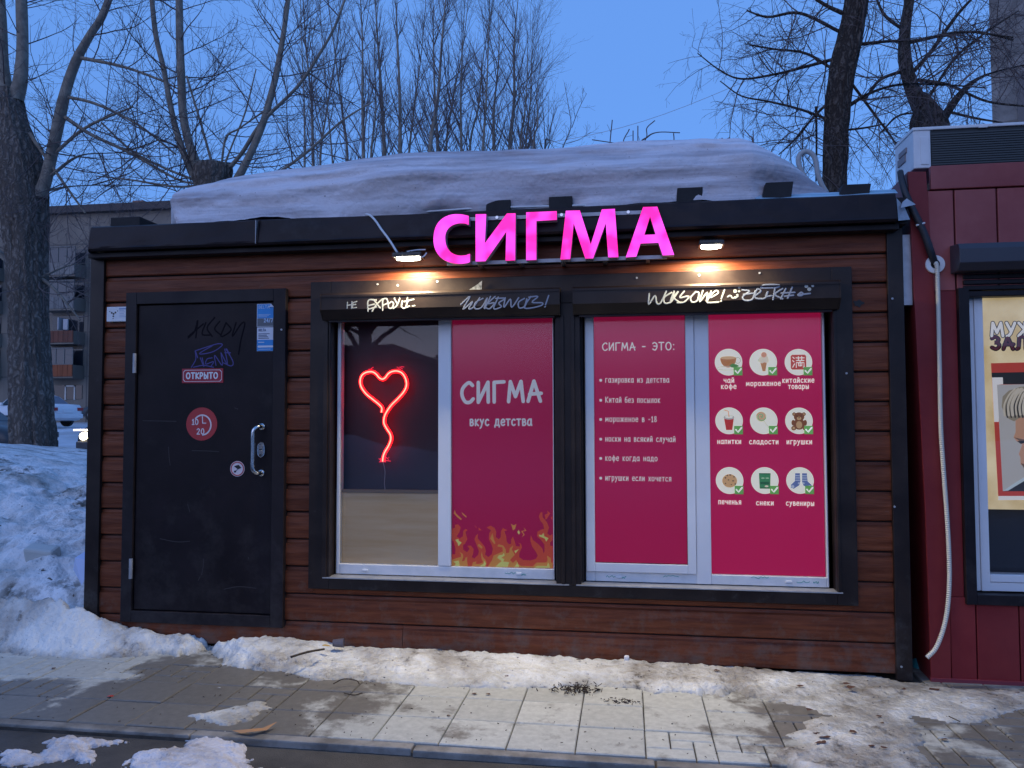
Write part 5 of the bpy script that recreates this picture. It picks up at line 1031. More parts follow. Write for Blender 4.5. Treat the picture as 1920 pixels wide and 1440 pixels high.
xt0 = F(1787, 560)[0]; xt1 = F(1812, 1120)[0]; xt = (xt0 + xt1) / 2
mb = MB(); mb.box(gx[0], xt, -.010, .009, .44, 2.06); mb.build('board', M['red'], RK, bev=.004)
mb = MB(); mb.box(1.552, 5.2, -.030, .0, .0, .022); mb.build('foot_board', mat('pinkish_red_paint', (.20, .03, .045), .6), RK)
zs = F(1860, 1120)[1]
mb = MB(); mb.box(xt, xt + .052, -.038, .06, F(1820, 1131)[1], 2.06); mb.build('window_trim', M['frame'], RK, bev=.003)
mb = MB(); mb.box(xt + .052, 5.0, -.038, .06, F(1820, 1131)[1], F(1820, 1112)[1]); mb.build('window_trim', M['frame'], RK, bev=.003)
# shutter box
sx = F(1797, 480, -.12)[0]; zt_ = F(1850, 455, -.12)[1]; zb_ = F(1850, 492, -.12)[1]; zc = F(1850, 508, -.08)[1]
mb = MB(); prof = [(-.01, zt_ + .01), (-.12, zt_), (-.135, zt_ - .03), (-.135, zb_), (-.10, zc), (-.01, zc)]; n = 6; v = [(x, y, z) for x in (sx, 5.0) for y, z in prof]
mb.add(v, [(i, n + i, n + (i + 1) % n, (i + 1) % n) for i in range(n)], [(0, i, i + 1) for i in range(1, n - 1)]); mb.build('shutter_box', mat('slate_shutter_box', (.045, .042, .052), .4), RK, bev=.003)
zz0 = F(1860, 556, -.02)[1]
for k, (a, b) in enumerate(((.0, .03), (.035, .06), (.065, .09), (.095, .12))):
    mb = MB(); mb.box(xt + .03, 5.0, -.03 + .006 * (k % 2), .04, zz0 + a, zz0 + b); mb.build('shutter_slat', M['frame'], RK, bev=.005)
# white frame, gold lit panel
WY = .03; wx0 = (F(1802, 565, WY)[0] + F(1829, 1100, WY)[0]) / 2; wx1 = (F(1835, 565, WY)[0] + F(1862, 1070, WY)[0]) / 2; wz0 = F(1850, 1108, WY)[1]; wz1 = F(1870, 1077, WY)[1]
mb = MB(); mb.box(wx0, wx0 + (wx1 - wx0) * .5, WY, .10, wz0, 2.06); mb.build('window_frame', M['pvc'], RK, bev=.003)
mb = MB(); mb.box(wx0 + (wx1 - wx0) * .5 + .001, wx1, WY - .006, .10, wz0, 2.06); mb.build('window_frame', M['pvc'], RK, bev=.003)
mb = MB(); mb.box(wx1, 5.0, WY, .10, wz0, wz0 + (wz1 - wz0) * .52); mb.box(wx1, 5.0, WY - .006, .10, wz0 + (wz1 - wz0) * .55, wz1); mb.build('window_frame', M['pvc'], RK, bev=.003)
mb = MB(); mb.box(wx1, 5.0, WY + .02, WY + .024, wz1, 2.06); mb.build('pane', M['glass'], RK)
gold = thing('barber_poster', 'gold film poster with outlined lettering and a man with swept-up hair', 'poster', loc=(2.3, WY + .03, 1.3))
GY = WY + .032
# sheet lit from the room behind it
def gold_mat():
    m = bpy.data.materials.new('back_lit_gold_film'); m.use_nodes = True; n = m.node_tree.nodes; L = m.node_tree.links; b = n['Principled BSDF']
    tc = n.new('ShaderNodeTexCoord'); nz = n.new('ShaderNodeTexNoise'); nz.inputs['Scale'].default_value = 5; nz.inputs['Detail'].default_value = 5; L.new(tc.outputs['Object'], nz.inputs['Vector'])
    cr = n.new('ShaderNodeValToRGB'); cr.color_ramp.elements[0].position = .3; cr.color_ramp.elements[1].position = .75; cr.color_ramp.elements[0].color = (.42, .30, .13, 1); cr.color_ramp.elements[1].color = (.62, .52, .32, 1); L.new(nz.outputs['Fac'], cr.inputs[0])
    L.new(cr.outputs[0], b.inputs['Base Color']); b.inputs['Roughness'].default_value = .4
    b.inputs['Metallic'].default_value = .2
    L.new(cr.outputs[0], b.inputs['Emission Color']); b.inputs['Emission Strength'].default_value = .72; return m
ze = F(1870, 955, GY)[1]
mb = MB(); mb.box(wx1 + .001, 4.9, GY, GY + .003, ze, 2.06); mb.build('gold_film', gold_mat(), gold)
mb = MB(); mb.box(wx1 + .001, 4.9, GY + .10, GY + .11, wz1 - .05, ze + .1); mb.build('dark_film', mat('dark_glass_film', (.05, .053, .065), .3), RK)
gy = GY - .001
mb = MB(); wpx(mb, 'МУЖ', 1858, 1933, 630, 17.5, 3.9, gy, 630); wpx(mb, 'ЗАЛ', 1859, 1924, 654.5, 16.5, 3.9, gy, 654.5); mb.build('letter_outline', C('outline_plum', (.03, .012, .018)), gold)
mb = MB(); wpx(mb, 'МУЖ', 1858, 1933, 630, 17.5, 2.5, gy - .0012, 630); mb.build('lettering', backlit(C('poster_white', (.75, .75, .75)), .45), gold)
mb = MB(); wpx(mb, 'ЗАЛ', 1859, 1924, 654.5, 16.5, 2.3, gy - .0012, 654.5); mb.build('lettering', C('letter_red', (.38, .06, .05)), gold)
def GPp(L): return [F(1780 + a / 3.6, 560 + b / 3.6, gy) for a, b in L]
def gq(name, L, m, k):
    if not m.node_tree.nodes['Principled BSDF'].inputs['Emission Strength'].default_value: backlit(m, .45)
    mb = MB(); mb.poly(GPp(L), gy - .0005 * k, gy - .0005 * k + .0004); return mb.build(name, m, gold)
gq('red_frame', [(281, 436), (900, 420), (900, 1332), (330, 1332)], C('frame_red', (.46, .055, .035)), 1)
gq('white_strip', [(330, 1332), (900, 1332), (900, 1356), (330, 1360)], C('poster_white', (.75, .75, .75)), 1)
gq('black_band', [(284, 500), (900, 488), (900, 576), (290, 578)], C('poster_black', (.02, .02, .02)), 2)
gq('white_strip', [(287, 532), (360, 531), (362, 578), (334, 580), (333, 832), (302, 832)], C('poster_white', (.75, .75, .75)), 3)
gq('photo_field', [(321, 581), (900, 572), (900, 1300), (360, 1300)], C('photo_grey', (.42, .42, .42)), 4)
gq('shirt', [(360, 1300), (430, 1255), (500, 1218), (640, 1170), (900, 1240), (900, 1300)], C('cloth_dark', (.03, .03, .035)), 5)
gq('collar', [(362, 1298), (430, 1250), (520, 1195), (530, 1215), (440, 1268), (395, 1296)], C('collar_blue', (.45, .55, .62)), 6)
skin = C('print_skin', (.48, .27, .18))
gq('face', [(445, 830), (448, 790), (560, 770), (800, 790), (820, 1000), (740, 1200), (600, 1230), (520, 1180), (500, 1130), (480, 1120), (478, 1070), (466, 1050), (490, 985), (450, 960), (432, 935), (446, 900)], skin, 6)
gq('beard', [(480, 1110), (520, 1120), (600, 1060), (700, 980), (760, 1080), (700, 1200), (600, 1232), (520, 1185), (500, 1140)], C('beard_brown', (.16, .10, .07)), 7)
gq('brow', [(432, 935), (500, 950), (560, 955), (558, 965), (480, 965)], C('beard_brown', (.16, .10, .07)), 7)
gq('eye', [(455, 962), (500, 958), (520, 970), (480, 980)], C('poster_black', (.02, .02, .02)), 8)
gq('hair', [(380, 790), (352, 730), (358, 660), (400, 620), (430, 612), (470, 597), (520, 590), (640, 580), (780, 600), (840, 700), (850, 860), (760, 870), (740, 810), (600, 795), (470, 805), (435, 828), (400, 812)], C('hair_ash', (.26, .23, .17)), 7)
mb = MB()
for k in range(9): mb.stroke(smooth(GPp([(372 + k * 26, 790 - k * 2), (368 + k * 26, 720), (400 + k * 24, 650), (440 + k * 22, 610)]), 4), .004 + .002 * (k % 3), gy - .0045)
mb.build('hair_strand', backlit(C('hair_pale', (.52, .48, .40)), .45), gold)
mb = MB()
for k in range(8): mb.stroke(smooth(GPp([(390 + k * 26, 800), (385 + k * 25, 730), (415 + k * 24, 660), (455 + k * 22, 625)]), 4), .004, gy - .0040)
mb.build('hair_strand', C('hair_dark', (.08, .065, .05)), gold)
# air conditioner on its roof
AY = .10
ac = thing('air_conditioner', 'white outdoor air conditioner unit with dark finned coil on the red roof', 'air conditioner', loc=(2.0, .25, 2.72))
ax0, az1 = F(1712, 241, AY); az0 = F(1720, 316, AY)[1]; ax1 = F(1930, 300, AY)[0]; axp = F(1745, 260, AY)[0]
ax1 = ax1 + .02
mb = MB(); mb.box(ax0, axp, AY, AY + .30, az0, az1 - .012); mb.box(axp, ax1, AY + .02, AY + .30, az0, az1 - .014); mb.build('casing', M['cream'], ac, bev=.006)
mb = MB(); mb.box(ax0 - .005, ax1 + .005, AY - .006, AY + .31, az1 - .014, az1 + .004); mb.build('lid', M['cream'], ac, bev=.004)
mb = MB(); mb.box(axp + .002, ax1 - .03, AY + .006, AY + .022, az0 - .02, az1 - .014); mb.build('coil', mat('dark_coil', (.022, .026, .028), .6), ac)
for k in range(15):
    z = az0 + (az1 - az0 - .03) * (k + .5) / 15; mb = MB(); mb.box(axp + .004, ax1 - .032, AY + .001, AY + .007, z - .0035, z + .0035); mb.build('fin_row', mat('fin_grey', (.05, .055, .055), .5) if k == 0 else bpy.data.materials['fin_grey'], ac)
mb = MB(); mb.box(ax1 - .03, ax1, AY - .002, AY + .02, az0, az1 - .014); mb.build('end_grille', M['cream'], ac)
mb = MB(); mb.box(ax0 + .035, axp - .012, AY - .004, AY + .001, az0 + .02, az1 - .05); mb.build('side_plate', M['cream'], ac, bev=.002)
mb = MB(); mb.box(ax0 - .007, ax0 + .001, AY + .10, AY + .22, az1 - .10, az1 - .07); mb.box(ax0 - .007, ax0 + .001, AY + .12, AY + .24, az0 + .08, az0 + .12); mb.build('side_handle', C('handle_grey', (.25, .20, .20)), ac, bev=.002)
x, z = F(1842, 238, AY); mb = MB(); mb.box(x - .022, x + .022, AY - .010, AY + .002, z - .006, z + .005); mb.build('clip', M['cream'], ac)
# wrapped pipes, flange, corrugated hose
def P3(L): return [(F(a, b, c)[0], c, F(a, b, c)[1]) for a, b, c in L]
mb = MB()
mb.tube(smooth(P3([(1688, 322, .02), (1692, 345, -.02), (1703, 378, -.05), (1718, 408, -.06), (1733, 440, -.06), (1743, 470, -.055), (1751, 492, -.03)]), 6), .016, 10)
mb.tube(smooth(P3([(1690, 330, .03), (1699, 360, -.01), (1713, 392, -.04), (1727, 420, -.05), (1740, 450, -.05), (1748, 474, -.045), (1755, 494, -.03)]), 6), .013, 10)
pb = mb.build('pipe_bundle', mat('black_wrapped_insulation', (.02, .02, .025), .5, bump=.3, bscale=40), sm=True); tag(pb, 'two black wrapped pipes curving down to the white wall flange', 'pipe')
mb = MB(); a = F(1725, 421, -.062); mb.tube([(a[0] - .022, -.07, a[1] - .006), (a[0] + .022, -.07, a[1] + .006)], .005, 6); mb.build('cable_tie', M['cream'], pb)
fl_ = thing('wall_flange', 'round white plastic flange where the pipes enter the red wall', 'flange', loc=(1.63, -.02, 2.17))
cx, cz = F(1753.5, 495.5, -.03); rr = F(1771.5, 495, -.03)[0] - cx
mb = MB(); mb.poly(ell(cx, cz, rr, rr * 1.0, 0, 360, 37)[:-1], -.034, -.022, holes=[ell(cx, cz, rr * .5, rr * .5, 0, 360, 25)[:-1][::-1]]); mb.build('ring', M['cream'], fl_, bev=.002)
mb = MB(); mb.disc(cx, cz, rr * .52, -.0245, -.02); mb.build('hole', M['black'], fl_)
P = smooth(P3([(1753, 492, -.03), (1757, 500, -.05), (1758.5, 540, -.055), (1760, 600, -.055), (1762, 700, -.05), (1764, 800, -.05), (1769, 880, -.05), (1775, 960, -.055), (1779, 1030, -.06), (1780, 1090, -.07), (1776, 1145, -.08), (1767, 1185, -.09), (1754, 1216, -.10), (1738, 1233, -.11)]), 30)
P = np.array(P); s_ = np.concatenate([[0], np.cumsum(np.linalg.norm(np.diff(P, axis=0), axis=1))]); pitch = .0105; nn = int(s_[-1] / pitch * 4); ss = np.linspace(0, s_[-1], nn)
Q = np.stack([np.interp(ss, s_, P[:, k]) for k in range(3)], 1); rad = np.where(np.arange(nn) % 4 < 2, .0118, .0093)
mb = MB(); mb.tube(Q, rad, 12); tag(mb.build('corrugated_hose', mat('ivory_corrugated_plastic', (.62, .60, .52), .45), sm=False), 'long ivory corrugated hose hanging down the red wall from the flange', 'hose')
# grey hose looped above the roof snow
P = smooth(P3([(1550, 362, .5), (1541, 347, .5), (1533, 325, .5), (1530, 303, .5), (1523, 289, .5), (1511, 284, .5), (1500, 290, .5), (1497, 303, .5), (1503, 322, .5), (1513, 338, .5), (1522, 350, .5)]), 6)
mb = MB(); mb.tube(P, .016, 10); tag(mb.build('hose_loop', mat('grey_hose', (.35, .36, .36), .5), sm=True), 'grey hose bent into an upright loop behind the roof snow', 'hose')
# turquoise pipe stub in the gap
P = P3([(1728, 1268, .18), (1720, 1240, .25)]); mb = MB(); mb.tube(P, .035, 14); tag(mb.build('pipe_stub', mat('turquoise_plastic', (.03, .22, .25), .5), sm=True), 'turquoise pipe stub on the ground in the gap between the kiosks', 'pipe')
mb = MB(); mb.box(1.46, 1.56, 1.8, 1.84, 0, 2.6); tag(mb.build('gap_board', M['dark']), 'dark board closing the narrow gap between the two kiosks', 'board')

# ------------------------------------------------------------------ trees
def nrm(v): return v / (np.linalg.norm(v) + 1e-9)
def child_path(p, d, L, rng, up, wob, m):
    pts = [p]; st = L / m
    for i in range(m):
        d = nrm(d + rng.normal(0, wob, 3) + np.array([0, 0, up * (1.0 + i * .25)]) / m * 2.0); pts.append(pts[-1] + d * st)
    return np.array(pts)
def grow(mb, P, R, rng, spec, lvl=0):
    s = spec[lvl]; m_ = len(P); seg = np.linalg.norm(np.diff(P, axis=0), axis=1); cum = np.concatenate([[0], np.cumsum(seg)]); tot = cum[-1]
    n = rng.poisson(s['dens'] * tot) if s.get('dens') else s['n']
    for k in range(n):
        t = rng.uniform(s.get('t0', .1), 1.0); q = t * tot; i = min(m_ - 2, int(np.searchsorted(cum, q)) - 1); i = max(0, i); u = (q - cum[i]) / (seg[i] + 1e-9)
        p = P[i] * (1 - u) + P[i + 1] * u; r = R[i] * (1 - u) + R[i + 1] * u; T = nrm(P[i + 1] - P[i])
        a = rng.normal(s['ang'], 10) * math.pi / 180; z = rng.normal(size=3); 
        if 'flat' in s: z[1] *= s['flat']
        z = nrm(z - T * (z @ T)); d = nrm(T * math.cos(a) + z * math.sin(a))
        L = s['L'] * rng.uniform(.45, 1.25) * (1 - s.get('tp', .4) * t); r0 = min(r * .55, s['r'] * rng.uniform(.7, 1.3))
        C_ = child_path(p, d, L, rng, s['up'], s['wob'], s['m']); R_ = np.linspace(r0, max(.0017, r0 * .3), len(C_)); mb[lvl].tube(C_, R_, s['k'], cap=False)
        if lvl + 1 < len(spec): grow(mb, C_, R_, rng, spec, lvl + 1)
def limb(L, Y):  # pixel outline (px, py, width px[, y]) -> path, radii
    P = []; R = []
    for q in L:
        y = q[3] if len(q) > 3 else Y; a = F(q[0] - q[2] / 2, q[1], y); b = F(q[0] + q[2] / 2, q[1], y); P.append(((a[0] + b[0]) / 2, y, a[1])); R.append(abs(b[0] - a[0]) / 2)
    A = smooth([(*p, r) for p, r in zip(P, R)], 6); A = np.array(A); return A[:, :3], np.maximum(A[:, 3], .002)
def rough_tube(P, R, k, amp, seed):
    "a trunk: ring tube with furrowed bark"
    mb = MB(); s_ = np.concatenate([[0], np.cumsum(np.linalg.norm(np.diff(P, axis=0), axis=1))]); nn = max(8, int(s_[-1] / .025)); ss = np.linspace(0, s_[-1], nn)
    Q = np.stack([np.interp(ss, s_, P[:, i]) for i in range(3)], 1); r = np.interp(ss, s_, R); a = np.arange(k) * 2 * math.pi / k
    A, S = np.meshgrid(a, ss, indexing='xy'); rid = fbm(np.cos(A) * 7 + 9, np.sin(A) * 7 + S * .9, 3, seed) + .5 * fbm(np.cos(A) * 3.5, np.sin(A) * 3.5 + S * 1.5, 3, seed + 9)
    rid = rid + .8 * np.abs(fbm(np.cos(A) * 11 + 3, np.sin(A) * 11 + S * 2.2, 3, seed + 21)) * -1
    rr = r[:, None] * (1 + amp * 1.6 * rid)
    V = np.stack([Q[:, None, 0] + rr * np.cos(A), Q[:, None, 1] + rr * np.sin(A), np.repeat(Q[:, None, 2], k, 1)], -1)
    i = np.arange(nn - 1)[:, None]; j = np.arange(k)[None, :]; k2 = (j + 1) % k
    return mb.add(V.reshape(-1, 3), np.stack([i * k + j, i * k + k2, (i + 1) * k + k2, (i + 1) * k + j], -1).reshape(-1, 4))
def tree(label, base, trunk, limbs, spec, seed, Y, bark='bark', lbark=None, twig='twig', rough=.22, trunk_lv=0, name='bare_tree', group=None, tdens=None):
    rng = np.random.default_rng(seed); t = thing(name, label, 'tree', group, loc=base)
    if trunk is not None:
        P, R = limb(trunk, Y); rough_tube(P, R, 72, rough, seed).build('trunk', M[bark], t, sm=True)
    mbs = [MB() for _ in spec]
    for L in limbs:
        lb = MB(); P, R = limb(L, Y); w = R[0]
        if w > .03: lb = rough_tube(P, R, 18, rough * .3, seed + 3)
        else: lb.tube(P, R, 8, cap=False)
        lb.build('limb', M[lbark or bark], t, sm=True)
        grow(mbs, P, R, rng, spec)
    if tdens: grow(mbs, *limb(trunk, Y), rng, tdens)
    for k, m_ in enumerate(mbs):
        if m_.n: m_.build('branches' if k == 0 and len(spec) > 1 else 'twigs', M[twig], t, sm=(k == 0))['kind'] = 'stuff'
    return t
SPL = [dict(dens=5.2, ang=62, L=1.7, r=.0090, up=.12, wob=.10, m=8, k=4, t0=.02, flat=.6), dict(dens=8.0, ang=50, L=.55, r=.0038, up=.14, wob=.14, m=5, k=3), dict(dens=6, ang=50, L=.16, r=.0025, up=.14, wob=.15, m=3, k=3)]
# left tree (Y 5)
tree('big rough-barked tree at the far left with forked bare limbs', (-7.9, 5, .6),
     [(62, 900, 74), (61, 800, 66), (56, 650, 62), (54, 540, 62), (50, 450, 66), (46, 385, 70), (36, 300, 70), (22, 225, 48), (18, 190, 42), (16, 170, 34)],
     [[(12, 190, 26), (4, 120, 20), (2, 50, 18), (-2, -30, 15)], [(28, 190, 26), (38, 150, 22), (42, 90, 18), (41, 30, 18), (39, -40, 16)],
      [(72, 372, 26), (86, 335, 20), (100, 275, 19), (112, 220, 19), (125, 165, 17), (145, 110, 16), (170, 65, 14), (192, 30, 13), (214, -30, 11)],
      [(88, 358, 9), (130, 350, 7), (200, 347, 6), (280, 348, 5), (360, 340, 3)], [(95, 330, 8), (150, 292, 6), (230, 285, 5), (300, 262, 3)], [(122, 220, 7), (170, 252, 6), (240, 285, 5), (330, 335, 4), (370, 345, 3)],
      [(115, 180, 6), (180, 195, 5), (260, 235, 4), (330, 290, 3)], [(148, 108, 7), (230, 125, 5), (300, 150, 4), (340, 170, 2)], [(60, 520, 26), (30, 500, 20), (5, 480, 16), (-25, 455, 14)], [(60, 530, 9), (95, 512, 7), (130, 498, 5), (175, 492, 3)], [(75, 520, 7), (105, 545, 5), (150, 600, 3)],
      [(90, 300, 6), (160, 240, 5), (250, 200, 3)], [(55, 250, 7), (110, 330, 5), (160, 400, 3)]],
     SPL, 11, 5, lbark='barkl')
# pollarded tree (Y 5)
tree('pollarded tree with stubby head behind the roof snow and four pale upright limbs', (-5.4, 5, .6),
     [(398, 900, 60), (398, 500, 60), (397, 360, 58), (398, 335, 66), (400, 314, 64), (402, 309, 50)],
     [[(372, 345, 16), (352, 305, 13), (338, 270, 12), (322, 210, 10), (307, 130, 9), (292, 65, 9), (283, -20, 8)], [(378, 330, 20), (358, 280, 16), (344, 220, 14), (340, 150, 14), (337, 70, 13), (336, -20, 12)],
      [(400, 312, 6), (393, 290, 5), (377, 233, 4), (350, 143, 4)], [(440, 345, 17), (464, 300, 14), (490, 240, 13), (505, 190, 12), (520, 130, 11), (532, 60, 9), (543, -20, 8)], [(428, 318, 10), (455, 285, 8), (480, 245, 8), (505, 215, 8), (560, 160, 7), (600, 100, 6), (628, 50, 5), (650, -10, 4)],
      [(420, 312, 4), (436, 270, 3), (460, 210, 3), (480, 130, 2)], [(446, 345, 5), (500, 335, 5), (570, 290, 5), (640, 228, 4), (700, 190, 2)], [(415, 312, 4), (424, 258, 4), (450, 240, 3), (500, 205, 3)], [(385, 345, 5), (320, 320, 4), (250, 285, 4), (190, 230, 3)], [(400, 345, 4), (330, 350, 4), (250, 338, 3), (180, 330, 2)]],
     SPL, 12, 5, lbark='barkl')
# right-hand trees with drooping seed-hung twigs
SPR = [dict(dens=10.5, ang=62, L=1.25, r=.0075, up=-.03, wob=.16, m=7, k=4, t0=.02, flat=.7), dict(dens=10, ang=55, L=.42, r=.0036, up=-.16, wob=.2, m=5, k=3), dict(dens=9, ang=50, L=.12, r=.0028, up=-.35, wob=.25, m=3, k=3)]
tree('thick dark leaning trunk behind the right end of the brown kiosk', (2.4, 5, .6),
     [(1560, 900, 56), (1562, 500, 50), (1565, 350, 46), (1569, 230, 48), (1580, 130, 52), (1600, 40, 48), (1612, -40, 44)],
     [[(1590, 200, 14), (1625, 178, 13), (1670, 162, 13), (1715, 158, 12), (1780, 160, 8), (1850, 165, 5)], [(1560, 112, 7), (1500, 128, 6), (1450, 140, 5), (1390, 148, 4), (1350, 132, 3), (1308, 100, 2)], [(1555, 225, 6), (1500, 205, 5), (1440, 190, 4), (1390, 180, 3), (1350, 152, 2)],
      [(1580, 25, 9), (1548, 10, 7), (1510, -15, 6)], [(1575, 60, 7), (1500, 25, 6), (1440, 32, 5), (1400, 20, 3)], [(1562, 130, 6), (1510, 100, 5), (1450, 92, 4), (1405, 84, 3)], [(1556, 190, 6), (1525, 220, 5), (1490, 262, 4), (1460, 290, 2)], [(1600, 85, 8), (1660, 78, 6), (1720, 75, 5), (1800, 60, 4), (1900, 70, 3)],
      [(1592, 150, 6), (1640, 215, 5), (1675, 262, 3), (1700, 300, 2)], [(1575, 245, 5), (1620, 240, 4), (1660, 232, 3)], [(1530, 200, 5, 5.3), (1531, 270, 4, 5.3), (1530, 340, 3, 5.3)]],
     SPR, 13, 5, bark='barkd', twig='twigr')
tree('forked dark tree with drooping twigs behind the air conditioner', (3.9, 6, .6),
     [(1744, 700, 66), (1744, 300, 66), (1742, 235, 68), (1738, 205, 44), (1722, 180, 34)],
     [[(1730, 205, 40), (1712, 170, 30), (1698, 120, 26), (1696, 70, 22), (1702, 20, 20), (1712, -30, 16)], [(1762, 232, 24), (1780, 205, 20), (1800, 178, 18), (1830, 150, 14), (1870, 134, 10), (1930, 120, 7)],
      [(1712, 135, 12), (1745, 98, 10), (1775, 55, 9), (1800, 22, 8), (1830, -10, 7)], [(1720, 150, 8), (1780, 160, 6), (1850, 190, 5), (1930, 200, 4)], [(1705, 80, 8), (1760, 68, 7), (1830, 60, 5), (1900, 75, 4)], [(1700, 60, 7), (1660, 30, 6), (1640, -10, 4)], [(1780, 210, 6), (1830, 222, 5), (1880, 230, 3)], [(1705, 130, 8), (1650, 150, 6), (1620, 190, 4)], [(1740, 185, 6), (1790, 110, 5), (1850, 60, 4), (1910, 20, 3)], [(1760, 215, 5), (1690, 215, 4), (1650, 250, 3)]],
     [dict(SPR[0], dens=10), dict(SPR[1], dens=8.5), dict(SPR[2], dens=6)], 14, 6, bark='barkd', twig='twigr')
# young poplars in a stand behind the kiosk
SPP = [dict(dens=5.0, ang=30, L=2.3, r=.0125, up=.09, wob=.05, m=8, k=4, t0=.12, tp=.55), dict(dens=5.5, ang=34, L=.75, r=.0050, up=.10, wob=.08, m=5, k=3), dict(dens=4.5, ang=38, L=.26, r=.0032, up=.1, wob=.1, m=3, k=3)]
pop = [(571, 330, 5, 562, -40), (588, 325, 7, 566, -60), (600, 325, 5, 640, 10), (625, 325, 4, 598, -30), (652, 322, 6, 610, -40), (682, 318, 8, 672, -60), (695, 318, 5, 712, -20), (722, 316, 9, 700, -70), (750, 314, 9, 740, -70), (765, 312, 5, 800, -20), (805, 309, 10, 842, -60), (822, 307, 7, 812, -30), (836, 306, 5, 880, -20),
       (865, 303, 6, 872, -10), (880, 302, 5, 925, 0), (905, 300, 6, 920, -30), (926, 298, 7, 935, 20), (955, 297, 9, 973, -20), (975, 296, 5, 990, 60), (985, 295, 4, 1000, 20), (1000, 294, 5, 1016, 110), (1020, 293, 3, 1045, 200)]
ORD = 'first second third fourth fifth sixth seventh eighth ninth tenth eleventh twelfth thirteenth fourteenth fifteenth sixteenth seventeenth eighteenth nineteenth twentieth twenty-first twenty-second twenty-third twenty-fourth twenty-fifth'.split()
PG = 'young bare poplars in a stand behind the kiosk'
for k, (bx, by, w, tx_, ty) in enumerate(pop):
    rng = np.random.default_rng(100 + k); Y = 12.0 + 3.5 * ((k * 7) % 5) / 5; sc_ = 1.0
    P, R = limb([(bx + (bx - tx_) * .6 * (1 if k % 2 else -.3), 620, w * 1.3), (bx, by, w * .9), ((bx * 2 + tx_) / 3 + rng.uniform(-4, 4), by + (ty - by) / 3, w * .62), ((bx + 2 * tx_) / 3 + rng.uniform(-4, 4), by + (ty - by) * 2 / 3, w * .36), (tx_, ty, .9)], Y)
    left = bx < 640
    lb = '%s of the young bare poplars from the left, %s' % (ORD[k], 'sturdy stem with long upright side shoots' if w >= 9 else 'medium straight stem' if w >= 7 else 'thin whippy stem among the thicker ones')
    t = thing('young_poplar', lb, 'tree', PG, loc=(float(P[0][0]), Y, .6))
    tb = MB(); tb.tube(P, R, 8, cap=False); tb.build('trunk', M['barkl'], t, sm=True)
    mbs = [MB(), MB(), MB()]; keep = P[:, 2] > F(bx, 420, Y)[1]
    Pk = P[keep]; Rk = R[keep]; f_ = 1.15 if not left else .8
    hscale = min(1.0, max(.4, (P[-1][2] - F(bx, 320, Y)[1]) / 6))
    grow(mbs, Pk, Rk, rng, [dict(SPP[0], dens=SPP[0]['dens'] * f_, L=SPP[0]['L'] * (.55 + .45 * hscale)), SPP[1], SPP[2]])
    mm = MB(); 
    for m_ in mbs:
        mm.v += m_.v; mm.q += [q + mm.n for q in m_.q]; mm.n += m_.n
    if mm.n: mm.build('branches', M['twig'], t)['kind'] = 'stuff'
SPB = [dict(dens=4.5, ang=38, L=.45, r=.006, up=.08, wob=.10, m=5, k=3, t0=.15), dict(dens=6, ang=42, L=.16, r=.0035, up=.05, wob=.12, m=3, k=3)]
def bush(label, L, seed, Y=4.0, spec=SPB, name='bare_sapling', cat='sapling'):
    rng = np.random.default_rng(seed); P, R = limb(L[0], Y); t = thing(name, label, cat, loc=(float(P[0][0]), Y, .6)); mbs = [MB() for _ in spec]; sb = MB()
    for l in L: P, R = limb(l, Y); sb.tube(P, R, 6, cap=False); grow(mbs, P, R, rng, spec)
    sb.build('stem', M['twig'], t, sm=True)
    for m_ in mbs:
        if m_.n: m_.build('twigs', M['twig'], t)['kind'] = 'stuff'
bush('small lone forked sapling against open sky right of the poplars', [[(1030, 420, 3), (1052, 290, 2.2), (1070, 240, 1.6), (1066, 200, 1.2), (1058, 155, .7)], [(1072, 240, 1.4), (1085, 205, 1.1), (1100, 175, .7)], [(1060, 270, 1.2), (1085, 262, 1), (1108, 248, .7)], [(1056, 282, 1.2), (1090, 285, .9), (1112, 280, .7)]], 31, 8, [dict(dens=9, ang=45, L=.34, r=.0045, up=.06, wob=.10, m=5, k=3, t0=.2), dict(dens=9, ang=42, L=.14, r=.003, up=.05, wob=.12, m=3, k=3)])
bush('arching bramble canes with dried berries above the middle of the roof snow', [[(1200, 420, 3), (1202, 283, 3), (1188, 275, 3), (1150, 268, 2), (1110, 262, 2)], [(1190, 420, 3), (1197, 284, 3), (1214, 257, 3), (1235, 248, 2), (1275, 249, 2)], [(1196, 283, 3), (1212, 258, 2), (1213, 240, 2), (1228, 226, 2)], [(1142, 420, 2), (1143, 286, 2), (1148, 225, 2)], [(1165, 420, 2), (1166, 282, 2), (1180, 242, 2)], [(1187, 420, 2), (1187, 281, 2), (1187, 245, 2)], [(1196, 420, 2), (1196, 280, 2), (1196, 236, 2)], [(1264, 420, 2), (1264, 277, 2), (1263, 250, 2)]], 32, 3.2, [dict(dens=1.2, ang=50, L=.12, r=.003, up=0, wob=.1, m=3, k=3, t0=.5)], 'bramble', 'bush')
bush('thin dry stalks behind the right shoulder of the roof snow', [[(1415, 420, 3), (1412, 275, 3), (1405, 255, 2), (1395, 243, 2)], [(1413, 275, 2), (1412, 245, 2)], [(1352, 420, 2), (1352, 272, 2), (1358, 264, 2), (1368, 258, 2)], [(1358, 265, 2), (1349, 260, 2)], [(1440, 420, 2), (1441, 300, 2), (1470, 258, 2), (1500, 240, 2)]], 33, 3.2, [dict(dens=2.5, ang=45, L=.10, r=.003, up=0, wob=.1, m=3, k=3, t0=.5)], 'dry_stalks', 'bush')
a = F(1000, 272, 40); b = F(1380, 160, 40)
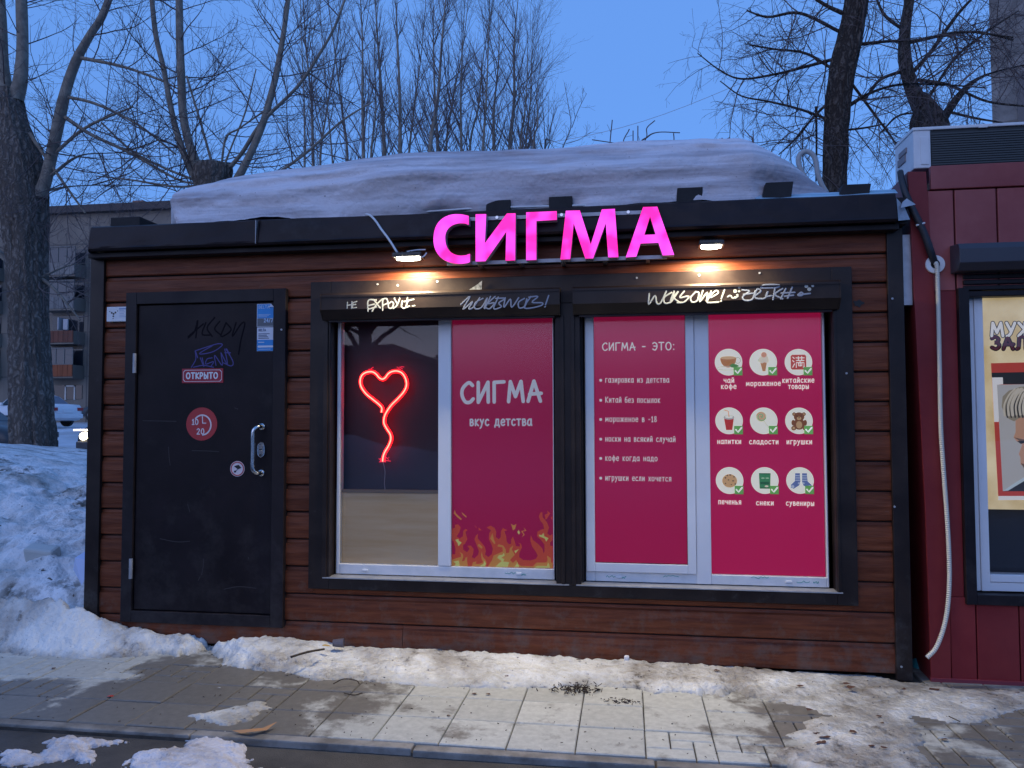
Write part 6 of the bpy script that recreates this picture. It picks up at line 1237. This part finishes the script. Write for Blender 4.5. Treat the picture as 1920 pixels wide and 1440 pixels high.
mb = MB(); P = [(a[0] + (b[0] - a[0]) * t, 40, a[1] + (b[1] - a[1]) * t - .5 * math.sin(math.pi * t)) for t in np.linspace(-.4, 1.6, 20)]; mb.tube(P, .014, 5); tag(mb.build('overhead_wire', M['galv']), 'faint overhead wire sloping across the open sky', 'wire')

# ------------------------------------------------------------------ far buildings
BY = 39.0
B = thing('apartment_block', 'grey panel apartment block with stacked balconies behind the left tree', 'building', loc=(-36, BY, 1))
M['panel'] = mat('weathered_cream_panels', (.145, .127, .11), .85, col2=(.215, .19, .16), scale=.5, stretch=(1, 1, .4)); M['winglass'] = mat('dark_window_glass', (.03, .035, .045), .12)
M['roofdark'] = mat('dark_roof_edge', (.06, .05, .05), .8)
x0 = F(-260, 500, BY)[0]; x1 = F(480, 500, BY)[0]; zr0 = F(0, 403, BY)[1]; zr1 = F(330, 390, BY)[1]
mb = MB(); mb.box(x0, x1, BY, BY + 11, .5, 14.1); mb.build('wall', M['panel'], B)
mb = MB(); mb.box(x0 - .3, x1 + .3, BY - .45, BY + 11, 14.1, 14.55); mb.build('roof', M['roofdark'], B)
for k, px in enumerate((262, 331, -60)): a = F(px - 7, 395, BY + 4)[0]; mb = MB(); mb.box(a, a + .75, BY + 3.6, BY + 4.4, 14.5, 15.9 - .2 * k); mb.box(a - .1, a + .85, BY + 3.5, BY + 4.5, 15.6, 15.75); mb.build('chimney', mat('brick_chimney', (.25, .15, .12), .9) if k == 0 else bpy.data.materials['brick_chimney'], B)
M['jnt'] = mat('panel_joint', (.12, .11, .10), .9)
mb = MB()
for k in range(1, 5): mb.box(x0, x1, BY - .012, BY + .01, 1.2 + 2.75 * k - .04, 1.2 + 2.75 * k + .04)
for px in (-190, -115, -45, 20, 88, 165, 240, 330, 400): a = F(px, 600, BY)[0]; mb.box(a - .04, a + .04, BY - .014, BY + .01, 1, 14.1)
mb.build('panel_joint', M['jnt'], B)
balx = [(97, 160), (-60, 5), (215, 278)]; cols = [(.26, .25, .24), (.16, .06, .035), (.22, .075, .035), (.20, .19, .18)]
M['winfr'] = mat('window_frame_white', (.55, .55, .53), .6)
for bi, (pa, pb_) in enumerate(balx):
    a = F(pa, 600, BY)[0]; b = F(pb_, 600, BY)[0]
    for fl in range(5):
        zb_ = 1.78 + 2.07 * fl
        if fl == 0:
            mb = MB(); mb.box(a + .3, b - .1, BY - .04, BY + .02, 2.55, 3.4); w = mb.build('window', M['winglass'], B)
            mb = MB(); xm = (a + b) / 2 + .25; mb.box(xm - .35, xm - .27, BY - .07, BY, 2.5, 3.4); mb.box(xm + .27, xm + .35, BY - .07, BY, 2.5, 3.4); mb.box(xm - .35, xm + .35, BY - .07, BY, 3.32, 3.4); mb.build('frame', M['winfr'], w); continue
        rc = cols[(fl + bi) % 4] if bi else [None, (.22, .060, .022), (.13, .045, .028), (.16, .155, .15), (.17, .16, .15)][fl]
        mb = MB(); mb.box(a, b, BY - 1.0, BY, zb_ - .05, zb_ + .10); mb.box(a, a + .06, BY - 1.0, BY, zb_ + .1, zb_ + .75); mb.box(b - .06, b, BY - 1.0, BY, zb_ + .1, zb_ + .75); bal = mb.build('balcony', M['panel'], B)
        mt = mat('balcony_cladding', rc, .8, var=.2, scale=1.5, stretch=(4, 4, .5)); npan = 7
        for q in range(npan): mb = MB(); xa = a + (b - a) * q / npan; mb.box(xa + .01, a + (b - a) * (q + 1) / npan - .01, BY - 1.06, BY - 1.0, zb_ + .05, zb_ + .76); mb.build('balcony_panel', mt, B)
        mb = MB(); mb.box(a + .1, b - .1, BY - .05, BY + .02, zb_ + .2, zb_ + 1.8); mb.build('window', M['winglass'], B)
        if fl in (1, 3, 4):
            mb = MB()
            for q in range(5): xa = a + (b - a) * q / 4 * .985; mb.box(xa, xa + .05, BY - 1.04, BY - .99, zb_ + .76, zb_ + 1.75)
            mb.box(a, b, BY - 1.05, BY - .98, zb_ + .76, zb_ + .81); mb.box(a, b, BY - 1.06, BY - .97, zb_ + 1.73, zb_ + 1.8)
            gl = mb.build('glazing_bars', mat('old_glazing_paint', (.16, .15, .14), .8), B); mb = MB(); mb.box(a + .05, b - .05, BY - 1.01, BY - 1.0, zb_ + .81, zb_ + 1.73); mb.build('glazing', mat('balcony_glass', (.06, .065, .075), .15), gl)
        mb = MB(); xm = a + (b - a) * .62; mb.box(xm - .30, xm - .24, BY - .9, BY - .06, zb_ + .85, zb_ + 1.6); mb.box(xm, xm + .3, BY - .8, BY - .7, zb_ + .85, zb_ + 1.5); mb.build('curtain', mat('pale_curtain', (.40, .40, .42), .9), B)
for pa in (-180, -130, 25, 60, 185, 300, 350):
    a = F(pa, 600, BY)[0]
    for fl in range(5):
        zb_ = 1.78 + 2.07 * fl + .7; mb = MB(); mb.box(a, a + 1.1, BY - .03, BY + .02, zb_, zb_ + 1.0); w = mb.build('window', M['winglass'], B)
        mb = MB(); mb.box(a - .06, a, BY - .06, BY + .01, zb_ - .05, zb_ + 1.05); mb.box(a + 1.1, a + 1.16, BY - .06, BY + .01, zb_ - .05, zb_ + 1.05); mb.box(a, a + 1.1, BY - .06, BY + .01, zb_ + 1.0, zb_ + 1.06); mb.box(a, a + 1.1, BY - .06, BY + .01, zb_ - .06, zb_); mb.box(a + .5, a + .56, BY - .05, BY + .01, zb_, zb_ + 1.0); mb.build('frame', M['winfr'], w)
TY_ = 40
T = thing('grey_tower', 'tall grey panel tower block behind the twigs at the upper right', 'building', loc=(25, TY_, 1))
a = F(1857, 100, TY_)[0]; TM = Matrix.Translation((a, TY_, 0)) @ Matrix.Rotation(math.radians(-28), 4, 'Z') @ Matrix.Translation((-a, -TY_, 0)); mb = MB(); mb.box(a, a + 16, TY_, TY_ + 14, .5, 33, TM); mb.build('wall', mat('grey_tower_panels', (.11, .105, .10), .85, col2=(.20, .19, .18), scale=1.2), T)
mb = MB()
for k in range(11): mb.box(a - .01, a + 16, TY_ - .02, TY_ + .02, 3 + 2.8 * k - .06, 3 + 2.8 * k + .06, TM)
for k in range(5): mb.box(a + 1.6 + 3.2 * k, a + 1.7 + 3.2 * k, TY_ - .02, TY_ + .02, .6, 33, TM)
mb.build('panel_joint', M['jnt'], T)
for k in range(10):
    for i in range(3): mb = MB(); xa = a + 5.3 + 3.2 * i; mb.box(xa, xa + 1.5, TY_ - .03, TY_ + .02, 4 + 2.8 * k, 5.4 + 2.8 * k, TM); mb.build('window', M['winglass'], T)
mb = MB(); mb.box(a + 1.15, a + 1.9, TY_ - .05, TY_, 3, 19.5, TM); mb.build('stair_window', M['winglass'], T)

# ------------------------------------------------------------------ cars
M['tyre'] = mat('tyre_rubber', (.018, .018, .018), .8); M['rim'] = mat('dirty_rim', (.22, .21, .20), .5, metal=.5); M['carglass'] = mat('car_glass', (.015, .018, .022), .08); M['plastic'] = mat('black_trim', (.02, .02, .02), .6)
def car(label, paint, loc, rz, name='parked_car', lit=False):
    "nose towards +x, standing on z = 0"
    t = thing(name, label, 'car', loc=loc); t.rotation_euler = (0, 0, rz); Mx = wm(t)
    xs = [-2.18, -2.15, -2.05, -1.7, -1.3, -.8, 0, .8, 1.1, 1.6, 1.95, 2.12, 2.2]
    zt = [.62, .84, .93, .95, .93, .92, .90, .89, .88, .80, .70, .60, .50]; zb = [.42, .30, .24, .2, .2, .2, .2, .2, .2, .2, .22, .26, .34]; wd = [.62, .76, .80, .83, .84, .845, .845, .845, .84, .82, .76, .68, .56]
    def loft(xs, rings, nm, m, par=None):
        V = []; n = len(rings[0])
        for x, r in zip(xs, rings): V += [(x, y, z) for y, z in r]
        q = [(i * n + j, i * n + (j + 1) % n, (i + 1) * n + (j + 1) % n, (i + 1) * n + j) for i in range(len(xs) - 1) for j in range(n)]
        mb = MB(); mb.add([Mx @ Vector(p) for p in V], q, [(0, j + 1, j) for j in range(1, n - 1)] + [((len(xs) - 1) * n, (len(xs) - 1) * n + j, (len(xs) - 1) * n + j + 1) for j in range(1, n - 1)])
        return mb.build(nm, m, par or t, sm=False, bev=0)
    rings = [[(-w * .92, b), (w * .92, b), (w, b + .14), (w * 1.0, (b + z) / 2 + .05), (w * .985, z - .06), (w * .90, z), (w * .4, z + .02), (-w * .4, z + .02), (-w * .90, z), (-w * .985, z - .06), (-w, (b + z) / 2 + .05), (-w, b + .14)] for z, b, w in zip(zt, zb, wd)]
    body = loft(xs, rings, 'body', paint); body.data.polygons.foreach_set('use_smooth', np.ones(len(body.data.polygons), bool))
    cx = [-1.62, -1.3, -1.0, -.6, .0, .35, .65, 1.12]; ct = [.93, 1.12, 1.33, 1.40, 1.41, 1.37, 1.24, .90]; cw = [.66, .64, .60, .585, .585, .595, .62, .70]
    rings = [[(-.76, .86), (.76, .86), (w + .02, z - .04), (w * .8, z), (-w * .8, z), (-w - .02, z - .04)] for z, w in zip(ct, cw)]
    cab = loft(cx, rings, 'cabin', paint); cab.data.polygons.foreach_set('use_smooth', np.ones(len(cab.data.polygons), bool))
    def quad(P, nm, m, par=None): mb = MB(); mb.add([Mx @ Vector(p) for p in P], [(0, 1, 2, 3)]); return mb.build(nm, m, par or t)
    for s in (-1, 1):
        for P in ([(-1.02, .915), (-.30, .915), (-.30, 1.34), (-.80, 1.33)], [(-.24, .915), (.86, .915), (.50, 1.28), (.15, 1.34), (-.24, 1.35)]):
            Q = [(x, s * ((.775 - (z - .86) * .31)) + s * .012, z) for x, z in P]; mb = MB(); mb.add([Mx @ Vector(p) for p in Q], [(0, 1, 2, 3)] if len(Q) == 4 else None, None if len(Q) == 4 else [(0, 1, 2), (0, 2, 3), (0, 3, 4)]); mb.build('side_window', M['carglass'], t)
        for xw in (-1.28, 1.32):
            def cyl(r, y0, y1, nm, m, par, n=24): 
                mb = MB(); c_ = [Mx @ Vector((xw, s * y0, .31)), Mx @ Vector((xw, s * y1, .31))]; mb.tube(c_, r, n); return mb.build(nm, m, par or t)
            cyl(.365, .70, .848, 'wheel_arch', M['plastic'], None); wh = cyl(.31, .66, .853, 'wheel', M['tyre'], None); cyl(.19, .70, .860, 'rim', M['rim'], wh)
            mb = MB()
            for q in range(6):
                an = q * math.pi / 3; ca, sa = math.cos(an), math.sin(an); mb.tube([Mx @ Vector((xw, s * .863, .31)), Mx @ Vector((xw + .17 * ca, s * .863, .31 + .17 * sa))], .022, 5)
            mb.build('spoke', M['steel'], wh)
        quad([(-.28, s * .86, .80), (-.14, s * .86, .80), (-.14, s * .86, .83), (-.28, s * .86, .83)], 'handle', M['plastic'])
        mb = MB(); mb.box(.62, .80, s * .86 - .08 if s < 0 else s * .86, s * .86 if s < 0 else s * .86 + .08, .93, 1.03, Mx); mb.build('mirror', paint, t)
        mb = MB(); mb.box(-2.20, -1.98, min(s * .52, s * .80), max(s * .52, s * .80), .66, .80, Mx); mb.build('taillight', C('tail_red', (.35, .02, .02), .2), t)
        mb = MB(); (mb.tube([Mx @ Vector((2.0, s * .50, .57)), Mx @ Vector((2.22, s * .50, .57)), Mx @ Vector((2.245, s * .50, .57))], [.085, .085, .04], 18) if lit else mb.box(2.02, 2.20, min(s * .42, s * .70), max(s * .42, s * .70), .52, .64, Mx)); mb.build('headlight', mat('lit_headlight', (1, .9, .6), .3, emit=(1.0, .86, .52), estr=11) if lit else C('headlight_glass', (.30, .31, .33), .1), t)
        if lit: mb = MB(); mb.box(2.02, 2.16, min(s * .42, s * .76), max(s * .42, s * .76), .685, .72, Mx); mb.build('running_light', emis('running_light', (1, .9, .85), 2.5), t)
    quad([(1.10, -.60, .915), (1.10, .60, .915), (.66, .56, 1.245), (.66, -.56, 1.245)], 'windscreen', M['carglass'])
    quad([(-1.58, .58, .965), (-1.58, -.58, .965), (-1.03, -.52, 1.325), (-1.03, .52, 1.325)], 'rear_window', C('frosted_rear_glass', (.16, .18, .22), .2))
    mb = MB(); mb.box(-2.235, -2.0, -.78, .78, .32, .52, Mx); mb.build('bumper', paint, t, bev=.03); mb = MB(); mb.box(2.0, 2.235, -.66, .66, .28, .46, Mx); mb.build('bumper', paint, t, bev=.03)
    mb = MB(); mb.box(-2.245, -2.23, -.26, .26, .58, .69, Mx); mb.build('number_plate', M['cream'], t)
    return t
white = mat('white_car_paint', (.62, .63, .65), .3, col2=(.72, .73, .75), scale=1.2); darkp = mat('dark_grey_car_paint', (.035, .037, .042), .3); blackp = mat('black_car_paint', (.05, .05, .055), .25)
wx, wz = F(113, 797, 29)
car('white saloon car parked behind the big left tree', white, (wx - .05, 27.2, wz), math.radians(170), 'parked_car')
a = F(175, 760, 36); car('dark car parked farther back behind the white one', darkp, (a[0] + 1.0, 37, F(150, 788, 36)[1]), math.radians(175))
hx_, hz_ = F(166, 808, 11.0)
car('dark oncoming car with its headlight on beside the kiosk corner', blackp, (hx_ + .26, 11.0 + 2.1, .42), math.radians(-84), 'driving_car', lit=True)
a = F(18, 830, 10); car('dark car half hidden at the left edge behind the snow bank', darkp, (a[0] - 2.5, 11.0, .42), math.radians(4))
hl = lamp('headlight_beam', 'SPOT', (hx_, 10.9, hz_), 60, (1.0, .86, .55), target=(-4.5, -2, .6), spot_size=math.radians(50), spot_blend=.6, shadow_soft_size=.08)

# ------------------------------------------------------------------ things one sees only mirrored in the panes: the far side of the street
O = thing('street_building', 'long low dark building mirrored in the kiosk window panes', 'building', loc=(0, -34, 0))
mb = MB(); mb.box(-9, 60, -46, -34, -.1, 4.4); mb.build('wall', mat('dark_render', (.06, .055, .055), .9, var=.2, scale=1), O)
mb = MB(); v = [(-9.5, -33.4, 4.4), (60.5, -33.4, 4.4), (60.5, -47, 4.9), (-9.5, -47, 4.9), (-9.5, -33.4, 4.6), (60.5, -33.4, 4.6), (60.5, -47, 5.1), (-9.5, -47, 5.1)]; mb.add(v, [(0, 1, 5, 4), (4, 5, 6, 7), (3, 0, 4, 7), (1, 2, 6, 5), (0, 3, 2, 1)]); mb.build('roof', M['roofdark'], O)
O2 = thing('street_building', 'taller dark building mirrored in the left window pane', 'building', loc=(-30, -38, 0))
mb = MB(); mb.box(-70, -13.5, -52, -38, -.1, 5.2); mb.build('wall', bpy.data.materials['dark_render'], O2)
mb = MB(); mb.box(-70.5, -13, -52.5, -37.4, 5.2, 5.5); mb.build('roof', M['roofdark'], O2)
for k in range(12): mb = MB(); mb.box(-5 + 5 * k, -3 + 5 * k, -34.03, -33.99, 1.2, 2.7); mb.build('window', M['winglass'], O)
o = grid_obj('street_snow', M['groundsnow'], np.arange(-16, 16, .25), np.arange(-14, -7.5, .2), lambda X, Y: -.05 + np.maximum(0, 1.05 * np.exp(-((Y + 10.5 + .3 * np.sin(X)) ** 2) / 2.4) * (.75 + .5 * vn(X * .5, Y * .5, 5)) + .25 * fbm(X * 1.5, Y * 1.5, 4, 9) - .12)); structure(o)
def strtree(x, y, h, seed):
    w_ = {1: 'in the left window pane, trunk forking at its top', 2: 'at the far left behind the neon heart', 3: 'in the right poster pane, with one long bough'}[seed]
    rng = np.random.default_rng(seed); t = thing('street_tree', 'bare street tree mirrored ' + w_, 'tree', 'trees across the street', loc=(x, y, 0))
    P = np.array([(x + .1 * math.sin(i), y, h * i / 8) for i in range(9)], float); R = np.linspace(.24, .03, 9); tb = MB(); tb.tube(P, R, 12); tb.build('trunk', M['bark'], t, sm=True)
    mbs = [MB(), MB(), MB()]; grow(mbs, P, R, rng, [dict(n=26, ang=55, L=3.2, r=.07, up=.06, wob=.12, m=7, k=5, t0=.25), dict(dens=2.5, ang=45, L=1.2, r=.02, up=.05, wob=.12, m=5, k=3), dict(dens=2.5, ang=45, L=.5, r=.008, up=0, wob=.1, m=3, k=3)])
    for m_ in mbs: m_.build('branches', M['twig'], t)['kind'] = 'stuff'
for x, y, h, s_ in ((-7.6, -17, 11, 1), (-14.5, -19, 12, 2), (3.5, -22, 12, 3)): strtree(x, y, h, s_)

# ------------------------------------------------------------------ litter and small things
def gr(px, py, z=.004): a = G(px, py, z); return a[0], a[1], z
def leafy(name, label, cat, px, py, size, col, z=.06, seed=0, n=5, flat=.3, group=None):
    r = random.Random(seed); x, y, z = gr(px, py, z); mb = MB(); c = (x, y, z + size * .25); P = []
    for k in range(n): a = 2 * math.pi * k / n + r.uniform(-.3, .3); q = size * r.uniform(.6, 1.1); P.append((x + q * math.cos(a), y + q * .7 * math.sin(a), z + size * flat * r.uniform(0, 1)))
    mb.add([c] + P, None, [(0, k + 1, (k + 1) % n + 1) for k in range(n)]); o = mb.build(name, M[col] if col in M else col, None); return tag(o, label, cat, group)
M['ylw'] = mat('yellow_wrapper', (.62, .50, .03), .35); M['rdp'] = mat('red_plastic', (.45, .03, .02), .35); M['leafb'] = mat('dead_leaf', (.085, .036, .022), .8); M['card'] = mat('torn_cardboard', (.42, .22, .10), .8); M['stick'] = mat('dark_stick', (.05, .035, .022), .8); M['wht'] = mat('white_paper', (.7, .72, .78), .7)
leafy('sweet_wrapper', 'crumpled yellow wrapper on the paving before the door', 'wrapper', 261, 1207, .038, 'ylw', .03, 1, 7)
leafy('plastic_scrap', 'small red plastic scrap on the wet paving left of centre', 'scrap', 206, 1306, .018, 'rdp', .006, 2)
leafy('paper_scrap', 'pale yellow paper scrap on the asphalt at the bottom edge', 'scrap', 1160, 1437, .013, mat('pale_yellow', (.7, .66, .38), .7), -.03, 3)
leafy('paper_scrap', 'pale yellow flake on the paving near the right ice patch', 'scrap', 1423, 1411, .011, bpy.data.materials['pale_yellow'], .006, 4)
leafy('paper_scrap', 'thin white paper stub on the paving at far left', 'scrap', 88, 1227, .016, 'wht', .006, 5, 4)
leafy('paper_scrap', 'tiny white stub on wet paving below the door', 'scrap', 411, 1290, .010, 'wht', .006, 6, 4)
def crumple(name, label, cat, c, sz, m, seed, n=9):
    r = random.Random(seed); V = []; 
    for i in range(n):
        for j in range(n): V.append((c[0] + sz[0] * (i / (n - 1) - .5), c[1] + r.uniform(-.02, .02) + sz[1] * (j / (n - 1) - .5), c[2] + sz[2] * (j / (n - 1) - .5) + r.uniform(-.015, .015)))
    mb = MB(); mb.add(V, [(i * n + j, (i + 1) * n + j, (i + 1) * n + j + 1, i * n + j + 1) for i in range(n - 1) for j in range(n - 1)]); return tag(mb.build(name, m), label, cat)
x, z = F(166, 1058, .12); 
mb = MB(); mb.add([(x - .09, .10, z - .03), (x + .03, .02, z - .11), (x + .10, .04, z + .03), (x + .02, .16, z + .12), (x - .05, .06, z + .05)], None, [(0, 1, 4), (1, 2, 4), (2, 3, 4), (3, 0, 4)]); tag(mb.build('plastic_bag', mat('bluish_white_film', (.50, .60, .85), .35)), 'torn bluish white plastic bag in the snow at the kiosk corner', 'bag')
x, z = F(74, 1040, .42)
mb = MB(); mb.box(x - .11, x + .11, .40, .50, z - .06, z + .055, Matrix.Translation((x, .45, z)) @ Matrix.Rotation(.35, 4, 'X') @ Matrix.Rotation(.1, 4, 'Y') @ Matrix.Translation((-x, -.45, -z))); tag(mb.build('ice_block', mat('grey_ice_block', (.50, .52, .50), .45, bump=.4), bev=.02), 'squarish grey block of ice half buried in the dirty snow bank', 'ice block')
# sticks and cardboard
def sticks(name, label, cat, L, r, m, z=.01, sub=True):
    P = []
    for q in L: a = G(q[0], q[1], q[2] if len(q) > 2 else z); P.append((a[0], a[1], q[2] if len(q) > 2 else z))
    mb = MB(); mb.tube(smooth(P, 5) if len(P) > 2 else P, r, 6); return tag(mb.build(name, M[m] if isinstance(m, str) else m, sm=True), label, cat)
sticks('stick', 'short dark stick lying on the ice right of the door', 'stick', [(545, 1232, .10), (575, 1223, .11), (608, 1217, .10)], .006, 'stick')
sticks('bent_twig', 'thin black bent twig on the paving at the ice edge', 'twig', [(625, 1282, .03), (645, 1273, .04), (668, 1276, .03), (674, 1283, .012)], .0028, 'stick')
sticks('bent_twig', 'short black twig lying just below the bent one', 'twig', [(646, 1300, .008), (665, 1303, .008), (679, 1299, .008)], .0026, 'stick')
sticks('stick', 'tiny dark twig on the ice before the red kiosk', 'twig', [(1779, 1343, .02), (1800, 1353, .02)], .0025, 'stick')
P = [G(*q, -.0) for q in ((435, 1376), (470, 1378), (492, 1371), (520, 1364), (500, 1375), (478, 1383), (452, 1381))]
mb = MB(); mb.add([(a, b, .014 + .012 * (i % 2)) for i, (a, b) in enumerate(P)], None, [(0, 1, 6), (1, 5, 6), (1, 2, 5), (2, 4, 5), (2, 3, 4)]); tag(mb.build('cardboard_strip', M['card']), 'torn orange-brown cardboard strip across the kerb', 'cardboard')
x, y = G(634, 1206, .10); mb = MB(); mb.tube([(x - .03, y, .10), (x + .03, y + .01, .10)], [.020, .026], 12); mb.build
tag(mb.build('crushed_cup', mat('grey_cup', (.10, .09, .11), .4), sm=False), 'small crushed dark cup lying in snow right of the door', 'cup')
leafy('dead_leaf', 'yellowish dead leaf beside the dark cup by the wall', 'leaf', 612, 1211, .028, mat('yellow_leaf', (.42, .28, .08), .8), .10, 8, 7)
LG = 'dead leaves scattered on the ice and paving'
M['mulch'] = mat('dark_leaf_mulch', (.035, .022, .015), .85)
rl = random.Random(77)
spots = [(1345, 1258, .05, .022), (1540, 1394, .02, .03), (1548, 1384, .02, .03), (1530, 1376, .02, .02), (1634, 1399, .02, .016), (1657, 1402, .02, .016), (1596, 1290, .035, .028), (1588, 1283, .035, .02), (1500, 1287, .03, .018), (1518, 1331, .02, .02), (1648, 1343, .02, .014), (1655, 1356, .02, .012), (1695, 1293, .01, .02), (1752, 1294, .008, .03), (1908, 1300, .008, .02), (1770, 1387, .006, .02),
         (915, 1302, .006, .014), (890, 1301, .006, .015), (1085, 1238, .06, .015), (1600, 1373, .02, .02), (100, 1254, .006, .018), (176, 1170, .12, .02), (200, 1191, .06, .02), (950, 1268, .05, .012), (841, 1342, .006, .010)]
spots.sort()
for k, (px, py, z, sz) in enumerate(spots):
    leafy('dead_leaf', '%s reddish brown dead leaf from the left on the %s' % (ORD[k], 'left paving and snow' if px < 300 else 'paving below the windows' if px < 1300 else 'ice before the right window' if px < 1690 else 'ice before the red kiosk'), 'leaf', px, py, sz, 'leafb', z, 50 + k, 6, .35, LG)
mb = MB()
for k in range(160):
    px = rl.gauss(1080, 28); py = rl.gauss(1293, 5); x, y = G(px, py, .01); L = rl.uniform(.004, .03); a = rl.uniform(0, 6.28); mb.tube([(x, y, rl.uniform(.004, .02)), (x + L * math.cos(a), y + L * math.sin(a), rl.uniform(.004, .025))], rl.uniform(.001, .003), 4)
for k in range(60):
    px = rl.gauss(1168, 18); py = rl.gauss(1315, 3); x, y = G(px, py, .004); L = rl.uniform(.004, .02); a = rl.uniform(0, 6.28); mb.tube([(x, y, .005), (x + L * math.cos(a), y + L * math.sin(a), .007)], rl.uniform(.001, .0022), 4)
for k in range(420):
    px = rl.uniform(0, 1920); py = rl.uniform(1225, 1430); x, y = G(px, py, .006); L = rl.uniform(.003, .012); a = rl.uniform(0, 6.28); z = float(iceh(np.array([[x]]), np.array([[y]]))[0, 0]); z = max(z, .003) if y > -1.14 else -.033
    mb.tube([(x, y, z + .002), (x + L * math.cos(a), y + L * math.sin(a), z + .003)], rl.uniform(.0008, .002), 4)
tag(mb.build('leaf_litter', M['mulch']), 'dark crumbs of rotten leaves and grit at the ice edge', 'leaf litter', kind='stuff')
x, y = G(1175, 1241, .05); mb = MB(); mb.box(x - .014, x + .014, y - .012, y + .012, .045, .085); tag(mb.build('snow_lump', M['snow'], bev=.008), 'single small white ice lump against the boards below the windows', 'ice')
